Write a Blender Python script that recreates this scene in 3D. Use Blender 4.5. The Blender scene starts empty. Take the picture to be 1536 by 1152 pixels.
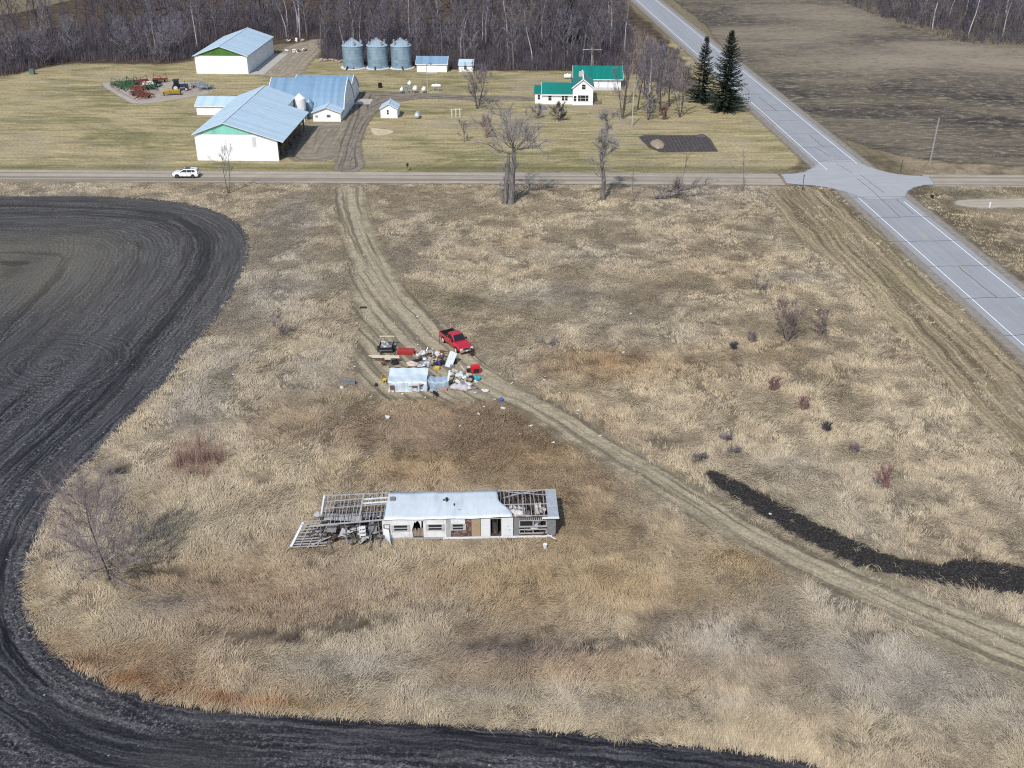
import bpy, math, random
import numpy as np
from mathutils import Vector

random.seed(11)
rng = np.random.default_rng(11)
R = math.radians
scene = bpy.context.scene
col = scene.collection

# ------------------------------------------------------------------ camera model
F, CX, CY = 1550.0, 768.0, 576.0
PITCH = math.atan2(829.0, F)
CH = 58.1
cP, sP = math.cos(PITCH), math.sin(PITCH)


def G(px, py, z=0.0):
    """point of the level z seen at (px, py) in the photograph"""
    dx, dy = (px - CX) / F, -(py - CY) / F
    d = (dx, cP + dy * sP, -sP + dy * cP)
    t = (z - CH) / d[2]
    return Vector((d[0] * t, d[1] * t, z))


def proj(p):
    y, z = p[1], p[2] - CH
    dep = y * cP - z * sP
    up = y * sP + z * cP
    return CX + F * p[0] / dep, CY - F * up / dep


def hz(px, py, top):
    """height of a thing standing at (px, py) whose top is seen at row top"""
    b = G(px, py)
    lo, hi = 0.0, 60.0
    for _ in range(50):
        m = (lo + hi) / 2
        if proj((b.x, b.y, m))[1] > top:
            lo = m
        else:
            hi = m
    return lo


def mpp(py):
    return 65.9 / (py + 253.0)


FA = R(-2.0)          # the farm's grid is turned two degrees against the camera
FU = Vector((math.cos(FA), math.sin(FA), 0))
FV = Vector((-math.sin(FA), math.cos(FA), 0))


def depth_to(p, z, row):
    """distance along the farm's depth axis from p until height z is seen at row"""
    lo, hi = 0.0, 120.0
    for _ in range(50):
        m = (lo + hi) / 2
        q = p + FV * m
        if proj((q.x, q.y, z))[1] > row:
            lo = m
        else:
            hi = m
    return lo


# ------------------------------------------------------------------ mesh builder
class MB:
    def __init__(s):
        s.v, s.f = [], []

    def box(s, x0, x1, y0, y1, z0, z1):
        n = len(s.v)
        s.v += [(x0, y0, z0), (x1, y0, z0), (x1, y1, z0), (x0, y1, z0), (x0, y0, z1), (x1, y0, z1), (x1, y1, z1), (x0, y1, z1)]
        s.f += [tuple(n + i for i in q) for q in ((0, 3, 2, 1), (4, 5, 6, 7), (0, 1, 5, 4), (1, 2, 6, 5), (2, 3, 7, 6), (3, 0, 4, 7))]
        return s

    def bar(s, p, q, w, h=None, up=(0, 0, 1)):
        h = h or w
        p, q = Vector(p), Vector(q)
        d = (q - p).normalized()
        u = Vector(up)
        if abs(d.dot(u)) > 0.97:
            u = Vector((0, 1, 0))
        a = d.cross(u).normalized() * (w / 2)
        b = a.cross(d).normalized() * (h / 2)
        n = len(s.v)
        for c in (p, q):
            s.v += [tuple(c - a - b), tuple(c + a - b), tuple(c + a + b), tuple(c - a + b)]
        s.f += [tuple(n + i for i in k) for k in ((0, 1, 2, 3), (7, 6, 5, 4), (0, 4, 5, 1), (1, 5, 6, 2), (2, 6, 7, 3), (3, 7, 4, 0))]
        return s

    def tube(s, pts, rads, k=6, cap=True):
        pts = [Vector(p) for p in pts]
        n0 = len(s.v)
        m = len(pts)
        ref = Vector((0.31, 0.17, 0.94))
        for i, p in enumerate(pts):
            d = (pts[min(i + 1, m - 1)] - pts[max(i - 1, 0)])
            if d.length < 1e-6:
                d = Vector((0, 0, 1))
            d.normalize()
            a = d.cross(ref)
            if a.length < 1e-3:
                a = d.cross(Vector((1, 0, 0)))
            a.normalize()
            b = d.cross(a)
            for j in range(k):
                t = 2 * math.pi * j / k
                s.v.append(tuple(p + (a * math.cos(t) + b * math.sin(t)) * rads[i]))
        for i in range(m - 1):
            for j in range(k):
                j2 = (j + 1) % k
                s.f.append((n0 + i * k + j, n0 + i * k + j2, n0 + (i + 1) * k + j2, n0 + (i + 1) * k + j))
        if cap:
            s.f.append(tuple(n0 + j for j in reversed(range(k))))
            s.f.append(tuple(n0 + (m - 1) * k + j for j in range(k)))
        return s

    def lathe(s, prof, c=(0, 0, 0), k=20, axis='z'):
        n0 = len(s.v)
        for r, z in prof:
            for j in range(k):
                t = 2 * math.pi * j / k
                a, b = r * math.cos(t), r * math.sin(t)
                p = {'z': (a, b, z), 'x': (z, a, b), 'y': (b, z, a)}[axis]
                s.v.append((p[0] + c[0], p[1] + c[1], p[2] + c[2]))
        m = len(prof)
        for i in range(m - 1):
            for j in range(k):
                j2 = (j + 1) % k
                s.f.append((n0 + i * k + j, n0 + i * k + j2, n0 + (i + 1) * k + j2, n0 + (i + 1) * k + j))
        if prof[0][0] > 1e-4:
            s.f.append(tuple(n0 + j for j in reversed(range(k))))
        if prof[-1][0] > 1e-4:
            s.f.append(tuple(n0 + (m - 1) * k + j for j in range(k)))
        return s

    def prism(s, poly, a0, a1, axis='y'):
        """closed polygon of (u, z) pushed along axis from a0 to a1"""
        n0, m = len(s.v), len(poly)
        for a in (a0, a1):
            for u, z in poly:
                s.v.append((u, a, z) if axis == 'y' else ((a, u, z) if axis == 'x' else (u, z, a)))
        s.f.append(tuple(n0 + i for i in range(m)))
        s.f.append(tuple(n0 + m + i for i in reversed(range(m))))
        for i in range(m):
            j = (i + 1) % m
            s.f.append((n0 + j, n0 + i, n0 + m + i, n0 + m + j))
        return s

    def quad(s, *p):
        n = len(s.v)
        s.v += [tuple(q) for q in p]
        s.f.append(tuple(range(n, n + len(p))))
        return s

    def loft(s, secs):
        n0, k = len(s.v), len(secs[0])
        for sec in secs:
            s.v += [tuple(p) for p in sec]
        for i in range(len(secs) - 1):
            for j in range(k):
                j2 = (j + 1) % k
                s.f.append((n0 + i * k + j, n0 + i * k + j2, n0 + (i + 1) * k + j2, n0 + (i + 1) * k + j))
        s.f.append(tuple(n0 + j for j in reversed(range(k))))
        s.f.append(tuple(n0 + (len(secs) - 1) * k + j for j in range(k)))
        return s

    def build(s, name, mat, parent=None, smooth=False, fix=True):
        me = bpy.data.meshes.new(name)
        me.from_pydata(s.v, [], s.f)
        if fix and len(s.f) < 4000:
            import bmesh
            bm = bmesh.new()
            bm.from_mesh(me)
            bmesh.ops.recalc_face_normals(bm, faces=bm.faces)
            bm.to_mesh(me)
            bm.free()
        if smooth:
            me.polygons.foreach_set('use_smooth', [True] * len(me.polygons))
        me.materials.append(mat)
        me.update()
        o = bpy.data.objects.new(name, me)
        col.objects.link(o)
        if parent:
            o.parent = parent
        return o


def np_mesh(name, verts, faces_flat, sizes, mat, attrs=None, kind=None):
    me = bpy.data.meshes.new(name)
    n = len(verts)
    me.vertices.add(n)
    me.vertices.foreach_set('co', np.ascontiguousarray(verts, dtype=np.float32).ravel())
    sizes = np.asarray(sizes, dtype=np.int32)
    me.loops.add(int(sizes.sum()))
    me.loops.foreach_set('vertex_index', np.asarray(faces_flat, dtype=np.int32))
    me.polygons.add(len(sizes))
    st = np.zeros(len(sizes), dtype=np.int32)
    st[1:] = np.cumsum(sizes)[:-1]
    me.polygons.foreach_set('loop_start', st)
    me.update(calc_edges=True)
    for k, a in (attrs or {}).items():
        a = np.asarray(a, dtype=np.float32)
        if a.ndim == 1:
            at = me.attributes.new(k, 'FLOAT', 'POINT')
            at.data.foreach_set('value', a)
        else:
            at = me.attributes.new(k, 'FLOAT_COLOR', 'POINT')
            c4 = np.ones((n, 4), dtype=np.float32)
            c4[:, :3] = a
            at.data.foreach_set('color', c4.ravel())
    me.materials.append(mat)
    o = bpy.data.objects.new(name, me)
    col.objects.link(o)
    if kind:
        o['kind'] = kind
    return o


def empty(name, loc, rz=0.0):
    o = bpy.data.objects.new(name, None)
    o.empty_display_size = 0.3
    o.location = loc
    o.rotation_euler = (0, 0, rz)
    col.objects.link(o)
    return o


def tag(o, label, cat, group=None):
    o['label'] = label
    o['category'] = cat
    if group:
        o['group'] = group
    return o


def thing(name, label, cat, loc=(0, 0, 0), rz=0.0, group=None):
    return tag(empty(name, loc, rz), label, cat, group)


def copy_tree(o, parent=None):
    c = o.copy()
    col.objects.link(c)
    c.parent = parent
    for ch in list(o.children):
        copy_tree(ch, c)
    return c


# ------------------------------------------------------------------ noise in numpy
def _hash(ix, iy, seed):
    h = (ix.astype(np.int64) * 374761393 + iy.astype(np.int64) * 668265263 + seed * 974634541) & 0xFFFFFFFF
    h = ((h ^ (h >> 13)) * 1274126177) & 0xFFFFFFFF
    h = h ^ (h >> 16)
    return (h & 0xFFFFFF) / float(0xFFFFFF)


def vnoise(x, y, seed=0):
    ix, iy = np.floor(x), np.floor(y)
    fx, fy = x - ix, y - iy
    fx, fy = fx * fx * (3 - 2 * fx), fy * fy * (3 - 2 * fy)
    a = _hash(ix, iy, seed); b = _hash(ix + 1, iy, seed)
    c = _hash(ix, iy + 1, seed); d = _hash(ix + 1, iy + 1, seed)
    return (a * (1 - fx) + b * fx) * (1 - fy) + (c * (1 - fx) + d * fx) * fy


def fbm(x, y, seed=0, oct=4):
    t, amp, tot = 0, 1.0, 0
    for i in range(oct):
        t = t + amp * vnoise(x * 2 ** i, y * 2 ** i, seed + i * 7)
        tot += amp
        amp *= 0.5
    return t / tot


def sdf(X, Y, poly):
    """signed distance to a polygon (positive inside), and the run along its outline"""
    P = np.array([(p[0], p[1]) for p in poly])
    best = np.full(X.shape, 1e9)
    along = np.zeros(X.shape)
    inside = np.zeros(X.shape, bool)
    run = 0.0
    for i in range(len(P)):
        a, b = P[i], P[(i + 1) % len(P)]
        e = b - a
        L = math.hypot(*e)
        if L < 1e-6:
            continue
        t = np.clip(((X - a[0]) * e[0] + (Y - a[1]) * e[1]) / (L * L), 0, 1)
        d = np.hypot(X - a[0] - t * e[0], Y - a[1] - t * e[1])
        m = d < best
        best = np.where(m, d, best)
        along = np.where(m, run + t * L, along)
        run += L
        c = ((a[1] > Y) != (b[1] > Y))
        with np.errstate(divide='ignore', invalid='ignore'):
            xi = a[0] + (Y - a[1]) * e[0] / (e[1] if abs(e[1]) > 1e-9 else 1e-9)
        inside ^= c & (X < xi)
    return np.where(inside, best, -best), along


def smooth_poly(pts, it=2, closed=True):
    for _ in range(it):
        out = []
        n = len(pts)
        for i in range(n if closed else n - 1):
            a, b = pts[i], pts[(i + 1) % n]
            out.append((a[0] * .75 + b[0] * .25, a[1] * .75 + b[1] * .25))
            out.append((a[0] * .25 + b[0] * .75, a[1] * .25 + b[1] * .75))
        pts = out
    return pts


def wpoly(pxs, smooth=1):
    if smooth:
        pxs = smooth_poly(pxs, smooth)
    return [G(*p) for p in pxs]


# ------------------------------------------------------------------ materials
class N:
    """small node helper"""
    def __init__(s, name):
        s.m = bpy.data.materials.new(name)
        s.m.use_nodes = True
        s.t = s.m.node_tree
        s.b = s.t.nodes['Principled BSDF']
        s.out = s.t.nodes['Material Output']
        s.pos = None

    def n(s, typ, **kw):
        nd = s.t.nodes.new(typ)
        for k, v in kw.items():
            setattr(nd, k, v)
        return nd

    def set(s, sock, v):
        if hasattr(v, 'is_output') or isinstance(v, bpy.types.NodeSocket):
            s.t.links.new(v, sock)
        elif isinstance(v, (tuple, list)):
            sock.default_value = tuple(v) + ((1.0,) if len(v) == 3 and len(sock.default_value) == 4 else ())
        else:
            sock.default_value = v

    def P(s):
        if s.pos is None:
            s.pos = s.n('ShaderNodeNewGeometry').outputs['Position']
        return s.pos

    def obj(s):
        return s.n('ShaderNodeTexCoord').outputs['Object']

    def attr(s, name, out='Fac'):
        nd = s.n('ShaderNodeAttribute')
        nd.attribute_name = name
        return nd.outputs[out]

    def scale(s, vec, sc):
        nd = s.n('ShaderNodeVectorMath', operation='MULTIPLY')
        s.set(nd.inputs[0], vec); nd.inputs[1].default_value = sc
        return nd.outputs[0]

    def comb(s, x, y, z=0.0):
        nd = s.n('ShaderNodeCombineXYZ')
        s.set(nd.inputs[0], x); s.set(nd.inputs[1], y); s.set(nd.inputs[2], z)
        return nd.outputs[0]

    def noise(s, vec, scale, detail=4, rough=.6, dist=0.0):
        nd = s.n('ShaderNodeTexNoise')
        s.set(nd.inputs['Vector'], vec)
        nd.inputs['Scale'].default_value = scale
        nd.inputs['Detail'].default_value = detail
        nd.inputs['Roughness'].default_value = rough
        nd.inputs['Distortion'].default_value = dist
        return nd.outputs[0]

    def vor(s, vec, scale, feat='F1'):
        nd = s.n('ShaderNodeTexVoronoi', feature=feat)
        s.set(nd.inputs['Vector'], vec)
        nd.inputs['Scale'].default_value = scale
        return nd.outputs['Distance']

    def math(s, op, a, b=0.0, c=0.0, clamp=False):
        nd = s.n('ShaderNodeMath', operation=op, use_clamp=clamp)
        s.set(nd.inputs[0], a); s.set(nd.inputs[1], b); s.set(nd.inputs[2], c)
        return nd.outputs[0]

    def ramp(s, v, a, b, lo=0.0, hi=1.0):
        nd = s.n('ShaderNodeMapRange', clamp=True)
        s.set(nd.inputs[0], v)
        for i, k in enumerate((a, b, lo, hi)):
            s.set(nd.inputs[i + 1], k)
        return nd.outputs[0]

    def mix(s, f, a, b, mode='MIX'):
        nd = s.n('ShaderNodeMix', data_type='RGBA', blend_type=mode)
        s.set(nd.inputs[0], f); s.set(nd.inputs[6], a); s.set(nd.inputs[7], b)
        return nd.outputs[2]

    def bump(s, h, strength, dist=0.05):
        nd = s.n('ShaderNodeBump')
        nd.inputs['Strength'].default_value = strength
        nd.inputs['Distance'].default_value = dist
        s.set(nd.inputs['Height'], h)
        s.t.links.new(nd.outputs[0], s.b.inputs['Normal'])

    def done(s, color, rough=.8, metal=0.0, spec=.3, alpha=None):
        s.set(s.b.inputs['Base Color'], color)
        s.set(s.b.inputs['Roughness'], rough)
        s.set(s.b.inputs['Metallic'], metal)
        s.b.inputs['Specular IOR Level'].default_value = spec
        if alpha is not None:
            s.set(s.b.inputs['Alpha'], alpha)
        return s.m


_mats = {}


def M(name, c, rough=.7, metal=0.0, var=.18, sc=2.0, spec=.3, dirt=None):
    """plain weathered surface: base colour broken up at two scales"""
    if name in _mats:
        return _mats[name]
    k = N(name)
    f = k.noise(k.P(), sc, 5, .65)
    g = k.noise(k.P(), sc * 9, 3, .6)
    f = k.math('ADD', k.math('MULTIPLY', f, .7), k.math('MULTIPLY', g, .3))
    lo = tuple(x * (1 - var * 1.6) for x in c)
    hi = tuple(min(1, x * (1 + var)) for x in c)
    cc = k.mix(k.ramp(f, .3, .7), lo, hi)
    if dirt:
        cc = k.mix(k.ramp(k.noise(k.P(), sc * .6, 6, .7), .5, .72, 0, .8), cc, dirt)
    _mats[name] = k.done(cc, rough, metal, spec)
    return _mats[name]


def ribbed(name, c, pitch=.3, axis=0, rough=.45, metal=.0, var=.12, rib=.35, dirt=None, panel=.9):
    """profiled sheet metal: ribs, panels of slightly different tone, streaks"""
    if name in _mats:
        return _mats[name]
    k = N(name)
    o = k.obj()
    sep = k.n('ShaderNodeSeparateXYZ')
    k.set(sep.inputs[0], o)
    u = sep.outputs[axis]
    w = k.math('PINGPONG', u, pitch / 2)
    rb = k.ramp(w, 0.0, pitch * .16)
    pan = k.n('ShaderNodeTexWhiteNoise', noise_dimensions='1D')
    k.set(pan.inputs['W'], k.math('FLOOR', k.math('DIVIDE', u, panel)))
    f = k.math('ADD', k.math('MULTIPLY', pan.outputs[0], .45), k.math('MULTIPLY', k.noise(k.P(), .5, 5, .65), .55))
    cc = k.mix(k.ramp(f, .2, .8), tuple(x * (1 - var) for x in c), tuple(min(1, x * (1 + var)) for x in c))
    cc = k.mix(k.math('MULTIPLY', k.math('SUBTRACT', 1.0, rb), rib), cc, tuple(x * .55 for x in c))
    if dirt:
        cc = k.mix(k.ramp(k.noise(k.P(), .9, 6, .72), .55, .75, 0, .7), cc, dirt)
    k.bump(rb, .3, .02)
    _mats[name] = k.done(cc, rough, metal, .4)
    return _mats[name]


def edge_alpha(k, amp=1.0, soft=.5, sc=.5):
    d = k.attr('d')
    nz = k.math('MULTIPLY', k.math('SUBTRACT', k.noise(k.P(), sc, 6, .7), .5), amp * 2.4)
    return k.ramp(k.math('ADD', d, nz), -soft / 2, soft / 2)


# ------------------------------------------------------------------ world, sun, camera
SUN_EL, SUN_AZ = R(48), R(-160)      # the sun stands behind the camera's left shoulder
world = bpy.data.worlds.new('World')
scene.world = world
world.use_nodes = True
wt = world.node_tree
sky = wt.nodes.new('ShaderNodeTexSky')
sky.sky_type = 'NISHITA'
sky.sun_disc = False
sky.sun_elevation = SUN_EL
sky.sun_rotation = SUN_AZ
sky.air_density = 1.0
sky.dust_density = 1.5
wt.links.new(sky.outputs[0], wt.nodes['Background'].inputs[0])
wt.nodes['Background'].inputs[1].default_value = 0.15
sl = bpy.data.lights.new('sun', 'SUN')
sl.energy = 3.8
sl.angle = R(0.6)
sl.color = (1.0, .975, .94)
so = bpy.data.objects.new('sun', sl)
sd = Vector((math.sin(SUN_AZ) * math.cos(SUN_EL), math.cos(SUN_AZ) * math.cos(SUN_EL), math.sin(SUN_EL)))
so.rotation_euler = (-sd).to_track_quat('-Z', 'Y').to_euler()
so.location = sd * 200
col.objects.link(so)

cam = bpy.data.cameras.new('camera')
cam.sensor_width = 36.0
cam.lens = 36.0 * F / 1536.0
cam.clip_start = 0.5
cam.clip_end = 12000
co = bpy.data.objects.new('camera', cam)
co.location = (0, 0, CH)
co.rotation_euler = (math.pi / 2 - PITCH, 0, 0)
col.objects.link(co)
scene.camera = co
scene.view_settings.view_transform = 'Standard'
scene.view_settings.look = 'None'
scene.view_settings.exposure = 0
scene.view_settings.gamma = 1
scene.render.engine = 'CYCLES'
scene.cycles.use_denoising = False
scene.cycles.pixel_filter_type = 'BLACKMAN_HARRIS'
scene.cycles.filter_width = 1.15
scene.cycles.max_bounces = 4
scene.cycles.diffuse_bounces = 2
scene.cycles.glossy_bounces = 2
scene.cycles.transparent_max_bounces = 12
# ------------------------------------------------------------------ ground colours
STRAW = (.46, .374, .248); PALE = (.54, .45, .305); GREY = (.385, .34, .28); RUST = (.27, .135, .065); RUSSET = (.315, .205, .12)
BROWN = (.315, .24, .165); DARK = (.065, .057, .052); OLIVE = (.235, .21, .12); OCHRE = (.40, .285, .15)
PURP = (.20, .155, .14)
BLOBS = [
    (95, 965, 30, 22, RUST, .6), (130, 995, 40, 18, RUST, .9), (185, 1020, 50, 17, RUST, .95), (255, 1038, 50, 16, RUST, .95), (325, 1050, 50, 13, RUST, .95), (400, 1056, 60, 11, RUST, .8), (480, 1062, 60, 9, OCHRE, .8),
    (180, 985, 90, 24, RUSSET, .7), (300, 1010, 90, 24, RUSSET, .6), (430, 1030, 70, 14, RUSSET, .4),
    (720, 655, 230, 50, RUSSET, .75), (560, 620, 150, 45, RUSSET, .5), (400, 900, 150, 60, RUSSET, .55), (800, 890, 240, 60, RUSSET, .4), (850, 740, 90, 50, RUSSET, .5), (420, 830, 80, 40, RUSSET, .4), (800, 1000, 200, 30, RUSSET, .5), (640, 720, 200, 16, RUSSET, .6), (250, 880, 60, 40, RUSSET, .4), (920, 550, 110, 24, RUSSET, .5), (560, 700, 60, 20, RUSSET, .5),
    (70, 850, 20, 60, OCHRE, .5), (120, 820, 50, 50, GREY, .5),
    (560, 935, 75, 11, DARK, .8), (500, 945, 40, 8, DARK, .6), (330, 955, 60, 10, DARK, .6), (250, 905, 40, 8, DARK, .55), (400, 720, 20, 8, DARK, .6), (470, 648, 40, 8, DARK, .5), (1170, 905, 30, 12, DARK, .4), (1190, 925, 20, 10, DARK, .45), (900, 700, 30, 5, DARK, .4), (880, 862, 20, 8, DARK, .3), (1000, 925, 50, 7, DARK, .5), (690, 950, 60, 14, BROWN, .8), (770, 975, 110, 20, PURP, .9), (740, 965, 80, 12, DARK, .7), (860, 975, 70, 9, DARK, .6),
    (920, 965, 80, 11, DARK, .6), (1030, 940, 60, 14, DARK, .45), (640, 915, 50, 9, DARK, .5), (415, 955, 60, 12, DARK, .75), (290, 885, 70, 20, DARK, .4),
    (390, 900, 100, 40, BROWN, .55), (330, 960, 60, 20, BROWN, .5), (250, 860, 40, 10, DARK, .6), (480, 925, 60, 14, BROWN, .5),
    (1150, 960, 160, 60, GREY, .8), (1350, 1010, 150, 60, GREY, .8), (520, 1000, 120, 22, GREY, .7), (1250, 900, 80, 30, GREY, .6), (1450, 1060, 120, 60, GREY, .5),
    (240, 910, 70, 25, GREY, .5), (700, 1040, 180, 16, GREY, .5), (1000, 1060, 180, 16, GREY, .5),
    (1150, 950, 40, 14, DARK, .3), (1315, 955, 16, 10, DARK, .5), (1295, 995, 12, 26, DARK, .45), (1000, 1000, 160, 20, BROWN, .4), (1185, 1000, 60, 25, BROWN, .5),
    (1120, 840, 60, 25, OCHRE, .8), (900, 800, 140, 40, OCHRE, .45), (760, 870, 180, 50, OCHRE, .5), (940, 880, 120, 40, OCHRE, .4), (700, 860, 100, 20, OCHRE, .4),
    (490, 692, 75, 32, PALE, .95), (440, 720, 40, 20, PALE, .6), (570, 850, 40, 16, PALE, .7), (680, 835, 50, 14, PALE, .8), (330, 800, 70, 30, PALE, .4),
    (1300, 780, 160, 60, PALE, .5), (1100, 640, 200, 60, PALE, .35), (1400, 620, 80, 60, PALE, .5), (740, 420, 120, 26, PALE, .55), (1190, 370, 70, 30, PALE, .6), (1250, 430, 40, 30, PALE, .6),
    (620, 945, 55, 26, PALE, .5), (860, 330, 120, 12, PALE, .4), (190, 690, 30, 14, PALE, .7), (720, 300, 60, 10, PALE, .4), (900, 305, 120, 8, PALE, .5),
    (720, 650, 140, 40, BROWN, .65), (480, 600, 80, 22, BROWN, .4), (580, 655, 110, 28, BROWN, .6), (510, 605, 36, 12, OLIVE, .7), (440, 650, 40, 12, DARK, .35), (650, 700, 140, 20, OCHRE, .5),
    (820, 690, 60, 30, OCHRE, .5), (390, 715, 16, 10, DARK, .6), (500, 640, 140, 30, BROWN, .4), (290, 690, 50, 30, BROWN, .5),
    (430, 330, 60, 40, GREY, .75), (410, 420, 70, 60, GREY, .6), (340, 520, 60, 60, GREY, .6), (950, 480, 100, 40, GREY, .5), (830, 440, 80, 20, GREY, .6), (880, 380, 150, 20, GREY, .45),
    (300, 600, 50, 50, GREY, .6), (470, 560, 60, 40, GREY, .5), (980, 450, 50, 14, BROWN, .5), (1010, 480, 60, 10, OLIVE, .4), (1200, 415, 60, 8, GREY, .6),
    (900, 545, 80, 20, OCHRE, .65), (920, 540, 90, 10, RUST, .25), (860, 550, 60, 22, BROWN, .4), (680, 448, 40, 12, OLIVE, .6), (700, 450, 20, 8, DARK, .35), (830, 520, 30, 6, BROWN, .5),
    (990, 662, 40, 9, DARK, .5), (1130, 745, 60, 9, DARK, .4), (1050, 690, 18, 6, DARK, .6), (1180, 700, 60, 20, GREY, .4), (1420, 800, 60, 30, BROWN, .35), (1400, 840, 30, 24, DARK, .45),
    (175, 712, 17, 13, DARK, 1.0), (180, 700, 10, 8, DARK, .8), (650, 770, 260, 70, BROWN, .25), (1450, 380, 80, 30, OLIVE, .35), (1480, 290, 80, 5, OLIVE, .7), (1480, 306, 60, 5, GREY, .7),
    (1380, 860, 160, 30, BROWN, .3), (800, 740, 60, 10, OCHRE, .5),
]
_B = []
for (px, py, rx, ry, c, s) in BLOBS:
    g = G(px, py)
    _B.append((g.x, g.y, rx * mpp(py), abs(G(px, py + ry).y - G(px, py - ry).y) / 2, c, s))


def gcol(X, Y):
    """albedo of the rough dry grass at a place"""
    n1 = fbm(X * .06, Y * .06, 3, 4)
    n2 = fbm(X * .25, Y * .25, 9, 4)
    n3 = fbm(X * .75 + 3 * n2, Y * .75 + 3 * n1, 39, 3)
    c = np.array(STRAW)[None, :] * np.ones((len(X), 1))
    def mixin(w, k):
        nonlocal c
        w = np.clip(w, 0, 1)[:, None]
        c = c * (1 - w) + np.array(k)[None, :] * w
    mixin((n1 - .5) * 1.8, GREY)
    mixin((.42 - n1) * 1.5, OCHRE)
    mixin((n2 - .60) * 1.8, BROWN)
    mixin((.46 - n2) * 2.2, PALE)
    mixin((n3 - .57) * 2.6, (.29, .235, .175))
    mixin((.42 - n3) * 2.4, PALE)
    wob = fbm(X * .18, Y * .18, 21, 4)
    rag = np.clip((fbm(X * .8, Y * 1.1, 23, 3) - .40) * 5, 0, 1)
    for (bx, by, rx, ry, k, s) in _B:
        q = ((X - bx) / rx) ** 2 + ((Y - by) / ry) ** 2
        m = q < 6
        if m.any():
            w = np.zeros(len(X))
            w[m] = s * np.clip(np.exp(-q[m] ** 1.3) * (.35 + 1.3 * wob[m]) * (1.5 * rag[m] if k is DARK else 1), 0, 1)
            mixin(w, k)
    return c


# ------------------------------------------------------------------ plan of the place (outlines taken off the photograph, laid on the ground)
FIELD = wpoly([(-220, 296), (0, 293), (200, 295), (300, 307), (350, 328), (373, 350), (376, 378), (360, 425), (320, 485), (285, 530), (240, 588), (185, 645), (130, 698),
               (85, 752), (55, 815), (44, 865), (47, 920), (72, 965), (120, 1005), (200, 1043), (300, 1060), (400, 1068), (500, 1074), (700, 1085), (900, 1100), (1100, 1122),
               (1250, 1150), (1400, 1210), (1500, 1300), (-700, 1300), (-700, 700)], 1)
TRACK = wpoly([(497, 274), (545, 274), (549, 300), (552, 330), (572, 370), (592, 410), (622, 450), (655, 478), (690, 507), (718, 534), (752, 562), (800, 592), (850, 614), (900, 642), (970, 690), (1050, 730),
               (1150, 797), (1250, 842), (1350, 877), (1450, 912), (1580, 958), (1580, 1040), (1450, 985), (1350, 938), (1250, 890), (1150, 838), (1060, 790), (1000, 748), (900, 692), (850, 662), (800, 630),
               (765, 606), (720, 600), (650, 600), (580, 598), (545, 585), (528, 555), (538, 520), (536, 480), (530, 440), (526, 400), (516, 370), (504, 330), (500, 300)], 1)
MUD = wpoly([(1055, 708), (1078, 706), (1130, 735), (1200, 770), (1270, 808), (1340, 836), (1400, 850), (1440, 836), (1500, 846), (1580, 862), (1580, 897), (1480, 886), (1400, 872), (1330, 860), (1270, 842), (1190, 800), (1120, 760), (1066, 722)], 1)
STUBBLE = wpoly([(940, -60), (1000, -8), (1060, 37), (1085, 77), (1112, 113), (1165, 153), (1235, 197), (1330, 229), (1400, 242), (1560, 251), (1800, 260), (1800, 85), (1640, 72), (1536, 70), (1440, 64), (1390, 50), (1330, 28), (1270, 5), (1200, -30), (1100, -60)], 1)
LAWN = wpoly([(-200, 256), (600, 258), (1165, 260), (1205, 247), (1190, 225), (1130, 165), (1060, 100), (1010, 60), (955, 5), (900, 60), (860, 90), (640, 90), (480, 88), (290, 84), (150, 86), (0, 112), (-200, 130)], 1)
FLOOR = wpoly([(-260, 135), (0, 116), (70, 100), (110, 93), (200, 96), (250, 97), (290, 90), (300, 74), (420, 66), (470, 64), (490, 92), (620, 100), (720, 106), (850, 106), (942, 104), (1000, 130), (1060, 150), (1000, 60), (930, 0), (850, -70), (200, -70), (120, 14), (-260, 40)], 1)
DRIVE = wpoly([(498, 258), (548, 258), (541, 225), (546, 196), (562, 171), (582, 158), (605, 151), (640, 147.5), (700, 150), (760, 150), (808, 152), (808, 145), (700, 143.5), (640, 140.5), (565, 137), (540, 136), (532, 152), (530, 172), (522, 190), (511, 215), (506, 240)], 1)
YARD = wpoly([(424, 243), (440, 205), (452, 186), (470, 184.5), (516, 184), (520, 180), (532, 150), (545, 150), (540, 185), (520, 210), (510, 240)], 1)
BACKYARD = wpoly([(372, 113), (414, 84), (428, 70), (455, 62), (480, 58), (492, 60), (486, 74), (466, 92), (452, 112), (440, 118)], 1)
GARDEN = wpoly([(958, 206), (966, 203), (1056, 203), (1064, 207), (1077, 227.5), (990, 228.5), (974, 222)], 0)
MACHYARD = wpoly([(146, 125), (166, 123), (230, 122), (282, 122), (322, 135), (318, 140), (290, 145), (262, 150), (212, 157), (200, 156), (188, 151)], 1)
SANDPATCH = wpoly([(553, 190), (566, 193), (588, 195), (592, 199), (572, 204), (560, 203)], 1)

# the highway: a straight axis with the lane lines 7.3 m apart
HA, HB = G(1116 - 147.2, 0), G(1496.8, 449)
HD = (HB - HA).normalized()
HN = Vector((-HD.y, HD.x, 0))
if HN.x < 0:
    HN = -HN
H0 = HA - HD * 900
HLEN = (HB - HA).length + 900 + 140


def hx(X, Y):
    return (X - HA.x) * HN.x + (Y - HA.y) * HN.y


def excluded(X, Y):
    """where no tall grass stands"""
    e = np.zeros(len(X), bool)
    for P, m in ((FIELD, .35), (MUD, 1.6)):
        e |= sdf(X, Y, P)[0] > m
    e |= np.abs(hx(X, Y)) < 6.6
    return e


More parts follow.
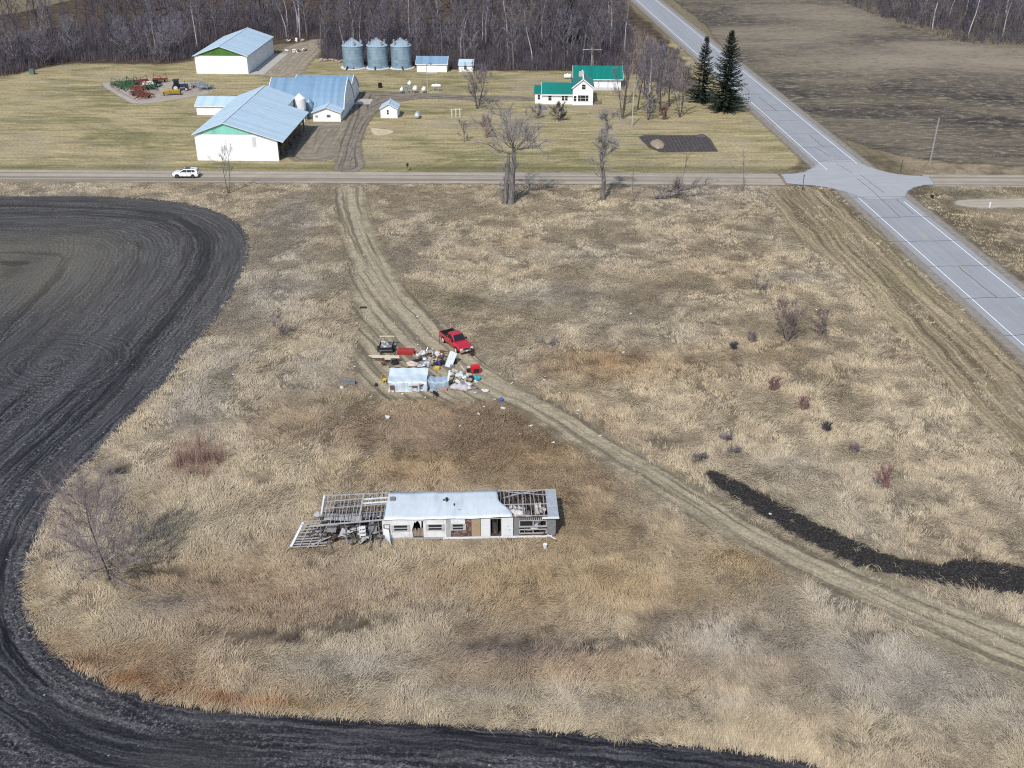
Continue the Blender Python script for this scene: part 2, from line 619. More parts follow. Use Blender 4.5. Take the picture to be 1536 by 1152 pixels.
# ------------------------------------------------------------------ ground sheet
def axis(lo, hi, a, b, step):
    near = np.arange(a, b + .01, step)
    l, r, s = [], [], step
    x = a
    while x > lo:
        s *= 1.35
        x -= s
        l.append(x)
    x, s = b, step
    while x < hi:
        s *= 1.35
        x += s
        r.append(x)
    return np.concatenate([np.array(l[::-1]), near, np.array(r)])


def grid_sheet(name, xs, ys, z, mat, attrs_fn, keep_fn=None, kind='structure', zfn=None):
    XX, YY = np.meshgrid(xs, ys)
    X, Y = XX.ravel(), YY.ravel()
    nx, ny = len(xs), len(ys)
    idx = np.arange(nx * ny).reshape(ny, nx)
    q = np.stack([idx[:-1, :-1], idx[:-1, 1:], idx[1:, 1:], idx[1:, :-1]], -1).reshape(-1, 4)
    at = attrs_fn(X, Y)
    if keep_fn is not None:
        kv = keep_fn(X, Y, at)
        q = q[kv[q].any(1)]
        used = np.unique(q)
        re = np.full(nx * ny, -1)
        re[used] = np.arange(len(used))
        q = re[q]
        X, Y = X[used], Y[used]
        at = {k: v[used] for k, v in at.items()}
    Z = np.full(len(X), z) if zfn is None else z + zfn(X, Y, at)
    o = np_mesh(name, np.stack([X, Y, Z], 1), q.ravel(), np.full(len(q), 4), mat, at, kind)
    return o


k = N('dry_grass_ground')
c0 = k.attr('Col', 'Color')
v1 = k.noise(k.scale(k.P(), (1.0, .55, 1)), 1.6, 6, .72, .6)
v2 = k.noise(k.P(), 7.0, 4, .7)
cc = k.mix(1.0, c0, k.mix(k.ramp(k.math('ADD', k.math('MULTIPLY', v1, .6), k.math('MULTIPLY', v2, .4)), .32, .68), (.5, .5, .52), (1.22, 1.2, 1.16)), 'MULTIPLY')
k.bump(k.math('ADD', v1, v2), .9, .25)
MAT_GROUND = k.done(cc, .95, 0, .1)


def ground_attrs(X, Y):
    c = gcol(X, Y)
    far = np.clip((Y - 203) / 12, 0, 1)[:, None]
    tan = np.array((.27, .225, .145))[None, :] * (.8 + .4 * fbm(X * .03, Y * .03, 5, 3))[:, None]
    c = c * (1 - far) + tan * far
    # verge beside the highway, both sides
    h = hx(X, Y)
    w = np.clip((15 - np.abs(h)) / 4, 0, 1) * (Y > 95)
    st = .75 + .5 * fbm(h * .9, np.zeros_like(h) + Y * .01, 31, 3)
    v = np.array((.285, .235, .15))[None, :] * st[:, None]
    c = c * (1 - w[:, None]) + v * w[:, None]
    gap = .55 + .27 * np.clip((fbm(X * .5, Y * .5, 61, 3) - .35) * 4, 0, 1)  # soil colour darkened between the tufts, painting in shade for depth
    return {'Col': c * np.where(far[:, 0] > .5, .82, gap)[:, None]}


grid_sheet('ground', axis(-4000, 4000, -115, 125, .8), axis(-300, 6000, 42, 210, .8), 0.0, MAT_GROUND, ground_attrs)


def zone(name, poly, step, z, mat, amp=1.0, extra=None, bounds=None):
    xs0 = [p[0] for p in poly]; ys0 = [p[1] for p in poly]
    x0, x1, y0, y1 = min(xs0) - 3, max(xs0) + 3, min(ys0) - 3, max(ys0) + 3
    if bounds:
        x0, x1, y0, y1 = max(x0, bounds[0]), min(x1, bounds[1]), max(y0, bounds[2]), min(y1, bounds[3])

    def at(X, Y):
        d, a = sdf(X, Y, poly)
        r = {'d': d, 'along': a}
        if extra:
            r.update(extra(X, Y, d))
        return r
    return grid_sheet(name, np.arange(x0, x1 + step, step), np.arange(y0, y1 + step, step), z, mat, at, lambda X, Y, A: A['d'] > -amp * 1.3 - .3)


# ---- tilled black field with rows that follow its edge
def field_rows(X, Y, d):
    rows, pale, r2, sw = d.copy(), np.zeros(len(X)), np.zeros(len(X)), np.zeros(len(X))
    for (px, py, rx, ry, lift) in ((85, 545, 150, 62, 0), (20, 385, 130, 55, 0)):
        g = G(px, py)
        ax = rx * mpp(py); ay = abs(G(px, py + ry).y - G(px, py - ry).y) / 2
        q = np.hypot((X - g.x) / ax, (Y - g.y) / ay)
        q = q + .25 * (fbm(X * .1, Y * .1, 63, 3) - .5)
        w = np.clip((1.0 - q) * 2.2, 0, .8)
        r2 = np.where(w > sw, -q * ax + 80, r2)
        sw = np.maximum(sw, w)
    for (px, py, rx, ry, s) in ((30, 400, 190, 70, 1.0), (60, 375, 120, 16, .6), (130, 470, 120, 40, .35), (40, 440, 160, 50, .5), (240, 330, 120, 30, .3)):
        g = G(px, py)
        ax = rx * mpp(py); ay = abs(G(px, py + ry).y - G(px, py - ry).y) / 2
        q = ((X - g.x) / ax) ** 2 + ((Y - g.y) / ay) ** 2
        pale = np.maximum(pale, s * np.exp(-q) * (.6 + .7 * fbm(X * .15, Y * .15, 44, 3)))
    # the sprayed headland is a little greyer
    pale = np.maximum(pale, .28 * np.clip((Y - 95) / 40, 0, 1))
    return {'rows': rows, 'pale': pale, 'rows2': r2, 'swirl': sw, 'head': np.clip((Y - 72) / 30, .25, 1)}


k = N('tilled_soil')
rw = k.attr('rows'); al = k.attr('along'); pl = k.attr('pale')
warp = k.math('MULTIPLY', k.math('SUBTRACT', k.noise(k.P(), .35, 4, .6), .5), 1.1)
rr = k.math('ADD', rw, warp)
s1 = k.noise(k.comb(k.math('MULTIPLY', rr, 2.1), k.math('MULTIPLY', al, .10)), 1.0, 5, .72)
s2 = k.noise(k.comb(k.math('MULTIPLY', rr, .32), k.math('MULTIPLY', al, .012), 4.0), 1.0, 3, .6)
rr2 = k.math('ADD', k.attr('rows2'), warp)
t1 = k.noise(k.comb(k.math('MULTIPLY', rr2, 2.1), k.math('MULTIPLY', k.noise(k.P(), .08, 2, .5), 9.0)), 1.0, 5, .72)
sw = k.attr('swirl')
s1 = k.math('ADD', k.math('MULTIPLY', s1, k.math('SUBTRACT', 1, sw)), k.math('MULTIPLY', t1, sw))
s3 = k.math('ADD', k.math('MULTIPLY', k.math('PINGPONG', rr, .38), k.math('SUBTRACT', 1, sw)), k.math('MULTIPLY', k.math('PINGPONG', rr2, .38), sw))
cl = k.noise(k.P(), 4.2, 5, .75)
base = k.mix(k.ramp(s2, .38, .62), (.0095, .0100, .0145), (.035, .0355, .042))
base = k.mix(k.ramp(s1, .45, .60, 0, .95), base, (.096, .095, .099))
base = k.mix(k.math('MULTIPLY', k.ramp(s3, .0, .13, .6, 0), k.ramp(k.noise(k.P(), .12, 3, .6), .4, .6)), base, (.010, .010, .012))
sp1 = k.noise(k.comb(k.math('MULTIPLY', rr, .55), k.math('MULTIPLY', al, .02), 9.0), 1.0, 3, .6)
spk = k.math('MULTIPLY', k.ramp(k.noise(k.P(), 2.6, 5, .8), .5, .68), k.ramp(sp1, .44, .56))
base = k.mix(k.math('MULTIPLY', spk, .95), base, (.27, .26, .245))
base = k.mix(k.ramp(pl, 0.05, 1.0, 0, .9), base, (.155, .14, .108))
base = k.mix(1.0, base, k.mix(k.ramp(cl, .35, .68), (.34, .34, .35), (1.62, 1.62, 1.62)), 'MULTIPLY')
st = k.vor(k.P(), 2.1)
stm = k.math('MULTIPLY', k.ramp(st, .05, .10, 1, 0), k.ramp(k.noise(k.P(), .33, 4, .6), .45, .62))
base = k.mix(k.math('MULTIPLY', stm, .55), base, (.30, .28, .24))
st2 = k.vor(k.P(), .55)
base = k.mix(k.ramp(st2, .035, .055, .85, 0), base, (.45, .43, .40))
base = k.mix(k.ramp(k.noise(k.P(), .07, 4, .6), .5, .66, 0, .4), base, (.046, .043, .042))
s4 = k.noise(k.comb(k.math('MULTIPLY', rr, .26), k.math('MULTIPLY', al, .006), 17.0), 1.0, 3, .6)
base = k.mix(k.math('MULTIPLY', k.ramp(s4, .50, .62, 0, .38), k.attr('head')), base, (.098, .096, .098))
base = k.mix(k.math('MULTIPLY', k.ramp(s4, .46, .36, 0, .5), k.attr('head')), base, (.014, .0145, .019))
k.bump(k.math('ADD', cl, k.math('MULTIPLY', s3, 1.4)), .9, .16)
zone('ploughed_field', FIELD, .8, .015, k.done(base, .95, 0, .15, edge_alpha(k, .8, .4, .7)), .8, field_rows, (-150, 60, 30, 180))

# ---- camp track
k = N('worn_track')
v = k.noise(k.P(), .55, 6, .7)
v2 = k.noise(k.P(), 3.2, 5, .7)
lat = k.math('ADD', k.attr('lat'), k.math('MULTIPLY', k.math('SUBTRACT', k.noise(k.P(), .2, 3, .6), .5), 1.0))
rut = k.noise(k.comb(k.math('MULTIPLY', lat, 1.05), k.math('MULTIPLY', k.attr('run'), .025)), 1.0, 4, .65)
cc = k.mix(k.ramp(v, .32, .68), (.265, .225, .155), (.41, .35, .245))
cc = k.mix(k.ramp(rut, .48, .59, 0, .9), cc, (.145, .122, .088))
cc = k.mix(k.ramp(rut, .30, .44, .6, 0), cc, (.42, .375, .275))
cc = k.mix(1.0, cc, k.mix(k.ramp(v2, .35, .66), (.68, .68, .68), (1.22, 1.22, 1.2)), 'MULTIPLY')
k.bump(v2, .6, .1)
TLINE = [G(*p) for p in smooth_poly([(522, 268), (524, 310), (538, 350), (558, 390), (588, 440), (625, 480), (668, 522), (705, 553), (750, 580), (825, 612), (905, 668), (1000, 718), (1150, 815), (1300, 885), (1450, 948), (1620, 1020)], 2, False)]


def line_coord(X, Y, L):
    best = np.full(X.shape, 1e9); lat = np.zeros(X.shape); run = np.zeros(X.shape); acc = 0.0
    for a, b in zip(L, L[1:]):
        ex, ey = b.x - a.x, b.y - a.y
        l = math.hypot(ex, ey)
        t = np.clip(((X - a.x) * ex + (Y - a.y) * ey) / (l * l), 0, 1)
        dx, dy = X - a.x - t * ex, Y - a.y - t * ey
        d = np.hypot(dx, dy)
        m = d < best
        best = np.where(m, d, best)
        lat = np.where(m, d * np.sign(ex * dy - ey * dx), lat)
        run = np.where(m, acc + t * l, run)
        acc += l
    return lat, run


def track_attrs(X, Y, d):
    a, b = line_coord(X, Y, TLINE)
    return {'lat': a, 'run': b}


zone('dirt_track', TRACK, .8, .012, k.done(cc, .95, 0, .1, edge_alpha(k, 2.2, 2.0, .35)), 2.4, track_attrs)

k = N('wet_black_soil')
v = k.noise(k.P(), 1.6, 6, .75)
cc = k.mix(k.ramp(v, .4, .72), (.009, .009, .010), (.036, .033, .031))
cc = k.mix(k.ramp(k.noise(k.P(), 5.0, 4, .7), .52, .66, 0, .6), cc, (.16, .125, .08))
k.bump(v, .8, .2)
zone('burnt_strip', MUD, .6, .022, k.done(cc, .8, 0, .25, edge_alpha(k, 1.6, .6, .8)), 1.7)

# ---- far stubble field
k = N('stubble_soil')
v = k.noise(k.scale(k.P(), (.022, .040, 1)), 1.0, 5, .6, .8)
v2 = k.noise(k.scale(k.P(), (.35, .75, 1)), 1.0, 4, .8, .8)
row = k.noise(k.scale(k.P(), (.03, .5, 1)), 1.0, 3, .6)
cc = k.mix(k.ramp(v, .40, .60), (.050, .044, .042), (.15, .128, .094))
tanb = k.attr('tan')
cc = k.mix(k.math('MULTIPLY', tanb, k.ramp(v, .3, .6, .55, 1)), cc, (.27, .225, .17))
cc = k.mix(k.ramp(row, .52, .68, 0, .45), cc, (.17, .145, .10))
cc = k.mix(k.ramp(v2, .51, .64, 0, .85), cc, (.27, .23, .155))
cc = k.mix(k.ramp(v2, .32, .44, .65, 0), cc, (.03, .027, .027))
k.bump(v2, .8, .3)


def tan_band(X, Y, d):
    t = np.zeros(len(X))
    for (px, py, rx, ry, s) in ((1330, 85, 170, 24, 1.0), (1500, 96, 140, 18, 1.0), (1170, 55, 140, 22, .7), (1420, 72, 180, 14, .9), (1230, 22, 130, 20, .75)):
        g = G(px, py)
        q = ((X - g.x) / (rx * mpp(py))) ** 2 + ((Y - g.y) / (abs(G(px, py + ry).y - G(px, py - ry).y) / 2)) ** 2
        t = np.maximum(t, s * np.exp(-q))
    return {'tan': t}


zone('stubble_field', STUBBLE, 2.5, .02, k.done(cc, .95, 0, .1, edge_alpha(k, 2.2, 1.2, .3)), 2.5, tan_band)

# ---- mown lawn round the farm, floor of the wood
k = N('spring_lawn')
v = k.noise(k.scale(k.P(), (.035, .075, 1)), 1.0, 6, .65, .5)
v2 = k.noise(k.scale(k.P(), (.10, .6, 1)), 1.0, 5, .72, .8)
v3 = k.noise(k.P(), 1.6, 4, .7)
cc = k.mix(k.ramp(v2, .3, .68), (.20, .168, .085), (.46, .38, .215))
cc = k.mix(k.math('MULTIPLY', k.ramp(v, .48, .62, 0, .85), k.ramp(v2, .66, .44)), cc, (.135, .135, .056))
cc = k.mix(k.ramp(v, .30, .46, .75, 0), cc, (.36, .295, .195))
wp = k.noise(k.scale(k.P(), (.018, .03, 1)), 1.0, 5, .7, 1.2)
cc = k.mix(k.ramp(wp, .54, .64, 0, .8), cc, (.30, .255, .185))
cc = k.mix(k.ramp(wp, .44, .36, 0, .6), cc, (.15, .14, .065))
cc = k.mix(k.ramp(k.noise(k.scale(k.P(), (.05, .28, 1)), 1.0, 5, .7), .54, .66, 0, .75), cc, (.21, .18, .13))
cc = k.mix(k.ramp(k.noise(k.scale(k.P(), (.12, .22, 1)), 1.0, 6, .75), .60, .72, 0, .6), cc, (.46, .385, .25))
cc = k.mix(k.ramp(k.attr('ditch'), 0, 1, 0, .75), cc, (.105, .105, .045))
cc = k.mix(1.0, cc, k.mix(k.ramp(v3, .35, .66), (.72, .72, .70), (1.2, 1.2, 1.2)), 'MULTIPLY')
k.bump(v3, .5, .15)


def ditch(X, Y, d):
    n = fbm(X * .08, Y * .08, 77, 3)
    yr = np.interp(X, [G(-200, 256).x, G(600, 257).x, G(1165, 259).x], [G(-200, 256).y, G(600, 257).y, G(1165, 259).y])
    t = Y - yr
    return {'ditch': np.exp(-((t - 2.4) / 1.6) ** 2) * np.clip(.2 + 1.6 * n, 0, 1)}


zone('lawn', LAWN, 1.6, .010, k.done(cc, .95, 0, .1, edge_alpha(k, 1.5, 1.2, .3)), 2.0, ditch, (-170, 130, 160, 340))
k = N('leaf_litter')
v = k.noise(k.P(), .35, 6, .7)
cc = k.mix(k.ramp(v, .35, .65), (.035, .028, .024), (.12, .085, .055))
zone('woodland_floor', FLOOR, 3.0, .022, k.done(cc, .95, 0, .1, edge_alpha(k, 4.0, 3.0, .12)), 5.0, None, (-220, 110, 230, 560))

# ---- bare earth drives
ACCESS = wpoly([(1424, 303), (1445, 299), (1490, 298), (1560, 297), (1700, 298), (1700, 312), (1560, 312), (1480, 313), (1436, 310)], 1)
def earth(name, a, b, dark, amp):
    k = N(name)
    v = k.noise(k.P(), .45, 6, .7)
    rut = k.noise(k.comb(k.math('MULTIPLY', k.attr('d'), 1.1), k.math('MULTIPLY', k.attr('along'), .02)), 1.0, 3, .6)
    cc = k.mix(k.ramp(v, .35, .66), a, b)
    cc = k.mix(k.ramp(rut, .48, .60, 0, .8), cc, dark)
    return k.done(cc, .95, 0, .1, edge_alpha(k, amp, amp, .4))


zone('farmyard', YARD, 1.0, .026, earth('yard_earth', (.19, .16, .125), (.31, .265, .20), (.15, .13, .10), 1.0), 1.5)
zone('driveway', DRIVE, .8, .034, earth('drive_earth', (.16, .135, .105), (.28, .24, .185), (.075, .066, .057), .8), 1.2)
zone('back_yard', BACKYARD, 1.2, .030, earth('back_earth', (.22, .185, .135), (.36, .305, .225), (.2, .17, .13), 1.4), 2.0)
zone('machine_yard', MACHYARD, 1.0, .028, earth('gravel_pad', (.30, .265, .225), (.42, .375, .325), (.25, .21, .165), .5), 1.0)
zone('field_access', ACCESS, .8, .018, earth('access_earth', (.33, .29, .23), (.42, .37, .29), (.28, .24, .18), 1.0), 1.2, None, (60, 190, 150, 190))
zone('sand_patch', SANDPATCH, .6, .024, earth('sand', (.44, .36, .24), (.55, .46, .32), (.42, .34, .22), .4), .6)
k = N('garden_soil')
w = k.math('PINGPONG', k.math('ADD', k.n('ShaderNodeSeparateXYZ').outputs[0], 0), .35)
sx = k.n('ShaderNodeSeparateXYZ'); k.set(sx.inputs[0], k.P())
w = k.math('PINGPONG', sx.outputs[0], .4)
v = k.noise(k.P(), 1.2, 5, .7)
cc = k.mix(k.ramp(v, .35, .66), (.058, .052, .052), (.105, .092, .088))
cc = k.mix(k.ramp(w, 0, .2, .5, 0), cc, (.03, .027, .028))
k.bump(v, .5, .1)
zone('garden_bed', GARDEN, .5, .024, k.done(cc, .95, 0, .1, edge_alpha(k, .35, .3, .6)), .6)

# mown strip between the prairie and the highway, lying in swaths along the road
k = N('mown_swaths')
h = k.attr('h')
hh = k.math('ADD', h, k.math('MULTIPLY', k.math('SUBTRACT', k.noise(k.P(), .12, 3, .6), .5), 2.2))
s1 = k.noise(k.comb(k.math('MULTIPLY', hh, .85), k.math('MULTIPLY', k.attr('hl'), .022)), 1.0, 4, .68)
s2 = k.noise(k.comb(k.math('MULTIPLY', hh, 2.6), k.math('MULTIPLY', k.attr('hl'), .06), 5), 1.0, 4, .7)
v2 = k.noise(k.P(), 2.4, 5, .75)
cc = k.mix(k.ramp(s1, .38, .60), (.125, .098, .062), (.39, .32, .205))
cc = k.mix(k.ramp(s2, .46, .62, 0, .75), cc, (.15, .115, .07))
cc = k.mix(k.ramp(k.noise(k.P(), .09, 4, .6), .54, .68, 0, .4), cc, (.22, .20, .10))
cc = k.mix(1.0, cc, k.mix(k.ramp(v2, .34, .66), (.62, .62, .62), (1.24, 1.24, 1.22)), 'MULTIPLY')
k.bump(v2, .7, .12)
VERGE = [HA + HD * t + HN * s for t, s in ((G(1200, 290).y * 0 + 0, 0),)]
t0 = (G(1240, 287) - HA).dot(HD); t1 = t0 + 150
VERGE = [HA + HD * (t0 - 1) + HN * -6.4, HA + HD * t1 + HN * -6.4, HA + HD * t1 + HN * -17.5, HA + HD * (t0 + 40) + HN * -18.5, G(1215, 380), G(1150, 300), G(1160, 285)]
if (t1 - t0) < 0:
    VERGE = VERGE[::-1]
zone('mown_verge', VERGE, .8, .016, k.done(cc, .95, 0, .1, edge_alpha(k, 1.2, 1.0, .5)), 1.5,
     lambda X, Y, d: {'h': hx(X, Y), 'hl': (X - HA.x) * HD.x + (Y - HA.y) * HD.y})


# ------------------------------------------------------------------ roads
def strip(name, a, b, offs, z, mat, seg=60):
    """band along a straight line a-b between two side offsets, with run and side attributes"""
    a, b = Vector(a), Vector(b)
    d = (b - a).normalized()
    n = Vector((-d.y, d.x, 0))
    if n.x < 0 or (abs(n.x) < .3 and n.y < 0):
        n = -n
    L = (b - a).length
    m = len(offs)
    V, s, u = [], [], []
    for i in range(seg + 1):
        for o in offs:
            p = a + d * (L * i / seg) + n * o
            V.append((p.x, p.y, z)); s.append(o); u.append(L * i / seg)
    q = []
    for i in range(seg):
        for j in range(m - 1):
            q.append((i * m + j, i * m + j + 1, (i + 1) * m + j + 1, (i + 1) * m + j))
    q = np.array(q)
    return np_mesh(name, np.array(V), q.ravel(), np.full(len(q), 4), mat, {'side': np.array(s), 'run': np.array(u)}, 'structure')


# county road of gravel, edges and wheel tracks
k = N('gravel')
sd_ = k.attr('side')
n1 = k.noise(k.P(), .25, 5, .65)
tr = k.noise(k.comb(k.math('MULTIPLY', sd_, .85), k.math('MULTIPLY', k.attr('run'), .006)), 1.0, 3, .6)
cc = k.mix(k.ramp(n1, .3, .7), (.33, .285, .225), (.43, .38, .31))
cc = k.mix(k.ramp(tr, .46, .58, 0, .85), cc, (.185, .155, .12))
cc = k.mix(k.ramp(k.noise(k.P(), 3, 4, .7), .3, .7, .25, 0), cc, (.2, .18, .15))
ab = k.math('ABSOLUTE', sd_)
al_ = k.ramp(k.math('ADD', ab, k.math('MULTIPLY', k.math('SUBTRACT', k.noise(k.P(), .35, 5, .7), .5), 1.6)), 3.5, 4.1, 1, 0)
MAT_GRAVEL = k.done(cc, .95, 0, .1, al_)
ra, rb = G(-260, 262), G(1172, 269)
strip('county_road', ra, rb, [-4.4, -3, -1.5, 0, 1.5, 3, 4.4], .030, MAT_GRAVEL, 80)
ra2, rb2 = G(1392, 270.5), G(1900, 274.5)
strip('county_road', ra2, rb2, [-4.4, -3, -1.5, 0, 1.5, 3, 4.4], .030, MAT_GRAVEL, 30)

k = N('asphalt')
sd_ = k.attr('side')
n1 = k.noise(k.P(), .18, 5, .65)
n2 = k.noise(k.comb(k.math('MULTIPLY', sd_, 1.2), k.math('MULTIPLY', k.attr('run'), .01)), 1.0, 3, .6)
n3 = k.noise(k.P(), 6.0, 4, .75)
cc = k.mix(k.ramp(n1, .3, .7), (.275, .287, .302), (.322, .333, .346))
cc = k.mix(k.ramp(n2, .45, .65, 0, .55), cc, (.245, .254, .265))
cc = k.mix(k.ramp(n3, .35, .7, .28, 0), cc, (.2, .205, .21))
MAT_ASPHALT = k.done(cc, .85, 0, .3)
strip('highway', H0, H0 + HD * HLEN, [-4.75, -3.66, -1.8, 0, 1.8, 3.66, 4.75], .050, MAT_ASPHALT, 120)
hw = bpy.data.objects['highway']
k = N('gravel_shoulder_stone')
n1 = k.noise(k.P(), 1.2, 5, .7)
cc = k.mix(k.ramp(n1, .3, .7), (.17, .15, .125), (.30, .27, .23))
ab = k.math('ABSOLUTE', k.attr('side'))
al_ = k.ramp(k.math('ADD', ab, k.math('MULTIPLY', k.math('SUBTRACT', k.noise(k.P(), .6, 5, .7), .5), 1.8)), 6.0, 6.9, 1, 0)
strip('road_shoulder', H0, H0 + HD * HLEN, [-7.4, -6, -4.7, 0, 4.7, 6, 7.4], .040, k.done(cc, .95, 0, .1, al_), 120)

# junction apron of pale concrete
k = N('junction_paving')
n1 = k.noise(k.scale(k.P(), (.2, .5, 1)), 1.0, 5, .65)
n3 = k.noise(k.P(), 4.0, 4, .7)
cc = k.mix(k.ramp(n1, .3, .7), (.315, .325, .333), (.375, .383, .39))
cc = k.mix(k.ramp(n3, .35, .7, .3, 0), cc, (.27, .27, .27))
JUNC = wpoly([(1171, 261.5), (1192, 261), (1204, 259), (1214, 255), (1222, 249), (1228, 243), (1252, 240), (1281, 240), (1291, 245), (1304, 250.5), (1322, 256.5), (1342, 261), (1360, 263.3), (1393, 265), (1403, 277.2),
               (1385, 278), (1371, 281.5), (1362, 287), (1357, 297), (1325, 300), (1298, 299), (1280, 292.5), (1262, 286.5), (1243, 281.8), (1220, 278.6), (1180, 276)], 0)
zone('junction', JUNC, .7, .058, k.done(cc, .88, 0, .25, edge_alpha(k, .5, .5, .8)), .7)

MAT_LINE = M('road_paint_white', (.74, .74, .72), .7, 0, .12, 1.5)
MAT_YEL = M('road_paint_yellow', (.48, .40, .22), .7, 0, .12, 1.5)
MAT_SEAL = M('crack_sealant', (.055, .058, .064), .6, 0, .2, 2)


def hpt(t, s, z):
    p = HA + HD * t + HN * s
    return Vector((p.x, p.y, z))


def trow(row):
    """run along the highway at which its axis is seen at a row"""
    lo, hi = -1500.0, 1500.0
    up = proj(hpt(-100, 0, 0))[1] < proj(hpt(50, 0, 0))[1]
    for _ in range(60):
        m = (lo + hi) / 2
        p = hpt(m, 0, 0)
        r = 99999 if p.y < 5 else proj(p)[1]
        if (r < row) == up:
            lo = m
        else:
            hi = m
    return lo


def line_strip(name, spans, s, w, z, mat):
    m = MB()
    for a, b in spans:
        nseg = max(1, int(abs(b - a) / 40))
        for i in range(nseg):
            p, q = a + (b - a) * i / nseg, a + (b - a) * (i + 1) / nseg
            m.quad(hpt(p, s - w / 2, z), hpt(p, s + w / 2, z), hpt(q, s + w / 2, z), hpt(q, s - w / 2, z))
    o = m.build(name, mat, hw)
    return o


tj0, tj1 = trow(246), trow(296)
tn, tf = trow(640), trow(-110)
line_strip('edge_line', [(tf, tj0 + 4), (tj1, tn)], -3.66, .17, .066, MAT_LINE)
line_strip('edge_line', [(tf, tj0), (tj1 + 3, tn)], 3.66, .17, .066, MAT_LINE)
d0 = trow(348.7)
sg = 1 if tn > tf else -1
sp = []
for i in range(-24, 12):
    t = d0 + sg * i * 15.24
    if not (min(tj0, tj1) - 3 < t < max(tj0, tj1)):
        sp.append((t, t + sg * 3.05))
line_strip('centre_dash', sp, 0, .13, .066, MAT_YEL)
m = MB()
rows = [112, 126, 142, 158, 166, 181, 201, 221, 243, 296, 326, 362, 399.5, 447, 502, 570, 640]
for i, r in enumerate(rows):
    t = trow(r)
    w = .09 if r > 280 else .06
    pts = [(s, t + random.uniform(-.18, .18)) for s in np.linspace(-4.7, 4.7, 8)]
    if i in (1, 3, 5):
        pts = pts[2:6]
    for (s0, ta), (s1, tb) in zip(pts, pts[1:]):
        m.quad(hpt(ta - w / 2, s0, .068), hpt(ta + w / 2, s0, .068), hpt(tb + w / 2, s1, .068), hpt(tb - w / 2, s1, .068))
for r0, r1, s0, s1 in ((399.5, 447, -.2, .1), (268, 326, .3, -.1), (262, 290, 1.6, 2.0), (300, 322, 2.8, 2.6), (146, 167, -.4, -.1), (126, 138, -1.2, -1), (203, 221, .9, .9), (221, 236, -.9, .1), (246, 260, -.4, .5), (166, 188, -3.9, -4.1)):
    a, b = trow(r0), trow(r1)
    prev = None
    for i in range(9):
        f = i / 8
        p = (a + (b - a) * f, s0 + (s1 - s0) * f + random.uniform(-.14, .14))
        if prev:
            m.quad(hpt(prev[0], prev[1] - .045, .0685), hpt(prev[0], prev[1] + .045, .0685), hpt(p[0], p[1] + .045, .0685), hpt(p[0], p[1] - .045, .0685))
        prev = p
m.build('sealed_crack', MAT_SEAL, hw)


# ------------------------------------------------------------------ tall dry grass
def flow(X, Y):
    return (fbm(X * .05, Y * .05, 51, 3) * 8.0 + fbm(X * .26, Y * .26, 57, 3) * 7.0)


k = N('grass_blades')
ga = k.attr('Col', 'Color')
gn = k.n('ShaderNodeNewGeometry').outputs['Normal']
va = k.n('ShaderNodeVectorMath', operation='MULTIPLY_ADD')   # a mat of bent stems is lit mostly as the mat, less as each blade
k.set(va.inputs[0], gn); va.inputs[1].default_value = (.38, .38, .38); va.inputs[2].default_value = (0, 0, .62)
vn = k.n('ShaderNodeVectorMath', operation='NORMALIZE'); k.set(vn.inputs[0], va.outputs[0])
k.t.links.new(vn.outputs[0], k.b.inputs['Normal'])
MAT_BLADE = k.done(ga, .8, 0, .15)


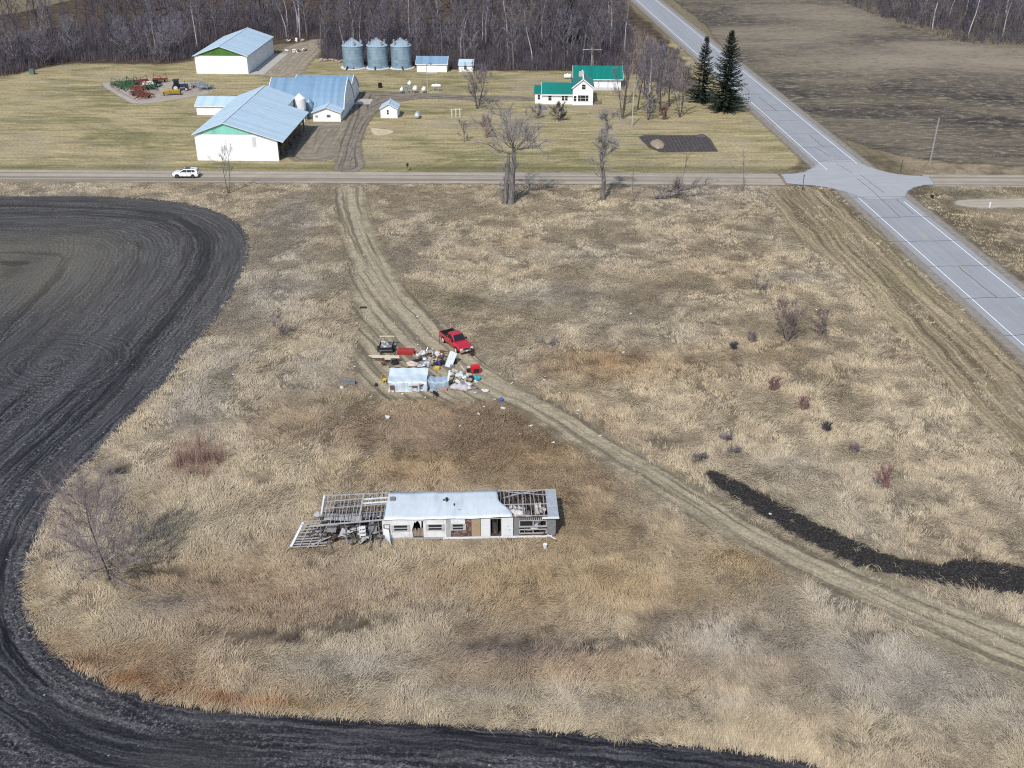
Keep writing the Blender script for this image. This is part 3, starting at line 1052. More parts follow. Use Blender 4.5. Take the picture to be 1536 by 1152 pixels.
def grass(name, n_try, nb, seed, keep, hfun, standing, dens=1.0, bounds=(-115, 125, 46, 208), colmul=None, wmul=1.0):
    r = np.random.default_rng(seed)
    X = r.uniform(bounds[0], bounds[1], n_try)
    Y = r.uniform(bounds[2], bounds[3], n_try)
    dist = np.sqrt(X ** 2 + Y ** 2 + CH ** 2)
    ok = (r.random(n_try) < np.clip((80.0 / dist) ** 2 * dens, 0, 1)) & (np.abs(X) < Y * .47 + 22)
    X, Y, dist = X[ok], Y[ok], dist[ok]
    ok = keep(X, Y, r)
    X, Y, dist = X[ok], Y[ok], dist[ok]
    base = gcol(X, Y)
    th = flow(X, Y)
    wx, wy = fbm(X * .3, Y * .3, 81, 2) * 6, fbm(X * .3, Y * .3, 85, 2) * 6
    swirl = fbm(X * .55 + wx, Y * .55 + wy, 91, 3)
    tuft = r.uniform(.86, 1.16, len(X)) * np.clip(.76 + .62 * swirl, .72, 1.35)  # light and dark swirls paint hummock shading into the blade colour
    hh = hfun(X, Y) * np.clip(1.25 - dist / 260, .5, 1)
    n = len(X) * nb
    def rep(a):
        return np.repeat(a, nb, axis=0)
    ang = rep(th) + r.normal(0, .40, n)
    L = rep(hh) * r.uniform(.6, 1.25, n) * np.where(r.random(n) < .08, 1.15, .72)
    w = rep(.006 + dist * .00018) * r.uniform(.7, 1.4, n) * wmul
    bx = rep(X) + r.normal(0, .16, n); by = rep(Y) + r.normal(0, .16, n)
    ux, uy = np.cos(ang), np.sin(ang)
    px, py = -uy * w * .5, ux * w * .5
    lean = np.clip(r.normal(.93, .07, n), .3, .99) if not standing else np.clip(r.normal(.36, .2, n), 0, .8)
    up = np.sqrt(np.clip(1 - lean ** 2, .02, 1))
    mz = L * .5 * np.minimum(1, up + .25); tz = L * up * r.uniform(.5, 1.0, n)
    mx = bx + ux * L * .40 * lean; my = by + uy * L * .40 * lean
    tx = bx + ux * L * lean; ty = by + uy * L * lean
    z0 = np.full(n, -.02)
    V = np.empty((n, 5, 3), np.float32)
    V[:, 0] = np.stack([bx - px, by - py, z0], 1); V[:, 1] = np.stack([bx + px, by + py, z0], 1)
    V[:, 2] = np.stack([mx + px, my + py, mz], 1); V[:, 3] = np.stack([mx - px, my - py, mz], 1)
    V[:, 4] = np.stack([tx, ty, tz], 1)
    b = np.arange(n)[:, None] * 5
    fl = np.concatenate([b + np.array([0, 1, 2, 3]), b + np.array([3, 2, 4])], 1).ravel()
    sizes = np.tile([4, 3], n)
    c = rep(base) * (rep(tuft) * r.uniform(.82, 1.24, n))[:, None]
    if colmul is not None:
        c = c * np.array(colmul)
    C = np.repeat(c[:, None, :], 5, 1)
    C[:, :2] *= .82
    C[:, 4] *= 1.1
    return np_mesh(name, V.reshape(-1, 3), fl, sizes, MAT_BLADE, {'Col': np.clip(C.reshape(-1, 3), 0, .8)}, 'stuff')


HOMEA = G(560, 812); HOMEB = G(838, 806)
CAMP = wpoly([(545, 515), (690, 510), (725, 545), (770, 600), (640, 602), (560, 600)], 0)


def keep_grass(X, Y, r):
    e = excluded(X, Y)
    dt = sdf(X, Y, TRACK)[0] + r.normal(0, .5, len(X))
    e |= (dt > -.6) & (r.random(len(X)) > .03)
    e |= sdf(X, Y, CAMP)[0] > 0
    e |= r.random(len(X)) > np.clip(2.6 * fbm(X * .5, Y * .5, 61, 3) - .36, .12, 1)
    dv = sdf(X, Y, VERGE)[0] + r.normal(0, .4, len(X))
    e |= (dv > .4) & (r.random(len(X)) > .16)
    e |= (Y > np.interp(X, [ra.x, rb.x], [ra.y - 4.6, rb.y - 4.6]))
    e |= sdf(X, Y, JUNC)[0] > -.4
    e |= sdf(X, Y, ACCESS)[0] > .2
    e |= (X > HOMEA.x - 4.5) & (X < HOMEB.x + .4) & (Y > HOMEB.y + .15) & (Y < HOMEB.y + 4.7)
    e |= (sdf(X, Y, MUD)[0] + r.normal(0, .35, len(X)) > -.5) & (r.random(len(X)) > .015)
    for (bx, by, rx, ry, kc, s_) in _B:
        if kc is DARK and s_ > .3:
            q = ((X - bx) / rx) ** 2 + ((Y - by) / ry) ** 2
            e |= r.random(len(X)) < 1.7 * s_ * np.exp(-q) * np.clip(3.6 * fbm(X * .35, Y * .5, 66, 3) - 1.0, 0, 1)
    h = hx(X, Y)
    e |= (h > 0) & (r.random(len(X)) > .5)
    return ~e


grass('dry_grass', 1900000, 6, 5, keep_grass, lambda X, Y: .38 + 1.0 * fbm(X * .16, Y * .16, 15, 3), False, .78)
# standing stalks: the pale and rusty stands and a fringe along the field
_st = [b for b in _B if b[4] in (PALE, RUST, OCHRE) and b[5] > .6]


def keep_stalk(X, Y, r):
    w = np.zeros(len(X))
    for (bx, by, rx, ry, kc, s) in _st:
        w = np.maximum(w, .5 * np.exp(-((X - bx) / rx) ** 2 - ((Y - by) / ry) ** 2))
    d = -sdf(X, Y, FIELD)[0]
    w = np.maximum(w, np.exp(-((d - .9) / .8) ** 2) * .5)
    w = np.maximum(w, .015)
    return (r.random(len(X)) < w) & keep_grass(X, Y, r)


grass('reed_grass', 420000, 4, 8, keep_stalk, lambda X, Y: .55 + .6 * fbm(X * .2, Y * .2, 18, 2), True, .8, (-80, 80, 46, 140), (1.08, 1.04, 1.0))

# coarse brown weeds, thick behind and below the wreck
_wd = [(G(a, b), rx * mpp(b), abs(G(a, b + ry).y - G(a, b - ry).y) / 2, w_) for a, b, rx, ry, w_ in (
    (720, 655, 160, 45, .55), (560, 660, 120, 30, .5), (450, 640, 60, 20, .4), (400, 890, 120, 60, .35), (300, 900, 80, 40, .35), (760, 880, 220, 60, .22), (800, 990, 160, 36, .5), (700, 960, 60, 20, .5),
    (860, 760, 80, 60, .2), (500, 605, 60, 16, .35), (330, 950, 60, 20, .45), (1090, 1000, 120, 30, .2), (300, 690, 70, 40, .35), (880, 545, 70, 20, .3), (680, 450, 40, 10, .4), (1400, 830, 60, 40, .25), (1130, 745, 60, 12, .4))]


def keep_weed(X, Y, r):
    w = np.zeros(len(X))
    for (g, rx, ry, s_) in _wd:
        w = np.maximum(w, s_ * np.exp(-((X - g.x) / rx) ** 2 - ((Y - g.y) / ry) ** 2))
    w = np.maximum(w * np.clip(2.4 * fbm(X * .3, Y * .3, 71, 3) - .5, 0, 1.5), .006)
    return (r.random(len(X)) < w) & keep_grass(X, Y, r)


grass('dry_weeds', 420000, 5, 13, keep_weed, lambda X, Y: .55 + .7 * fbm(X * .2, Y * .2, 19, 2), True, .8, (-80, 100, 46, 180), (.62, .50, .42), .8)
# ------------------------------------------------------------------ trees
def bark(name, a, b, sc=3.0, stretch=.25):
    k = N(name)
    v = k.noise(k.scale(k.P(), (1, 1, stretch)), sc, 5, .7)
    k.bump(v, .6, .05)
    return k.done(k.mix(k.ramp(v, .34, .66), a, b), .9, 0, .15)


BARK_GREY = bark('bark_grey', (.085, .075, .07), (.21, .19, .175))
BARK_DARK = bark('bark_dark', (.045, .036, .034), (.13, .105, .095))
BARK_BIRCH = bark('bark_birch', (.22, .20, .195), (.50, .485, .47), 2.0, .6)
BARK_DEAD = bark('bark_dead', (.075, .068, .066), (.225, .21, .20), 3.0, .2)
TWIG_PURPLE = M('twig_purple', (.170, .150, .180), .9, 0, .25, .25)  # purple, grey and dark twigs carry a bluish tint for distance haze
TWIG_GREY = M('twig_grey', (.20, .188, .212), .9, 0, .25, .25)
TWIG_DARK = M('twig_dark', (.088, .080, .098), .9, 0, .25, .25)
TWIG_RED = M('twig_red', (.25, .14, .13), .9, 0, .22, .8)
TWIG_BROWN = M('twig_brown', (.20, .15, .145), .9, 0, .25, .6)
TWIG_MAUVE = M('twig_mauve', (.27, .22, .215), .9, 0, .2, .6)
NEEDLE = M('spruce_needle', (.020, .034, .020), .8, 0, .55, 1.2)


def rv(r, s=1.0):
    return Vector((r.gauss(0, s), r.gauss(0, s), r.gauss(0, s)))


def twig(m, p, d, L, w, r):
    """one slender tapering twig: a bent ribbon"""
    a = d.cross(rv(r)).normalized() * (w / 2)
    q = p + d * (L * .55) + rv(r, L * .05)
    e = q + (d + Vector((0, 0, .25)) + rv(r, .16)).normalized() * (L * .5)
    n = len(m.v)
    m.v += [tuple(p - a), tuple(p + a), tuple(q + a * .6), tuple(q - a * .6), tuple(e)]
    m.f += [(n, n + 1, n + 2, n + 3), (n + 3, n + 2, n + 4)]


def make_tree(seed, h, spread, tr, first=.3, nl=13, nsub=5, ntw=6, up=.9, tw=.035, forks=1, crook=.03):
    """trunk and crown of a leafless tree"""
    r = random.Random(seed)
    T, C = MB(), MB()
    stems = []
    for f in range(forks):
        az = 2 * math.pi * (f / forks + r.random() * .2)
        out = Vector((math.cos(az), math.sin(az), 0)) * (0 if forks == 1 else .22)
        p, d = Vector((out.x * tr * 2, out.y * tr * 2, -.15)), (Vector((0, 0, 1)) + out + rv(r, .03)).normalized()
        pts = [p.copy()]
        ns = 8
        for i in range(ns):
            d = (d + rv(r, crook * 1.6) + Vector((0, 0, .06))).normalized()
            p = p + d * (h * .92 / ns)
            pts.append(p.copy())
        t2 = tr / (1 if forks == 1 else forks ** .5)
        rads = [t2 * (1.25 if i == 0 else (1 - i / (ns + .3)) ** .8) + .012 for i in range(ns + 1)]
        T.tube(pts, rads, 6)
        stems.append((pts, rads))
    for pts, rads in stems:
        ns = len(pts) - 1
        for l in range(max(3, nl // forks)):
            t = first + (1 - first) * ((l + r.random()) / max(3, nl // forks))
            t = min(t, .985)
            i = min(int(t * ns), ns - 1)
            fr = t * ns - i
            p = pts[i].lerp(pts[i + 1], fr)
            az = l * 2.4 + r.random()
            el = R(r.uniform(18, 48)) + (t - .5) * .5 * up
            d = Vector((math.cos(az) * math.cos(el), math.sin(az) * math.cos(el), math.sin(el) * up + .1)).normalized()
            shape = (.55 + .75 * math.sin(math.pi * min(1, (t - first) / (1 - first) * .85 + .12)))
            L = spread * shape * r.uniform(.65, 1.12)
            q, bp, bd = p.copy(), [p.copy()], d
            for s in range(4):
                bd = (bd + rv(r, .13) + Vector((0, 0, .10 * up))).normalized()
                q = q + bd * (L / 4)
                bp.append(q.copy())
            br = min(rads[i] * .55, .02 + L * .016)
            C.tube(bp, [br, br * .75, br * .5, br * .32, .008], 4, False)
            for s in range(nsub):
                t2 = .22 + .76 * (s + r.random()) / nsub
                j = min(int(t2 * 4), 3)
                sp = bp[j].lerp(bp[j + 1], t2 * 4 - j)
                sdv = ((bp[j + 1] - bp[j]).normalized() + rv(r, .55) + Vector((0, 0, .25 * up))).normalized()
                sl_ = L * .42 * r.uniform(.6, 1.2) * (1.15 - t2 * .5)
                se = sp + sdv * sl_ * .5 + rv(r, .04)
                ee = se + (sdv + rv(r, .2) + Vector((0, 0, .2 * up))).normalized() * sl_ * .5
                C.tube([sp, se, ee], [br * .42, br * .28, .006], 3, False)
                for w in range(ntw):
                    u = r.random()
                    tp = sp.lerp(se, u * 2) if u < .5 else se.lerp(ee, u * 2 - 1)
                    td = (sdv + rv(r, .6) + Vector((0, 0, .3 * up))).normalized()
                    twig(C, tp, td, r.uniform(.35, .95) * (.45 + spread * .2), tw * r.uniform(.7, 1.3), r)
    return T, C


_proto = {}


def tree_proto(key, trunk_mat, twig_mat, **kw):
    T, C = make_tree(**kw)
    a, b = T.build('trunk', trunk_mat), C.build('crown', twig_mat, fix=False)
    for o in (a, b):
        col.objects.unlink(o)
    _proto[key] = (a.data, b.data)


for i in range(7):
    tree_proto(('wood', i), BARK_GREY if i % 2 else BARK_DARK, (TWIG_PURPLE, TWIG_GREY, TWIG_DARK)[i % 3], seed=100 + i, h=14 + i % 3 * 1.5, spread=2.5 + .25 * (i % 4), tr=.19, first=.28, nl=15, nsub=5, ntw=8, up=1.25, tw=.05)
for i in range(3):
    tree_proto(('birch', i), BARK_BIRCH, TWIG_PURPLE if i % 2 else TWIG_GREY, seed=140 + i, h=15.5 + i, spread=2.2, tr=.20, first=.5, nl=12, nsub=5, ntw=8, up=1.25, tw=.05, crook=.05)
for i in range(4):
    tree_proto(('round', i), BARK_DARK, (TWIG_PURPLE, TWIG_GREY)[i % 2], seed=170 + i, h=8.5 + i * .6, spread=3.6, tr=.17, first=.10, nl=18, nsub=6, ntw=9, up=1.1, tw=.05, forks=1 + i % 3)


def put_tree(name, key, p, rz, s, label, cat='tree', group=None, sz=None):
    t = thing(name, label, cat, p, rz, group)
    t.scale = (s, s, sz or s)
    for n, me in zip(('trunk', 'crown'), _proto[key]):
        o = bpy.data.objects.new(n, me)
        o.parent = t
        col.objects.link(o)
    return t


def scatter(poly, n, dmin, seed, front, tries=60000):
    """places in an outline, crowded towards its front edge"""
    r = np.random.default_rng(seed)
    xs = [p[0] for p in poly]; ys = [p[1] for p in poly]
    X = r.uniform(min(xs), max(xs), tries); Y = r.uniform(min(ys), max(ys), tries)
    d = sdf(X, Y, poly)[0]
    fl = np.interp(X, [f[0] for f in front], [f[1] for f in front])
    dep = Y - fl
    ok = (d > 0) & (r.random(tries) < np.exp(-np.clip(dep, 0, 200) / 38))
    out = []
    for x, y in zip(X[ok], Y[ok]):
        if all((x - a) ** 2 + (y - b) ** 2 > dmin * dmin for a, b in out):
            out.append((x, y))
            if len(out) >= n:
                break
    return out


fa = [(484, 90), (530, 97), (620, 101), (720, 105), (850, 106), (942, 105)]
fb = [(-220, 128), (0, 118), (70, 99), (110, 92), (200, 93), (250, 95), (290, 87), (305, 70), (420, 60), (478, 58)]
fc = [(1200, -30), (1262, 2), (1290, 14), (1340, 32), (1400, 52), (1440, 63), (1536, 69), (1640, 71)]
WA = [G(*p) for p in fa + [(948, 60), (925, 0), (910, -40), (478, -40), (478, 50)]]
WB = [G(*p) for p in fb + [(474, 20), (470, -30), (300, -30), (150, 8), (135, 26), (0, 60), (-220, 90)]]
WC = [G(*p) for p in fc + [(1640, 0), (1640, -40), (1180, -60)]]
rr_ = random.Random(3)
GA, GB, GC = 'bare trees of the wood behind the bins', 'bare trees of the thicket behind the sheds', 'bare trees of the wood beyond the brown field'
for i, (x, y) in enumerate(scatter(WA, 150, 1.7, 1, [G(*p) for p in fa])):
    b = rr_.random() < .2
    key = ('birch', rr_.randrange(3)) if b else ('wood', rr_.randrange(7))
    put_tree('birch_tree' if b else 'bare_tree', key, (x, y, 0), rr_.uniform(0, 6.3), rr_.uniform(.85, 1.12),
             'pale trunked leafless birch in the dense wood behind the grain bins and house' if b else 'slender leafless grey tree in the dense wood behind the grain bins and house', 'tree', GA + (' with white bark' if b else ''))
for i, (x, y) in enumerate(scatter(WB, 92, 2.2, 2, [G(*p) for p in fb])):
    q = proj((x, y, 0))
    lowl = q[0] < 285
    b = rr_.random() < (.015 if lowl else .10)
    key = ('birch', rr_.randrange(3)) if b else (('round', rr_.randrange(4)) if (lowl and rr_.random() < .75) or rr_.random() < .15 else ('wood', rr_.randrange(7)))
    rd = key[0] == 'round'
    put_tree('birch_tree' if b else ('round_bare_tree' if rd else 'bare_tree'), key, (x, y, 0), rr_.uniform(0, 6.3), rr_.uniform(.85, 1.15) * (.85 if lowl and not rd else 1),
             'pale trunked birch standing in the thicket left of the grain bins' if b else ('low round leafless tree in the purple thicket beyond the machine yard' if rd else 'tall leafless grey tree in the thicket beyond the two white pole sheds'),
             'tree', GB + (' with white bark' if b else ' with round crowns' if rd else ''))
for i, (x, y) in enumerate(scatter(WC, 56, 2.2, 4, [G(*p) for p in fc])):
    b = rr_.random() < .28
    key = ('birch', rr_.randrange(3)) if b else ('wood', rr_.randrange(7))
    put_tree('birch_tree' if b else 'bare_tree', key, (x, y, 0), rr_.uniform(0, 6.3), rr_.uniform(.85, 1.1),
             'white trunked birch along the wood at the far edge of the brown field' if b else 'leafless grey tree along the wood at the far edge of the brown field', 'tree', GC + (' with white bark' if b else ''))


# the depth of the woods and their brush, seen only as a mass
def merged(name, places, mat, keys):
    vs, fs, n = [], [], 0
    sizes = []
    for (x, y, s, rz) in places:
        for me in _proto[keys[rr_.randrange(len(keys))]]:
            m = len(me.vertices)
            co_ = np.empty(m * 3, np.float32); me.vertices.foreach_get('co', co_)
            co_ = co_.reshape(-1, 3) * s
            c_, s_ = math.cos(rz), math.sin(rz)
            co_ = np.stack([co_[:, 0] * c_ - co_[:, 1] * s_ + x, co_[:, 0] * s_ + co_[:, 1] * c_ + y, co_[:, 2]], 1)
            li = np.empty(len(me.loops), np.int32); me.loops.foreach_get('vertex_index', li)
            sz = np.empty(len(me.polygons), np.int32); me.polygons.foreach_get('loop_total', sz)
            vs.append(co_); fs.append(li + n); sizes.append(sz); n += m
    return np_mesh(name, np.concatenate(vs), np.concatenate(fs), np.concatenate(sizes), mat, None, 'stuff')


def mass(poly, n, seed):
    r = np.random.default_rng(seed)
    xs = [p[0] for p in poly]; ys = [p[1] for p in poly]
    X = r.uniform(min(xs), max(xs), n * 12); Y = r.uniform(min(ys), max(ys), n * 12)
    ok = sdf(X, Y, poly)[0] > 1.5
    X, Y = X[ok][:n], Y[ok][:n]
    return [(x, y, r.uniform(.8, 1.1), r.uniform(0, 6.3)) for x, y in zip(X, Y)]


wk = [('wood', i) for i in range(7)]
merged('distant_woods', mass([G(*p) for p in ((486, 78), (945, 92), (915, -60), (480, -60))], 230, 21) + mass([G(*p) for p in ((-220, 105), (0, 92), (140, 70), (478, 40), (476, -50), (240, -50), (140, 0), (134, 24), (0, 50), (-220, 70))], 190, 22)
       + mass([G(*p) for p in ((1240, -14), (1290, 8), (1400, 44), (1536, 62), (1660, 64), (1660, -60), (1180, -70))], 300, 23), TWIG_DARK, wk)


def brush(name, polys, n, mat, seed, h0, h1, w):
    r = np.random.default_rng(seed)
    out = []
    for poly, share in polys:
        xs = [p[0] for p in poly]; ys = [p[1] for p in poly]
        c = int(n * share)
        X = r.uniform(min(xs), max(xs), c * 10); Y = r.uniform(min(ys), max(ys), c * 10)
        ok = (sdf(X, Y, poly)[0] > -1.0 + 1.6 * fbm(X * .2, Y * .2, seed, 2)) & (r.random(len(X)) < .25 + 1.2 * (fbm(X * .08, Y * .08, seed + 3, 3) - .2))
        out.append(np.stack([X[ok][:c], Y[ok][:c]], 1))
    P = np.concatenate(out)
    m = len(P)
    P = np.repeat(P, 5, 0) + r.normal(0, .5, (m * 5, 2))
    m = len(P)
    h = r.uniform(h0, h1, m)
    a = r.uniform(0, 6.3, m)
    ln = r.uniform(.1, .5, m) * h
    ux, uy = np.cos(a), np.sin(a)
    ww = w * r.uniform(.6, 1.4, m)
    V = np.empty((m, 3, 3), np.float32)
    V[:, 0] = np.stack([P[:, 0] - uy * ww, P[:, 1] + ux * ww, np.zeros(m)], 1)
    V[:, 1] = np.stack([P[:, 0] + uy * ww, P[:, 1] - ux * ww, np.zeros(m)], 1)
    V[:, 2] = np.stack([P[:, 0] + ux * ln, P[:, 1] + uy * ln, h], 1)
    return np_mesh(name, V.reshape(-1, 3), np.arange(m * 3), np.full(m, 3), mat, None, 'stuff')


BR = [([G(*p) for p in fa + [(948, 60), (940, 40), (478, 40)]], .38), ([G(*p) for p in fb + [(474, 20), (300, 20), (140, 40), (0, 70), (-220, 90)]], .34), ([G(*p) for p in fc + [(1640, 20), (1536, 10), (1300, -30)]], .28)]
brush('undergrowth', BR, 17000, TWIG_DARK, 31, .8, 4.2, .05)
brush('undergrowth', [(BR[1][0], .6), (BR[0][0], .4)], 5000, M('twig_russet', (.15, .118, .125), .9, 0, .3, .2), 33, .6, 3.4, .05)
# roadside scrub that runs along the highway past the house
SCR = [G(*p) for p in ((940, 112), (1030, 140), (1020, 95), (985, 62), (945, 40), (930, 50))]
brush('undergrowth', [(SCR, 1)], 1000, M('twig_tan', (.26, .215, .185), .9, 0, .3, .3), 35, .5, 2.2, .05)


# ---- single trees round the house
def single(name, px, py, top, spread, label, seed, trunk=BARK_DARK, twigs=TWIG_PURPLE, group=None, **kw):
    h = hz(px, py, top) if top is not None else kw.pop('h')
    a = dict(seed=seed, h=h, spread=spread, tr=.011 * h + .03, first=.18, nl=15, nsub=6, ntw=8, up=1.0, tw=.04)
    kw['ntw'] = int(kw.get('ntw', 8) * 2.2)
    kw['tw'] = kw.get('tw', .04) * .8
    a.update(kw)
    T, C = make_tree(**a)
    t = thing(name, label, 'shrub' if 'bush' in name or 'shrub' in name else 'tree', G(px, py), 0, group)
    T.build('trunk', trunk, t)
    C.build('crown', twigs, t, fix=False)
    return t


single('bare_tree', 716, 163, 100, 3.9, 'wide round leafless tree on the lawn between the small sheds and the green roofed house', 1, forks=2, nl=24, ntw=12, first=.14, tr=.22)
single('bare_tree', 696, 213, 183, 1.5, 'very small leafless yard tree with a thin single trunk', 2, nl=10, tw=.03)
single('bare_shrub', 730, 207, 179, 1.6, 'reddish upright bare shrub on the lawn beside the smallest yard tree', 3, TWIG_RED, TWIG_RED, forks=4, nl=16, first=.2, tr=.12, up=1.3)
single('bare_shrub', 806, 178, 160, 1.5, 'small dark bare shrub below the left end of the white house', 4, forks=4, nl=14, first=.1)
single('bare_shrub', 838, 182, 159, 1.9, 'dense dark bare shrub in front of the white house wall', 5, BARK_DARK, TWIG_DARK, forks=5, nl=22, ntw=12, first=.05)
single('bare_tree', 934, 178, 100, 3.4, 'leafless tree with forked dark trunks right of the garage apron', 6, forks=4, nl=20, first=.25, tr=.24, up=1.2)
for i, (px, py, top, sp, fk, lab) in enumerate(((972, 172, 62, 3.0, 1, 'tall leafless tree with a pale upper trunk between house and spruces'), (990, 168, 66, 2.6, 1, 'dark slim leafless tree standing in the row beside the pair of spruces'),
                                                 (1003, 160, 72, 2.8, 1, 'stout leafless tree, thickest trunk of the yard row by the spruces'), (956, 165, 70, 2.8, 1, 'leafless tree at the left end of the yard row nearest the garage'),
                                                 (1020, 176, 92, 2.3, 4, 'many stemmed leafless tree with tan bark just left of the spruces'), (972, 180, 132, 1.2, 3, 'low bare sapling clump under the yard row of trees'),
                                                 (995, 180, 160, .9, 4, 'small reddish bare shrub on the lawn below the yard trees'), (966, 142, 55, 2.6, 1, 'leafless tree at the back of the yard row close to the wood'), (985, 140, 60, 2.6, 1, 'grey leafless tree at the back of the yard row toward the highway'))):
    single('bare_shrub' if i in (5, 6) else 'bare_tree', px, py, top, sp, lab, 20 + i, BARK_BIRCH if i == 0 else BARK_DARK, (TWIG_PURPLE, TWIG_GREY, TWIG_PURPLE)[i % 3] if i != 6 else TWIG_RED, 'bare trees between the house and the spruces', forks=fk, nl=24, nsub=7, ntw=8, up=1.25)
single('sapling', 343, 290, 226, 2.6, 'thin leafless young tree at the roadside in front of the pole shed', 31, BARK_GREY, TWIG_GREY, forks=2, nl=12, ntw=5, first=.45, tr=.12, tw=.026, up=1.5)
single('sapling', 950, 303, 246, .9, 'very thin pale sapling in the ditch right of the dead trunks', 32, BARK_GREY, TWIG_MAUVE, nl=9, ntw=3, first=.35, tr=.06, tw=.022, up=1.5)
single('sapling', 1113, 286, 222, .9, 'thin pale sapling at the roadside left of the junction', 33, BARK_GREY, TWIG_MAUVE, nl=9, ntw=3, first=.3, tr=.06, tw=.022, up=1.5)
# prairie shrubs
single('bare_shrub', 1180, 512, 459, 2.0, 'largest dark bare shrub standing alone in the prairie', 41, TWIG_BROWN, TWIG_BROWN, forks=7, nl=34, nsub=6, ntw=7, first=.2, tr=.17, tw=.03, up=1.3)
single('bare_shrub', 1229, 504, 470, 1.25, 'dark bare shrub just right of the largest prairie shrub', 42, TWIG_BROWN, TWIG_BROWN, forks=6, nl=26, nsub=5, ntw=6, first=.2, tr=.12, tw=.028, up=1.3)
for i, (px, py, top, sp, lab, mt) in enumerate(((1160, 588, 568, .8, 'low dark red shrub below the pair of dark prairie shrubs', TWIG_RED), (1204, 617, 597, .8, 'brightest red low shrub in the pale prairie grass', TWIG_RED),
                                                (1240, 649, 636, .6, 'smallest dull low shrub in the pale prairie grass', TWIG_DARK), (1324, 735, 702, .95, 'pinkish upright shrub in the prairie near the mown verge', TWIG_RED),
                                                (1100, 526, 514, .5, 'tiny dark shrub left of the largest prairie shrub', TWIG_DARK), (1281, 682, 668, .7, 'thin mauve shrub in the middle of the pale prairie', TWIG_MAUVE),
                                                (1127, 515, 498, .8, 'faint mauve brush patch beside the largest prairie shrub', TWIG_MAUVE), (420, 505, 475, 1.3, 'faint mauve shrub in the grass left of the dump site', TWIG_MAUVE))):
    single('bare_shrub', px, py, top, sp, lab, 50 + i, mt, mt, forks=6, nl=22, nsub=4, ntw=6, first=.05, tr=.05, tw=.03, up=1.4)
for i, (px, py, w, lab) in enumerate(((1090, 662, .7, 'dark rotten stump clump above the burnt strip'), (1103, 681, .8, 'lower of two dark stump clumps above the burnt strip'), (1050, 690, .7, 'dark dead weed clump at the upper end of the burnt strip'), (1140, 436, 1.6, 'dead dark branches lying flat in the upper prairie'), (822, 518, 1.6, 'short dead branch lying in the prairie right of the pickup'))):
    single('dead_shrub', px, py, None, w, lab, 70 + i, BARK_DARK, TWIG_PURPLE, h=.9 if i < 3 else .5, forks=5, nl=14, nsub=3, ntw=3, first=.05, tr=.07, tw=.04, up=.6)
# the mauve young tree and the reddish willow clump by the black field
single('bare_tree', 166, 870, 738, 4.4, 'hazy mauve leafless young tree near the curved field edge', 80, BARK_DARK, TWIG_MAUVE, forks=1, nl=46, nsub=11, ntw=9, first=.05, tr=.09, tw=.021, up=.85)
wl = thing('willow_shrub', 'dense clump of reddish upright willow stems in the dry grass', 'shrub', G(300, 692))
m = MB(); r = random.Random(5)
WC_ = [(r.gauss(0, 1.6), r.gauss(0, 1.2)) for _ in range(13)]
for i in range(620):
    a, d = r.random() * 6.28, abs(r.gauss(0, .42))
    wc = WC_[i % 13]
    p = Vector((wc[0] + math.cos(a) * d, wc[1] + math.sin(a) * d, 0))
    twig(m, p, Vector((math.cos(a) * .35 * d, math.sin(a) * .35 * d, 1)).normalized() + rv(r, .08), r.uniform(1.8, 4.6) * (1 - .12 * (i % 5)), .038, r)
m.build('stems', M('willow_red', (.34, .215, .18), .9, 0, .3, .8), wl, fix=False)


# ---- spruces
def spruce(px, py, top, rad, seed, label, gap=0.0):
    h = hz(px, py, top)
    r = random.Random(seed)
    t = thing('spruce_tree', label, 'tree', G(px, py), 0, 'pair of spruces at the highway')
    T = MB()
    T.tube([(0, 0, -.1), (.05, 0, h * .5), (0, .03, h * .97)], [.30, .19, .02], 8)
    T.build('trunk', BARK_DARK, t)
    C = MB()
    z = .9
    while z < h * .985:
        f = z / h
        rr = 1.45 * rad * (1 - f) ** .82 * (1.0 if f > .12 else .55 + f * 3.7) + .12
        nb = max(5, int(10 - f * 4))
        a0 = r.random() * 6.28
        for b in range(nb):
            if r.random() < gap * (1.3 - abs(f - .6)):
                continue
            az = a0 + 2 * math.pi * b / nb + r.gauss(0, .2)
            L = rr * r.uniform(.62, 1.16)
            dr = -.30 + .75 * f + r.gauss(0, .08)
            d = Vector((math.cos(az), math.sin(az), dr))
            p0 = Vector((0, 0, z))
            p1 = p0 + d * L * .6
            p2 = p1 + Vector((math.cos(az), math.sin(az), dr + .35)) * L * .4
            C.tube([p0, p1, p2], [.04, .025, .008], 3, False)
            ns = int(5 + L * 5)
            sdv = Vector((-math.sin(az), math.cos(az), 0))
            for s in range(ns):
                u = .12 + .88 * (s + r.random()) / ns
                q = p0.lerp(p1, u / .6) if u < .6 else p1.lerp(p2, (u - .6) / .4)
                for side in (-1, 1):
                    w = r.uniform(.3, .62) * (1.15 - u * .55) * (.55 + .45 * (1 - f))
                    e = q + sdv * side * w + Vector((math.cos(az), math.sin(az), 0)) * w * .55 + Vector((0, 0, -w * r.uniform(.05, .65)))
                    wv = Vector((math.cos(az), math.sin(az), r.gauss(0, .35))) * r.uniform(.07, .13)
                    C.quad(q - wv, q + wv, e + wv * .35, e - wv * .35)
        z += .26 + .12 * (1 - f)
    C.build('crown', NEEDLE, t, fix=False)


spruce(1087, 166, 44, 3.9, 1, 'larger dense dark green spruce, right one of the pair beside the highway')
spruce(1052, 153, 53, 3.1, 2, 'smaller spruce with a sparse gappy top, left one of the pair', .26)
spruce(856, 70, -8, 2.6, 3, 'dark spruce showing among the bare trees of the wood behind the house', .1)


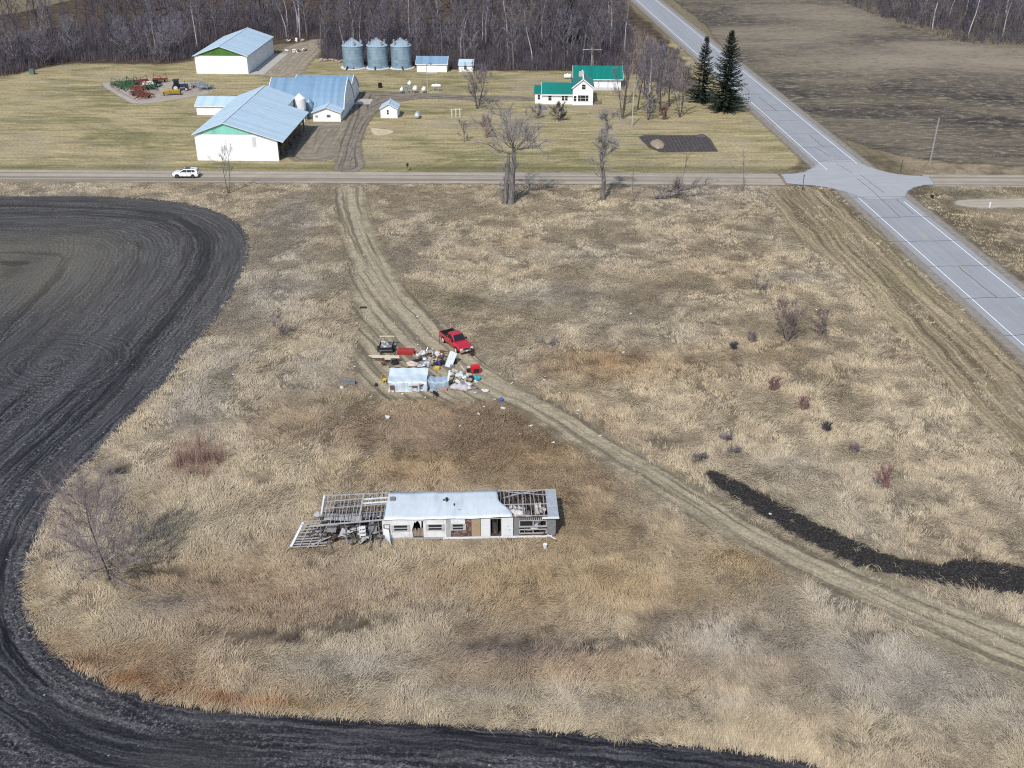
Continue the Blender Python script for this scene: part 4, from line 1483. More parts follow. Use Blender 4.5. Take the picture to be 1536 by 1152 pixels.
# ---- dead trees on the verge of the county road
def limb(m, p, d, L, r0, r, depth, curl=.22, drop=0.0, twigs=None):
    pts, q = [p.copy()], p.copy()
    n = 6
    for i in range(n):
        d = (d + rv(r, curl) + Vector((0, 0, .05 - drop))).normalized()
        q = q + d * (L / n)
        pts.append(q.copy())
    m.tube(pts, [r0 * (1 - .85 * i / n) + .008 for i in range(n + 1)], 6 if depth > 1 else 4, True)
    if depth > 0:
        for s in range(5 if depth > 1 else 4):
            i = r.randrange(2, n)
            limb(m, pts[i], ((pts[i] - pts[i - 1]).normalized() + rv(r, .6) + Vector((0, 0, .2))).normalized(), L * r.uniform(.3, .6), max(.012, r0 * .38), r, depth - 1, curl * 1.1, drop, twigs)
    elif twigs is not None:
        for s in range(16):
            i = r.randrange(1, n + 1)
            twig(twigs, pts[i], ((pts[i] - pts[i - 1]).normalized() + rv(r, .5)).normalized(), r.uniform(.5, 1.4), .026, r)


r = random.Random(9)
dt_ = thing('dead_tree', 'large dead tree with two thick grey trunks and crooked side limbs beside the county road', 'tree', G(763, 306))
h = hz(763, 306, 222)
T, C, TW = MB(), MB(), MB()
DEADTW = M('dead_twig', (.30, .28, .285), .9, 0, .2, .5)
for sx, lean in ((-.75, .09), (.42, .05)):
    pts = [Vector((sx + lean * z + r.gauss(0, .06), r.gauss(0, .05), z)) for z in np.linspace(-.2, h if sx > 0 else h * .93, 9)]
    T.tube(pts, [.68, .60, .55, .52, .50, .46, .42, .36, .26] if sx > 0 else [.56, .50, .45, .42, .40, .37, .33, .28, .2], 9)
    if sx > 0:
        top = pts[-1]
    for s in range(5):
        i = r.randrange(2, 7)
        limb(C, pts[i], Vector((-1 if sx < 0 else r.choice((-1, 1)), r.gauss(0, .5), .3)).normalized(), r.uniform(.8, 2.0), .06, r, 1, .3, 0, TW)
for d, L, r0 in (((-.95, .1, .22), 5.6, .15), ((.97, .1, .16), 6.6, .16), ((.6, -.3, .5), 4.4, .12), ((-.6, .3, .5), 4.2, .12)):
    limb(C, top - Vector((0, 0, r.uniform(.2, .9))), Vector(d).normalized(), L, r0, r, 2, .17, .03, TW)
for q in range(11):
    a_ = q * 2.4
    limb(C, top - Vector((0, 0, r.uniform(0, .7))), Vector((math.cos(a_) * .55, math.sin(a_) * .5, r.uniform(.6, 1.1))).normalized(), r.uniform(4.6, 7.4), r.uniform(.05, .10), r, 2, .15, 0, TW)
T.build('trunk', BARK_DEAD, dt_); C.build('crown', BARK_DEAD, dt_, fix=False); TW.build('twigs', DEADTW, dt_, fix=False)
r = random.Random(16)
dt_ = thing('dead_tree', 'gnarled dead tree with a single twisted grey trunk beside the county road', 'tree', G(904, 299))
h = hz(904, 299, 180)
T, C, TW = MB(), MB(), MB()
pts = []
for i, z in enumerate(np.linspace(-.2, h, 14)):
    f = max(0, z / h)
    pts.append(Vector((math.sin(f * 9.0) * .7 * f - .35 * f, math.cos(f * 7) * .3 * f, z)))
T.tube(pts, [.46 - .028 * i for i in range(14)], 8)
for s in range(22):
    i = r.randrange(4, 14)
    limb(C, pts[i], Vector((r.choice((-1, 1)) * r.uniform(.3, 1), r.gauss(0, .5), r.uniform(.1, .9))).normalized(), r.uniform(1.2, 3.2), .075, r, 2 if i > 8 else 1, .32, 0, TW)
limb(C, pts[7], Vector((.8, 0, .6)).normalized(), 3.6, .2, r, 2, .3, 0, TW)
T.build('trunk', BARK_DEAD, dt_); C.build('crown', BARK_DEAD, dt_, fix=False); TW.build('twigs', DEADTW, dt_, fix=False)
r = random.Random(23)
ft = thing('fallen_branch', 'fallen dead tree top lying in the pale grass by the road', 'branch', G(1005, 298))
m = MB()
limb(m, Vector((-2.6, -.3, .1)), Vector((1, .2, .12)).normalized(), 4.8, .22, r, 2, .18, 0, m)
limb(m, Vector((1.5, .2, .8)), Vector((1, .1, .18)).normalized(), 5.0, .10, r, 1, .14, .02, m)
for s in range(7):
    limb(m, Vector((r.uniform(-2, 2.2), r.uniform(-.4, .5), .3)), Vector((r.gauss(.3, .6), r.gauss(0, .5), .7)).normalized(), r.uniform(1.2, 2.4), .09, r, 1, .3, 0, m)
limb(m, Vector((1.2, .1, .4)), Vector((.35, 0, 1)).normalized(), 5.4, .05, r, 1, .08, 0, m)
m.build('branch_wood', BARK_DEAD, ft, fix=False)
ft.scale = (1.1, 1.1, 1.35)
ft.location.z = .35
# ------------------------------------------------------------------ building kit
WHITE = ribbed('white_wall_sheet', (.80, .81, .80), .23, 0, .55, 0, .05, .22, (.64, .645, .62), 1.8)
WHITE_SIDE = ribbed('white_side_sheet', (.80, .81, .80), .23, 1, .55, 0, .05, .22, (.64, .645, .62), 1.8)
CLAP = M('white_clapboard', (.83, .83, .81), .6, 0, .05, 1.5)
TRIM = M('white_trim', (.82, .82, .80), .5, 0, .04, 2)
ROOF_X = ribbed('galvanised_roof', (.45, .575, .66), .3, 1, .5, .05, .10, .3, (.40, .49, .55), .9)  # blue of the reflected sky is put into the galvanised base colour
ROOF_Y = ribbed('galvanised_roof_side', (.42, .55, .65), .3, 0, .5, .05, .12, .3, None, .9)
ROOF_BLUE = ribbed('old_galvanised_roof', (.16, .265, .375), .3, 0, .6, .0, .16, .35, (.22, .30, .37), .8)
ROOF_GREEN = ribbed('green_roof', (.006, .165, .135), .3, 0, .4, 0, .12, .35, None, .9)
ROOF_GREEN_V = ribbed('green_roof_side', (.006, .155, .13), .3, 1, .4, 0, .12, .35, None, .9)
GABLE_GREEN = ribbed('green_gable_sheet', (.060, .155, .030), .3, 0, .5, 0, .14, .3, None, 1.2)
GABLE_TEAL = ribbed('teal_gable_sheet', (.22, .56, .44), .5, 0, .5, 0, .16, .3, None, .9)
DARKIN = M('interior_shade', (.012, .011, .010), .9, 0, .2, 1)  # near black, the shade of open interiors put into the colour
GLASS = N('window_glass').done((.015, .018, .022), .08, 0, .6)
CONC = M('concrete', (.42, .40, .36), .85, 0, .12, 1.2)
TIMBER = M('weathered_timber', (.20, .16, .12), .9, 0, .25, 2)
STEELB = M('galvanised_steel', (.42, .45, .48), .4, .6, .12, 1.5)
BLACK = M('black_rubber', (.018, .018, .019), .8, 0, .2, 3)
WHITEP = M('white_paint', (.80, .80, .78), .45, 0, .05, 2)


def chevron(w, e, r, rp, oh, th, oe=None):
    """profile of a two sided roof: eaves e (left) and oe (right), ridge r at rp"""
    oe = e if oe is None else oe
    sl, sr = (r - e) / rp, (r - oe) / (w - rp)
    g = .02
    lo = [(-oh, e - sl * oh + g), (rp, r + g), (w + oh, oe - sr * oh + g)]
    return lo + [(x, z + th) for x, z in reversed(lo)]


def window(p, u, z, w, h, v=0.0, mat=TRIM, bars=0, face='front', sill=True):
    m = MB()
    t = .07
    def bx(a0, a1, z0, z1, d0, d1):
        if face == 'front':
            m.box(a0, a1, v - d1, v - d0, z0, z1)
        else:
            m.box(v + d0, v + d1, a0, a1, z0, z1)
    bx(u - w / 2 - t, u - w / 2, z - t, z + h + t, .003, .06)
    bx(u + w / 2, u + w / 2 + t, z - t, z + h + t, .003, .06)
    bx(u - w / 2, u + w / 2, z + h, z + h + t, .003, .06)
    bx(u - w / 2, u + w / 2, z - t, z, .003, .09)
    bx(u - w / 2, u + w / 2, z + h / 2 - .03, z + h / 2 + .03, .003, .05)
    o = m.build('window', mat, p)
    m = MB()
    bx(u - w / 2, u + w / 2, z, z + h, .004, .025)
    m.build('pane', GLASS, o)
    return o


def door(p, u, w, h, v=0.0, mat=TRIM, face='front', z=0.02):
    m = MB()
    if face == 'front':
        m.box(u - w / 2, u + w / 2, v - .06, v - .003, z, h)
    else:
        m.box(v + .003, v + .06, u - w / 2, u + w / 2, z, h)
    o = m.build('door', mat, p)
    m = MB()
    if face == 'front':
        m.box(u + w * .38, u + w * .43, v - .12, v - .062, 1.0, 1.1)
    else:
        m.box(v + .062, v + .12, u + w * .38, u + w * .43, 1.0, 1.1)
    m.build('handle', STEELB, o)
    return o


def gable_depth(p, w, d, e, r, rp=None, oh=.35, wall=WHITE, roof=ROOF_X, gable=None, th=.14, oe=None):
    """walls and roof of a shed whose ridge runs away from the viewer"""
    rp = w / 2 if rp is None else rp
    oe = e if oe is None else oe
    m = MB()
    m.prism([(0, 0), (w, 0), (w, oe), (rp, r), (0, e)], 0, d)
    m.build('wall', wall, p)
    if gable:
        m = MB()
        m.prism([(.12, e + .02), (w - .12, e + .02), (rp, r - .04)], -.06, -.004)
        m.build('gable_panel', gable, p)
    m = MB()
    m.prism(chevron(w, e, r, rp, oh, th, oe), -oh, d + oh)
    ro = m.build('roof', roof, p)
    m = MB()
    sl, sr = (r - e) / rp, (r - oe) / (w - rp)
    m.bar((-oh, -oh - .03, e - sl * oh + .05), (rp, -oh - .03, r + .05), .05, .2)
    m.bar((rp, -oh - .03, r + .05), (w + oh, -oh - .03, oe - sr * oh + .05), .05, .2)
    m.bar((rp, -oh, r + th + .04), (rp, d + oh, r + th + .04), .3, .05)
    m.build('roof_trim', TRIM if roof is not ROOF_X else M('light_steel_trim', (.55, .62, .68), .5, .1, .05, 2), p)
    return ro


def gable_width(p, w, d, e, r, oh=.3, wall=WHITE, roof=ROOF_Y, th=.14, rp=None, trim=TRIM, eb=None):
    """walls and roof of a shed whose ridge runs across the view"""
    rp = d / 2 if rp is None else rp
    eb = e if eb is None else eb
    m = MB()
    m.prism([(0, 0), (d, 0), (d, eb), (rp, r), (0, e)], 0, w, 'x')
    m.build('wall', wall, p)
    m = MB()
    m.prism(chevron(d, e, r, rp, oh, th, eb), -oh, w + oh, 'x')
    ro = m.build('roof', roof, p)
    m = MB()
    sl, sr = (r - e) / rp, (r - eb) / (d - rp)
    for x in (-oh - .03, w + oh + .03):
        m.bar((x, -oh, e - sl * oh + .09), (x, rp, r + .09), .06, .24)
        m.bar((x, rp, r + .09), (x, d + oh, eb - sr * oh + .09), .06, .24)
    m.box(-oh, w + oh, -oh - .05, -oh - .003, e - sl * oh - .02, e - sl * oh + .14)
    m.build('roof_trim', trim, p)
    return ro


def frame_at(pl, pr):
    """base corner and width of a front wall seen between two pixels"""
    a, b = G(*pl), G(*pr)
    return a, (b - a).dot(FU)


# ---- far pole shed with the green gable
a, w = frame_at((295.2, 110.6), (373.2, 110.9))
e = hz(295.2, 110.6, 83.3); r_ = hz(334, 110.8, 69.5)
b = thing('pole_shed', 'big white pole shed with a dark green gable at the edge of the wood', 'shed', a, FA)
dp = min(34.0, depth_to(a + FU * w, 0, 80.7))
gable_depth(b, w, dp, e, r_, None, .4, WHITE, ROOF_X, GABLE_GREEN)
m = MB()
for i in range(4):
    m.box(w + .004, w + .05, 2 + i * (dp - 4) / 4, 2 + (i + .86) * (dp - 4) / 4, .1, e - .5)
m.build('sliding_door', WHITE_SIDE, b)
m = MB(); m.box(w + .1, w + 4.2, -.5, dp, -.05, .05)
o = m.build('concrete_apron', CONC); o.location = a; o.rotation_euler = (0, 0, FA)
o['kind'] = 'structure'

# ---- near pole shed: long gable with a lean-to running down its right side
a, w = frame_at((296.8, 240.6), (418.5, 242.2))
e = hz(296.8, 240.6, 201.0); r_ = hz(340, 241.2, 184.8)
wm = (G(389.5, 241.9) - a).dot(FU)
rp = (G(342, 241) - a).dot(FU)
b = thing('pole_shed', 'near white pole shed with a pale teal gable and an open right lean-to', 'shed', a, FA)
dr = depth_to(a + FU * rp, r_, 129.5)        # back end of the ridge
dl = depth_to(a + FU * rp, r_, 143.0)        # where the lean-to ends
slope = (r_ - e) / rp
el = r_ - (w - rp) * slope * .92
m = MB()
m.prism([(0, 0), (wm, 0), (wm, r_ - (wm - rp) * slope), (rp, r_), (0, e)], .0, dr)
m.build('wall', WHITE, b)
m = MB()
m.prism([(wm + .004, 0), (w, 0), (w, el), (wm + .004, r_ - (wm - rp) * slope - .03)], 0, .16)
m.build('lean_to_wall', WHITE, b)
m = MB()
m.prism([(.1, e + .03), (wm - .1, e + .03), (rp, r_ - .06)], -.06, -.004)
m.build('gable_panel', GABLE_TEAL, b)
m = MB()
m.prism(chevron(wm, e, r_, rp, .4, .14, r_ - (wm - rp) * slope), dl - .02, dr + .4)
m.build('roof', ROOF_X, b)
m = MB()
x1 = w + 1.3
m.prism([(-.4, e - .4 * slope + .02), (rp, r_ + .02), (x1, el - .06 * 1.3 / .4 + .02), (x1, el + .14 - .2), (rp, r_ + .17), (-.4, e - .4 * slope + .17)], -.4, dl)
m.build('roof', ROOF_X, b)
m = MB()
m.bar((rp, -.4, r_ + .2), (rp, dr + .3, r_ + .2), .35, .05)
m.bar((-.4, -.43, e - .4 * slope + .1), (rp, -.43, r_ + .1), .05, .22)
m.bar((rp, -.43, r_ + .1), (x1, -.43, el - .14), .05, .22)
m.build('roof_trim', M('light_steel_trim', (.55, .62, .68), .5, .1, .05, 2), b)
m = MB()
for i in range(7):
    y = .3 + i * (dl - .8) / 6
    mm = MB()
    mm.box(w - .25, w + .05, y - .14, y + .14, 0, el - .25)
    mm.build('post', TIMBER, b)
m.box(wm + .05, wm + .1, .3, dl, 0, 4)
m.build('lean_to_shade', DARKIN, b)  # black sheet over the white wall paints the shade under the lean-to
m = MB(); m.box(wm * 1.01 - 1.2, wm * 1.01 - .5, -.05, -.004, e - 2.4, e - .5)
m.build('door_track', M('faded_panel', (.55, .57, .57), .6, 0, .1, 2), b)
for i in range(9):
    y = 1.0 + i * (dl - 3) / 9
    o = tag(MB().lathe([(0, -.72), (.6, -.72), (.72, -.55), (.72, .55), (.6, .72), (0, .72)], (0, 0, .7), 14, 'x').build('hay_bale', M('old_hay', (.23, .165, .10), .95, 0, .35, 3), None, True), 'brown round bale stored under the open lean-to of the teal gabled shed', 'hay bale', 'round bales under the lean-to')
    o.location = a + FU * (w - 1.5) + FV * (y + .6); o.rotation_euler = (0, 0, FA)

# ---- low annexe left of it, ridge across
a2, w2 = frame_at((295.8, 172.4), (350, 172.4))
e2 = hz(295.8, 172.4, 158.6)
b = thing('low_shed', 'low white shed with a blue grey roof tucked behind the teal gabled shed', 'shed', a2, FA)
d2 = 7.0
r2 = e2 + 1.3
gable_width(b, w2 + 6, d2, e2, r2, .3, WHITE, ROOF_Y)

# ---- the two arched barns, end to end
def arch(w, wall, h):
    """gothic arch profile between eaves"""
    half = ((0, wall), (.05, wall + (h - wall) * .22), (.12, wall + (h - wall) * .42), (.21, wall + (h - wall) * .61), (.31, wall + (h - wall) * .78), (.41, wall + (h - wall) * .91), (.5, h))
    return [(u * w, z) for u, z in half] + [((1 - u) * w, z) for u, z in reversed(half[:-1])]


def arched_barn(px_l, px_r, row, top, depth, label, loc_shift=0.0, roof=ROOF_BLUE):
    a, w = frame_at((px_l, row), (px_r, row))
    h = hz((px_l + px_r) / 2, row, top) - .42 * depth * 0
    b = thing('arched_barn', label, 'barn', a, FA)
    # the ridge stands half the depth behind the front wall
    lo, hi = 1.0, 20.0
    for _ in range(40):
        mdl = (lo + hi) / 2
        q = a + FU * (w / 2) + FV * (depth / 2)
        if proj((q.x, q.y, mdl))[1] > top:
            lo = mdl
        else:
            hi = mdl
    h = lo
    pr = arch(depth, 1.6, h)
    m = MB()
    m.prism([(0, 0), (depth, 0)] + [(u, z) for u, z in reversed(pr)], .1, w - .1, 'x')
    m.build('wall', WHITE_SIDE, b)
    out = [(u + (u - depth / 2) * .03, z + .1) for u, z in pr]
    m = MB()
    m.prism([(u, z) for u, z in pr] + list(reversed(out)), 0, w, 'x')
    m.build('roof', roof, b)
    for x in (-.12, w + .003):
        m = MB()
        m.prism([(u, z - .1) for u, z in pr] + list(reversed([(u + (u - depth / 2) * .05, z + .16) for u, z in pr])), x, x + .12, 'x')
        m.build('roof_trim', TRIM, b)
    return b, a, w, h


b, a3, w3, h3 = arched_barn(440, 526.5, 157.5, 113.0, 13.0, 'taller arched barn with blue grey roof and a white end wall facing the driveway')
door(b, 6.5, 4.2, 3.8, w3, TRIM, 'right')
b, a4, w4, h4 = arched_barn(402, 517.5, 176, 117.0, 14.0, 'longer arched barn with a ribbed blue roof between the pole shed and the hopper bin')
m = MB(); m.box(0, 3.8, 0, 5.5, -.05, .07)
o = m.build('concrete_slab', CONC); o.location = G(531, 156.5); o.rotation_euler = (0, 0, FA); o['kind'] = 'structure'

# ---- little gabled milk house
a5, w5 = frame_at((470.2, 182.3), (511.6, 182.3))
e5, r5 = hz(470, 182.3, 168.6), hz(490, 182.3, 161.0)
b = thing('milk_house', 'small white gabled house with two front windows joined to the arched barn', 'outbuilding', a5, FA)
gable_depth(b, w5, 8.5, e5, r5, None, .3, CLAP, ROOF_X)
window(b, w5 * .57, e5 * .50, .85, .55); window(b, w5 * .13, e5 * .5, .6, .35)
window(b, 2.5, 1.0, .6, .7, w5, TRIM, 0, 'right')

# ---- hopper bin and the grey bin behind it
p = G(452.5, 181)
b = thing('hopper_bin', 'white hopper feed bin on legs in front of the blue arched barn', 'feed bin', p, FA)
m = MB()
m.lathe([(.25, 1.15), (1.22, 2.6), (1.24, 5.0), (1.28, 5.0), (.35, 5.9), (.3, 6.05), (0, 6.05)], (0, 0, 0), 20)
m.build('tank', WHITEP, b, False)
for i in range(4):
    t = math.pi / 4 + i * math.pi / 2
    m = MB(); m.bar((1.2 * math.cos(t), 1.2 * math.sin(t), 0), (1.2 * math.cos(t), 1.2 * math.sin(t), 3.2), .12)
    m.build('leg', WHITEP, b)
m = MB(); m.bar((1.28, -.3, .2), (1.28, -.3, 5.0), .05); m.bar((1.28, .1, .2), (1.28, .1, 5.0), .05)
for i in range(12):
    m.bar((1.28, -.3, .5 + i * .38), (1.28, .1, .5 + i * .38), .03)
m.build('ladder', STEELB, b)
BINM = N('bin_steel')
o_ = BINM.obj(); sp_ = BINM.n('ShaderNodeSeparateXYZ'); BINM.set(sp_.inputs[0], o_)
wv = BINM.math('PINGPONG', sp_.outputs[2], .05)
ring = BINM.math('PINGPONG', sp_.outputs[2], .42)
an = BINM.n('ShaderNodeMath', operation='ARCTAN2'); BINM.set(an.inputs[0], sp_.outputs[0]); BINM.set(an.inputs[1], sp_.outputs[1])
wn = BINM.n('ShaderNodeTexWhiteNoise', noise_dimensions='2D')
BINM.set(wn.inputs['Vector'], BINM.comb(BINM.math('FLOOR', BINM.math('MULTIPLY', an.outputs[0], 2.1)), BINM.math('FLOOR', BINM.math('DIVIDE', sp_.outputs[2], .84))))
bc = BINM.mix(wn.outputs[0], (.20, .31, .41), (.33, .44, .53))
bc = BINM.mix(BINM.ramp(ring, 0, .04, .7, 0), bc, (.10, .16, .22))
bc = BINM.mix(BINM.ramp(BINM.noise(BINM.P(), 1.2, 5, .7), .5, .7, 0, .4), bc, (.4, .47, .52))
BINM.bump(wv, .8, .03)
MAT_BIN = BINM.done(bc, .42, .45, .5)
p = G(464, 178) + FV * 1.2
b = thing('feed_bin', 'slim grey steel feed bin half hidden behind the white hopper bin', 'feed bin', p, FA)
MB().lathe([(.85, 0), (.85, 3.6), (.9, 3.6), (.2, 4.3), (0, 4.3)], (0, 0, 0), 16).build('tank', MAT_BIN, b)
MB().bar((.9, -.2, 0), (.9, -.2, 3.6), .06).build('ladder', STEELB, b)

# ---- three grain bins
for i, (px, lab) in enumerate(((530.8, 'left one of the three round galvanised grain bins by the wood'), (567.2, 'middle one of the three round galvanised grain bins by the wood'), (602.6, 'right one of the three round galvanised grain bins, nearest the small white shed'))):
    c_ = G(px, 101.2)
    hh = hz(px, 104.5, 71.0)
    R_ = 15.4 * mpp(102)
    b = thing('grain_bin', lab, 'grain bin', c_, FA + i * .3, 'three grain bins')
    MB().lathe([(R_, .12), (R_, hh)], (0, 0, 0), 36).build('wall', MAT_BIN, b)
    m = MB()
    m.lathe([(R_ + .12, hh - .05), (R_ + .12, hh + .03), (.45, hh + R_ * .60), (.45, hh + R_ * .60 + .25), (0, hh + R_ * .60 + .35)], (0, 0, 0), 36)
    ro = m.build('roof', ribbed('bin_roof', (.36, .47, .55), 2.0, 0, .45, .3, .1, .1, None, .5), b)
    m = MB()
    for j in range(28):
        t = j * 2 * math.pi / 28
        m.bar((math.cos(t) * (R_ + .1), math.sin(t) * (R_ + .1), hh + .05), (math.cos(t) * .5, math.sin(t) * .5, hh + R_ * .60 + .02), .04, .07)
    m.build('roof_rib', STEELB, ro)
    m = MB(); m.lathe([(R_ + .75, -.05), (R_ + .75, .14), (0, .14)], (0, 0, 0), 36)
    m.build('foundation', M('pale_concrete', (.62, .61, .57), .8, 0, .08, 1.5), b)
    for j in range(4):
        t = j * math.pi / 2 + .4
        m = MB(); m.lathe([(.28, hh + .5), (.28, hh + 1.15), (.36, hh + 1.2), (0, hh + 1.4)], (math.cos(t) * R_ * .86, math.sin(t) * R_ * .86, 0), 8)
        m.build('roof_vent', STEELB, b)
    m = MB(); m.box(-.45, .45, -R_ - .12, -R_ + .08, .5, 2.0)
    m.build('door', MAT_BIN, b)
    m = MB(); m.bar((-R_ * .5, -R_ - .9, .15), (-R_ * .42, -R_ + .2, .7), .3)
    m.build('unload_auger', BLACK, b)

# ---- small sheds on the lawn
a6, w6 = frame_at((625.4, 108), (670.5, 108))
e6 = hz(625, 108, 96); b = thing('small_shed', 'long small white shed with a shiny blue steel roof right of the grain bins', 'shed', a6, FA)
gable_width(b, w6, 5.2, e6, e6 + 1.5, .25, CLAP, ROOF_BLUE)
door(b, w6 * .53, 2.6, e6 * .92)
m = MB(); m.box(w6 * .35, w6 * .68, -1.8, -.05, -.05, .06); m.build('concrete_step', CONC, b)
a7, w7 = frame_at((688.2, 108), (709.5, 108))
e7 = hz(690, 108, 98.6); b = thing('small_shed', 'tiny white shed with one dark window and a grey lean roof', 'shed', a7, FA)
m = MB(); m.prism([(0, 0), (3.4, 0), (3.4, e7 + .9), (0, e7)], 0, w7, 'x'); m.build('wall', CLAP, b)
m = MB(); m.prism([(-.25, e7 - .02), (3.6, e7 + 1.0), (3.6, e7 + 1.12), (-.25, e7 + .1)], -.2, w7 + .2, 'x'); m.build('roof', ROOF_X, b)
window(b, w7 * .47, e7 * .4, .75, .9)
a8, w8 = frame_at((571.2, 177.2), (596.4, 177.2))
e8, r8 = hz(571, 177.2, 162.8), hz(584, 177.2, 155.8)
b = thing('small_shed', 'little white gabled shed with two stacked dark windows beside the driveway', 'shed', a8, FA)
gable_depth(b, w8, 4.2, e8, r8, None, .25, CLAP, ROOF_X)
window(b, w8 * .44, e8 * .42, .42, .95)

# ---- the white farmhouse with its green roofs
aH, wH = frame_at((858.7, 157.4), (888.9, 157.0))
eH, rH = hz(858.7, 157.4, 131.0), hz(874, 157.2, 118.6)
h_ = thing('farmhouse', 'white two storey farmhouse with bright green roofs and a bay of front windows', 'house', aH, FA)
gable_depth(h_, wH, 9.5, eH, rH, None, .3, CLAP, ROOF_GREEN_V)
window(h_, wH * .53, eH * .90, .85, 1.1)
for u in (.33, .52, .71):
    window(h_, wH * u, .95, .62 if u != .52 else 1.1, 1.35)
window(h_, wH * .12, .95, .6, 1.2)
m = MB(); m.box(wH * .3, wH * .55, 4.2, 4.9, rH - .3, rH + .9); m.build('chimney', M('pale_brick', (.5, .46, .42), .9, 0, .15, 4), h_)
xl = (G(814, 157.4) - aH).dot(FU)
eW = hz(836, 157.4, 141.6)
m = MB(); m.prism([(0.6, 0), (6.6, 0), (6.6, eW), (3.6, eW + 1.9), (.6, eW)], xl, -.02, 'x'); m.build('wing_wall', CLAP, h_)
m = MB(); m.prism([(q[0] + .6, q[1]) for q in chevron(6, eW, eW + 1.9, 3.0, .35, .14)], xl - .3, -.03, 'x'); m.build('wing_roof', ROOF_GREEN, h_)
m = MB(); m.box(xl - .3, -.03, .17, .22, eW - .36, eW - .1)
m.bar((xl - .33, .25, eW - .1), (xl - .33, 3.6, eW + 2.0), .06, .22)
m.build('wing_trim', TRIM, h_)
window(h_, xl * .76, .9, .75, 1.2, .6); window(h_, xl * .32, .9, .62, 1.2, .6); window(h_, xl * .32 + .8, .9, .62, 1.2, .6)
xa = (G(802.3, 156) - aH).dot(FU)
m = MB(); m.prism([(1.2, 0), (5.0, 0), (5.0, eW + .9), (1.2, eW - .1)], xa, xl - .02, 'x'); m.build('porch_wall', CLAP, h_)
m = MB(); m.prism([(.95, eW - .12), (5.0, eW + .95), (5.0, eW + 1.08), (.95, eW + .02)], xa - .25, xl - .03, 'x'); m.build('porch_roof', ROOF_GREEN, h_)
window(h_, (xa + xl) / 2, 1.0, .6, 1.1, 1.2)
m = MB(); m.box(wH + .05, wH + 2.2, .8, 3.4, .02, .35); m.box(wH + .1, wH + .25, .9, 1.05, .35, 1.4); m.box(wH + 1.9, wH + 2.05, .9, 1.05, .35, 1.4)
m.build('side_deck', TIMBER, h_)

# garage
aG, wG = frame_at((862, 130.8), (931, 130.8))
eG = hz(900, 130.8, 117.6)
b = thing('garage', 'long white garage with a dark green roof behind the farmhouse', 'garage', aG, FA)
gable_width(b, wG, 9.0, eG, eG + 2.2, .5, CLAP, ROOF_GREEN)
for u in (.42, .62, .82):
    m = MB(); m.box(wG * u - 1.3, wG * u + 1.3, -.05, -.004, .05, eG * .82); m.build('garage_door', M('off_white_door', (.72, .73, .74), .5, 0, .06, 2), b)
m = MB(); m.box(wG * .25, wG, -3.6, -.06, -.05, .05)
o = m.build('garage_apron', M('pale_slab', (.52, .50, .48), .85, 0, .1, 1.2)); o.location = aG; o.rotation_euler = (0, 0, FA); o['kind'] = 'structure'


# ------------------------------------------------------------------ tanks, poles and small things about the farm
def propane_tank(name, p, rz, L, rad, label, mat=WHITEP, stand=0.0, group=None):
    t = thing(name, label, 'tank', p, rz, group)
    m = MB()
    pr = [(0, -L / 2 - rad * .5), (rad * .6, -L / 2 - rad * .38), (rad * .95, -L / 2 - rad * .1), (rad, -L / 2), (rad, L / 2), (rad * .95, L / 2 + rad * .1), (rad * .6, L / 2 + rad * .38), (0, L / 2 + rad * .5)]
    z = stand + rad + .12
    m.lathe(pr, (0, 0, z), 18, 'x')
    m.build('tank', mat, t, True)
    m = MB(); m.lathe([(.14, 0), (.14, .16), (0, .22)], (0, 0, z + rad), 10); m.build('valve_dome', mat, t)
    for s in (-1, 1):
        m = MB()
        if stand > .3:
            for q in (-1, 1):
                m.bar((s * L * .32, q * rad * 1.1, 0), (s * L * .32, q * rad * .6, z - rad * .7), .08)
        else:
            m.box(s * L * .3 - .1, s * L * .3 + .1, -rad * .7, rad * .7, 0, z - rad * .7)
        m.build('leg', STEELB, t)
    return t


propane_tank('propane_tank', G(626.3, 177), R(88), 2.2, .62, 'silver propane tank on the lawn right of the little gabled shed', M('silver_paint', (.55, .58, .60), .35, .4, .1, 2))
propane_tank('propane_tank', G(851.3, 118), R(2), 1.5, .55, 'white propane tank showing behind the left roof of the farmhouse')
propane_tank('fuel_tank', G(654.5, 136.5), R(-2), 2.1, .32, 'long white fuel tank lying across a stand in the tank row', WHITEP, .9, None)
for px, st, rad, lab in ((603, .35, .42, 'white fuel barrel end-on, first from the left in the tank row'), (615, 1.9, .42, 'white fuel barrel raised highest on its stand in the tank row'), (623, .45, .55, 'largest round white fuel barrel in the tank row'), (636, .35, .5, 'white fuel barrel nearest to the light pole in the tank row')):
    propane_tank('fuel_tank', G(px, 139.3), R(84), 1.3, rad, lab, WHITEP, st, None)
o = tag(MB().box(-.35, .35, -.35, .35, 0, 1.3).box(-.4, .4, -.4, .4, 1.3, 1.4).build('fuel_pump', M('grey_green_paint', (.22, .26, .24), .6, 0, .15, 2)), 'boxy grey green fuel pump between the white barrels', 'fuel pump'); o.location = G(609.5, 138.5)
o = tag(MB().lathe([(.5, 0), (.52, .05), (.5, 1.15), (.46, 1.2), (.46, 1.1), (0, 1.0)], (0, 0, 0), 14).build('burn_barrel', M('charred_steel', (.02, .018, .017), .9, .2, .3, 3)), 'black burn barrel on the lawn between bins and barn', 'barrel'); o.location = G(570.3, 131.5)


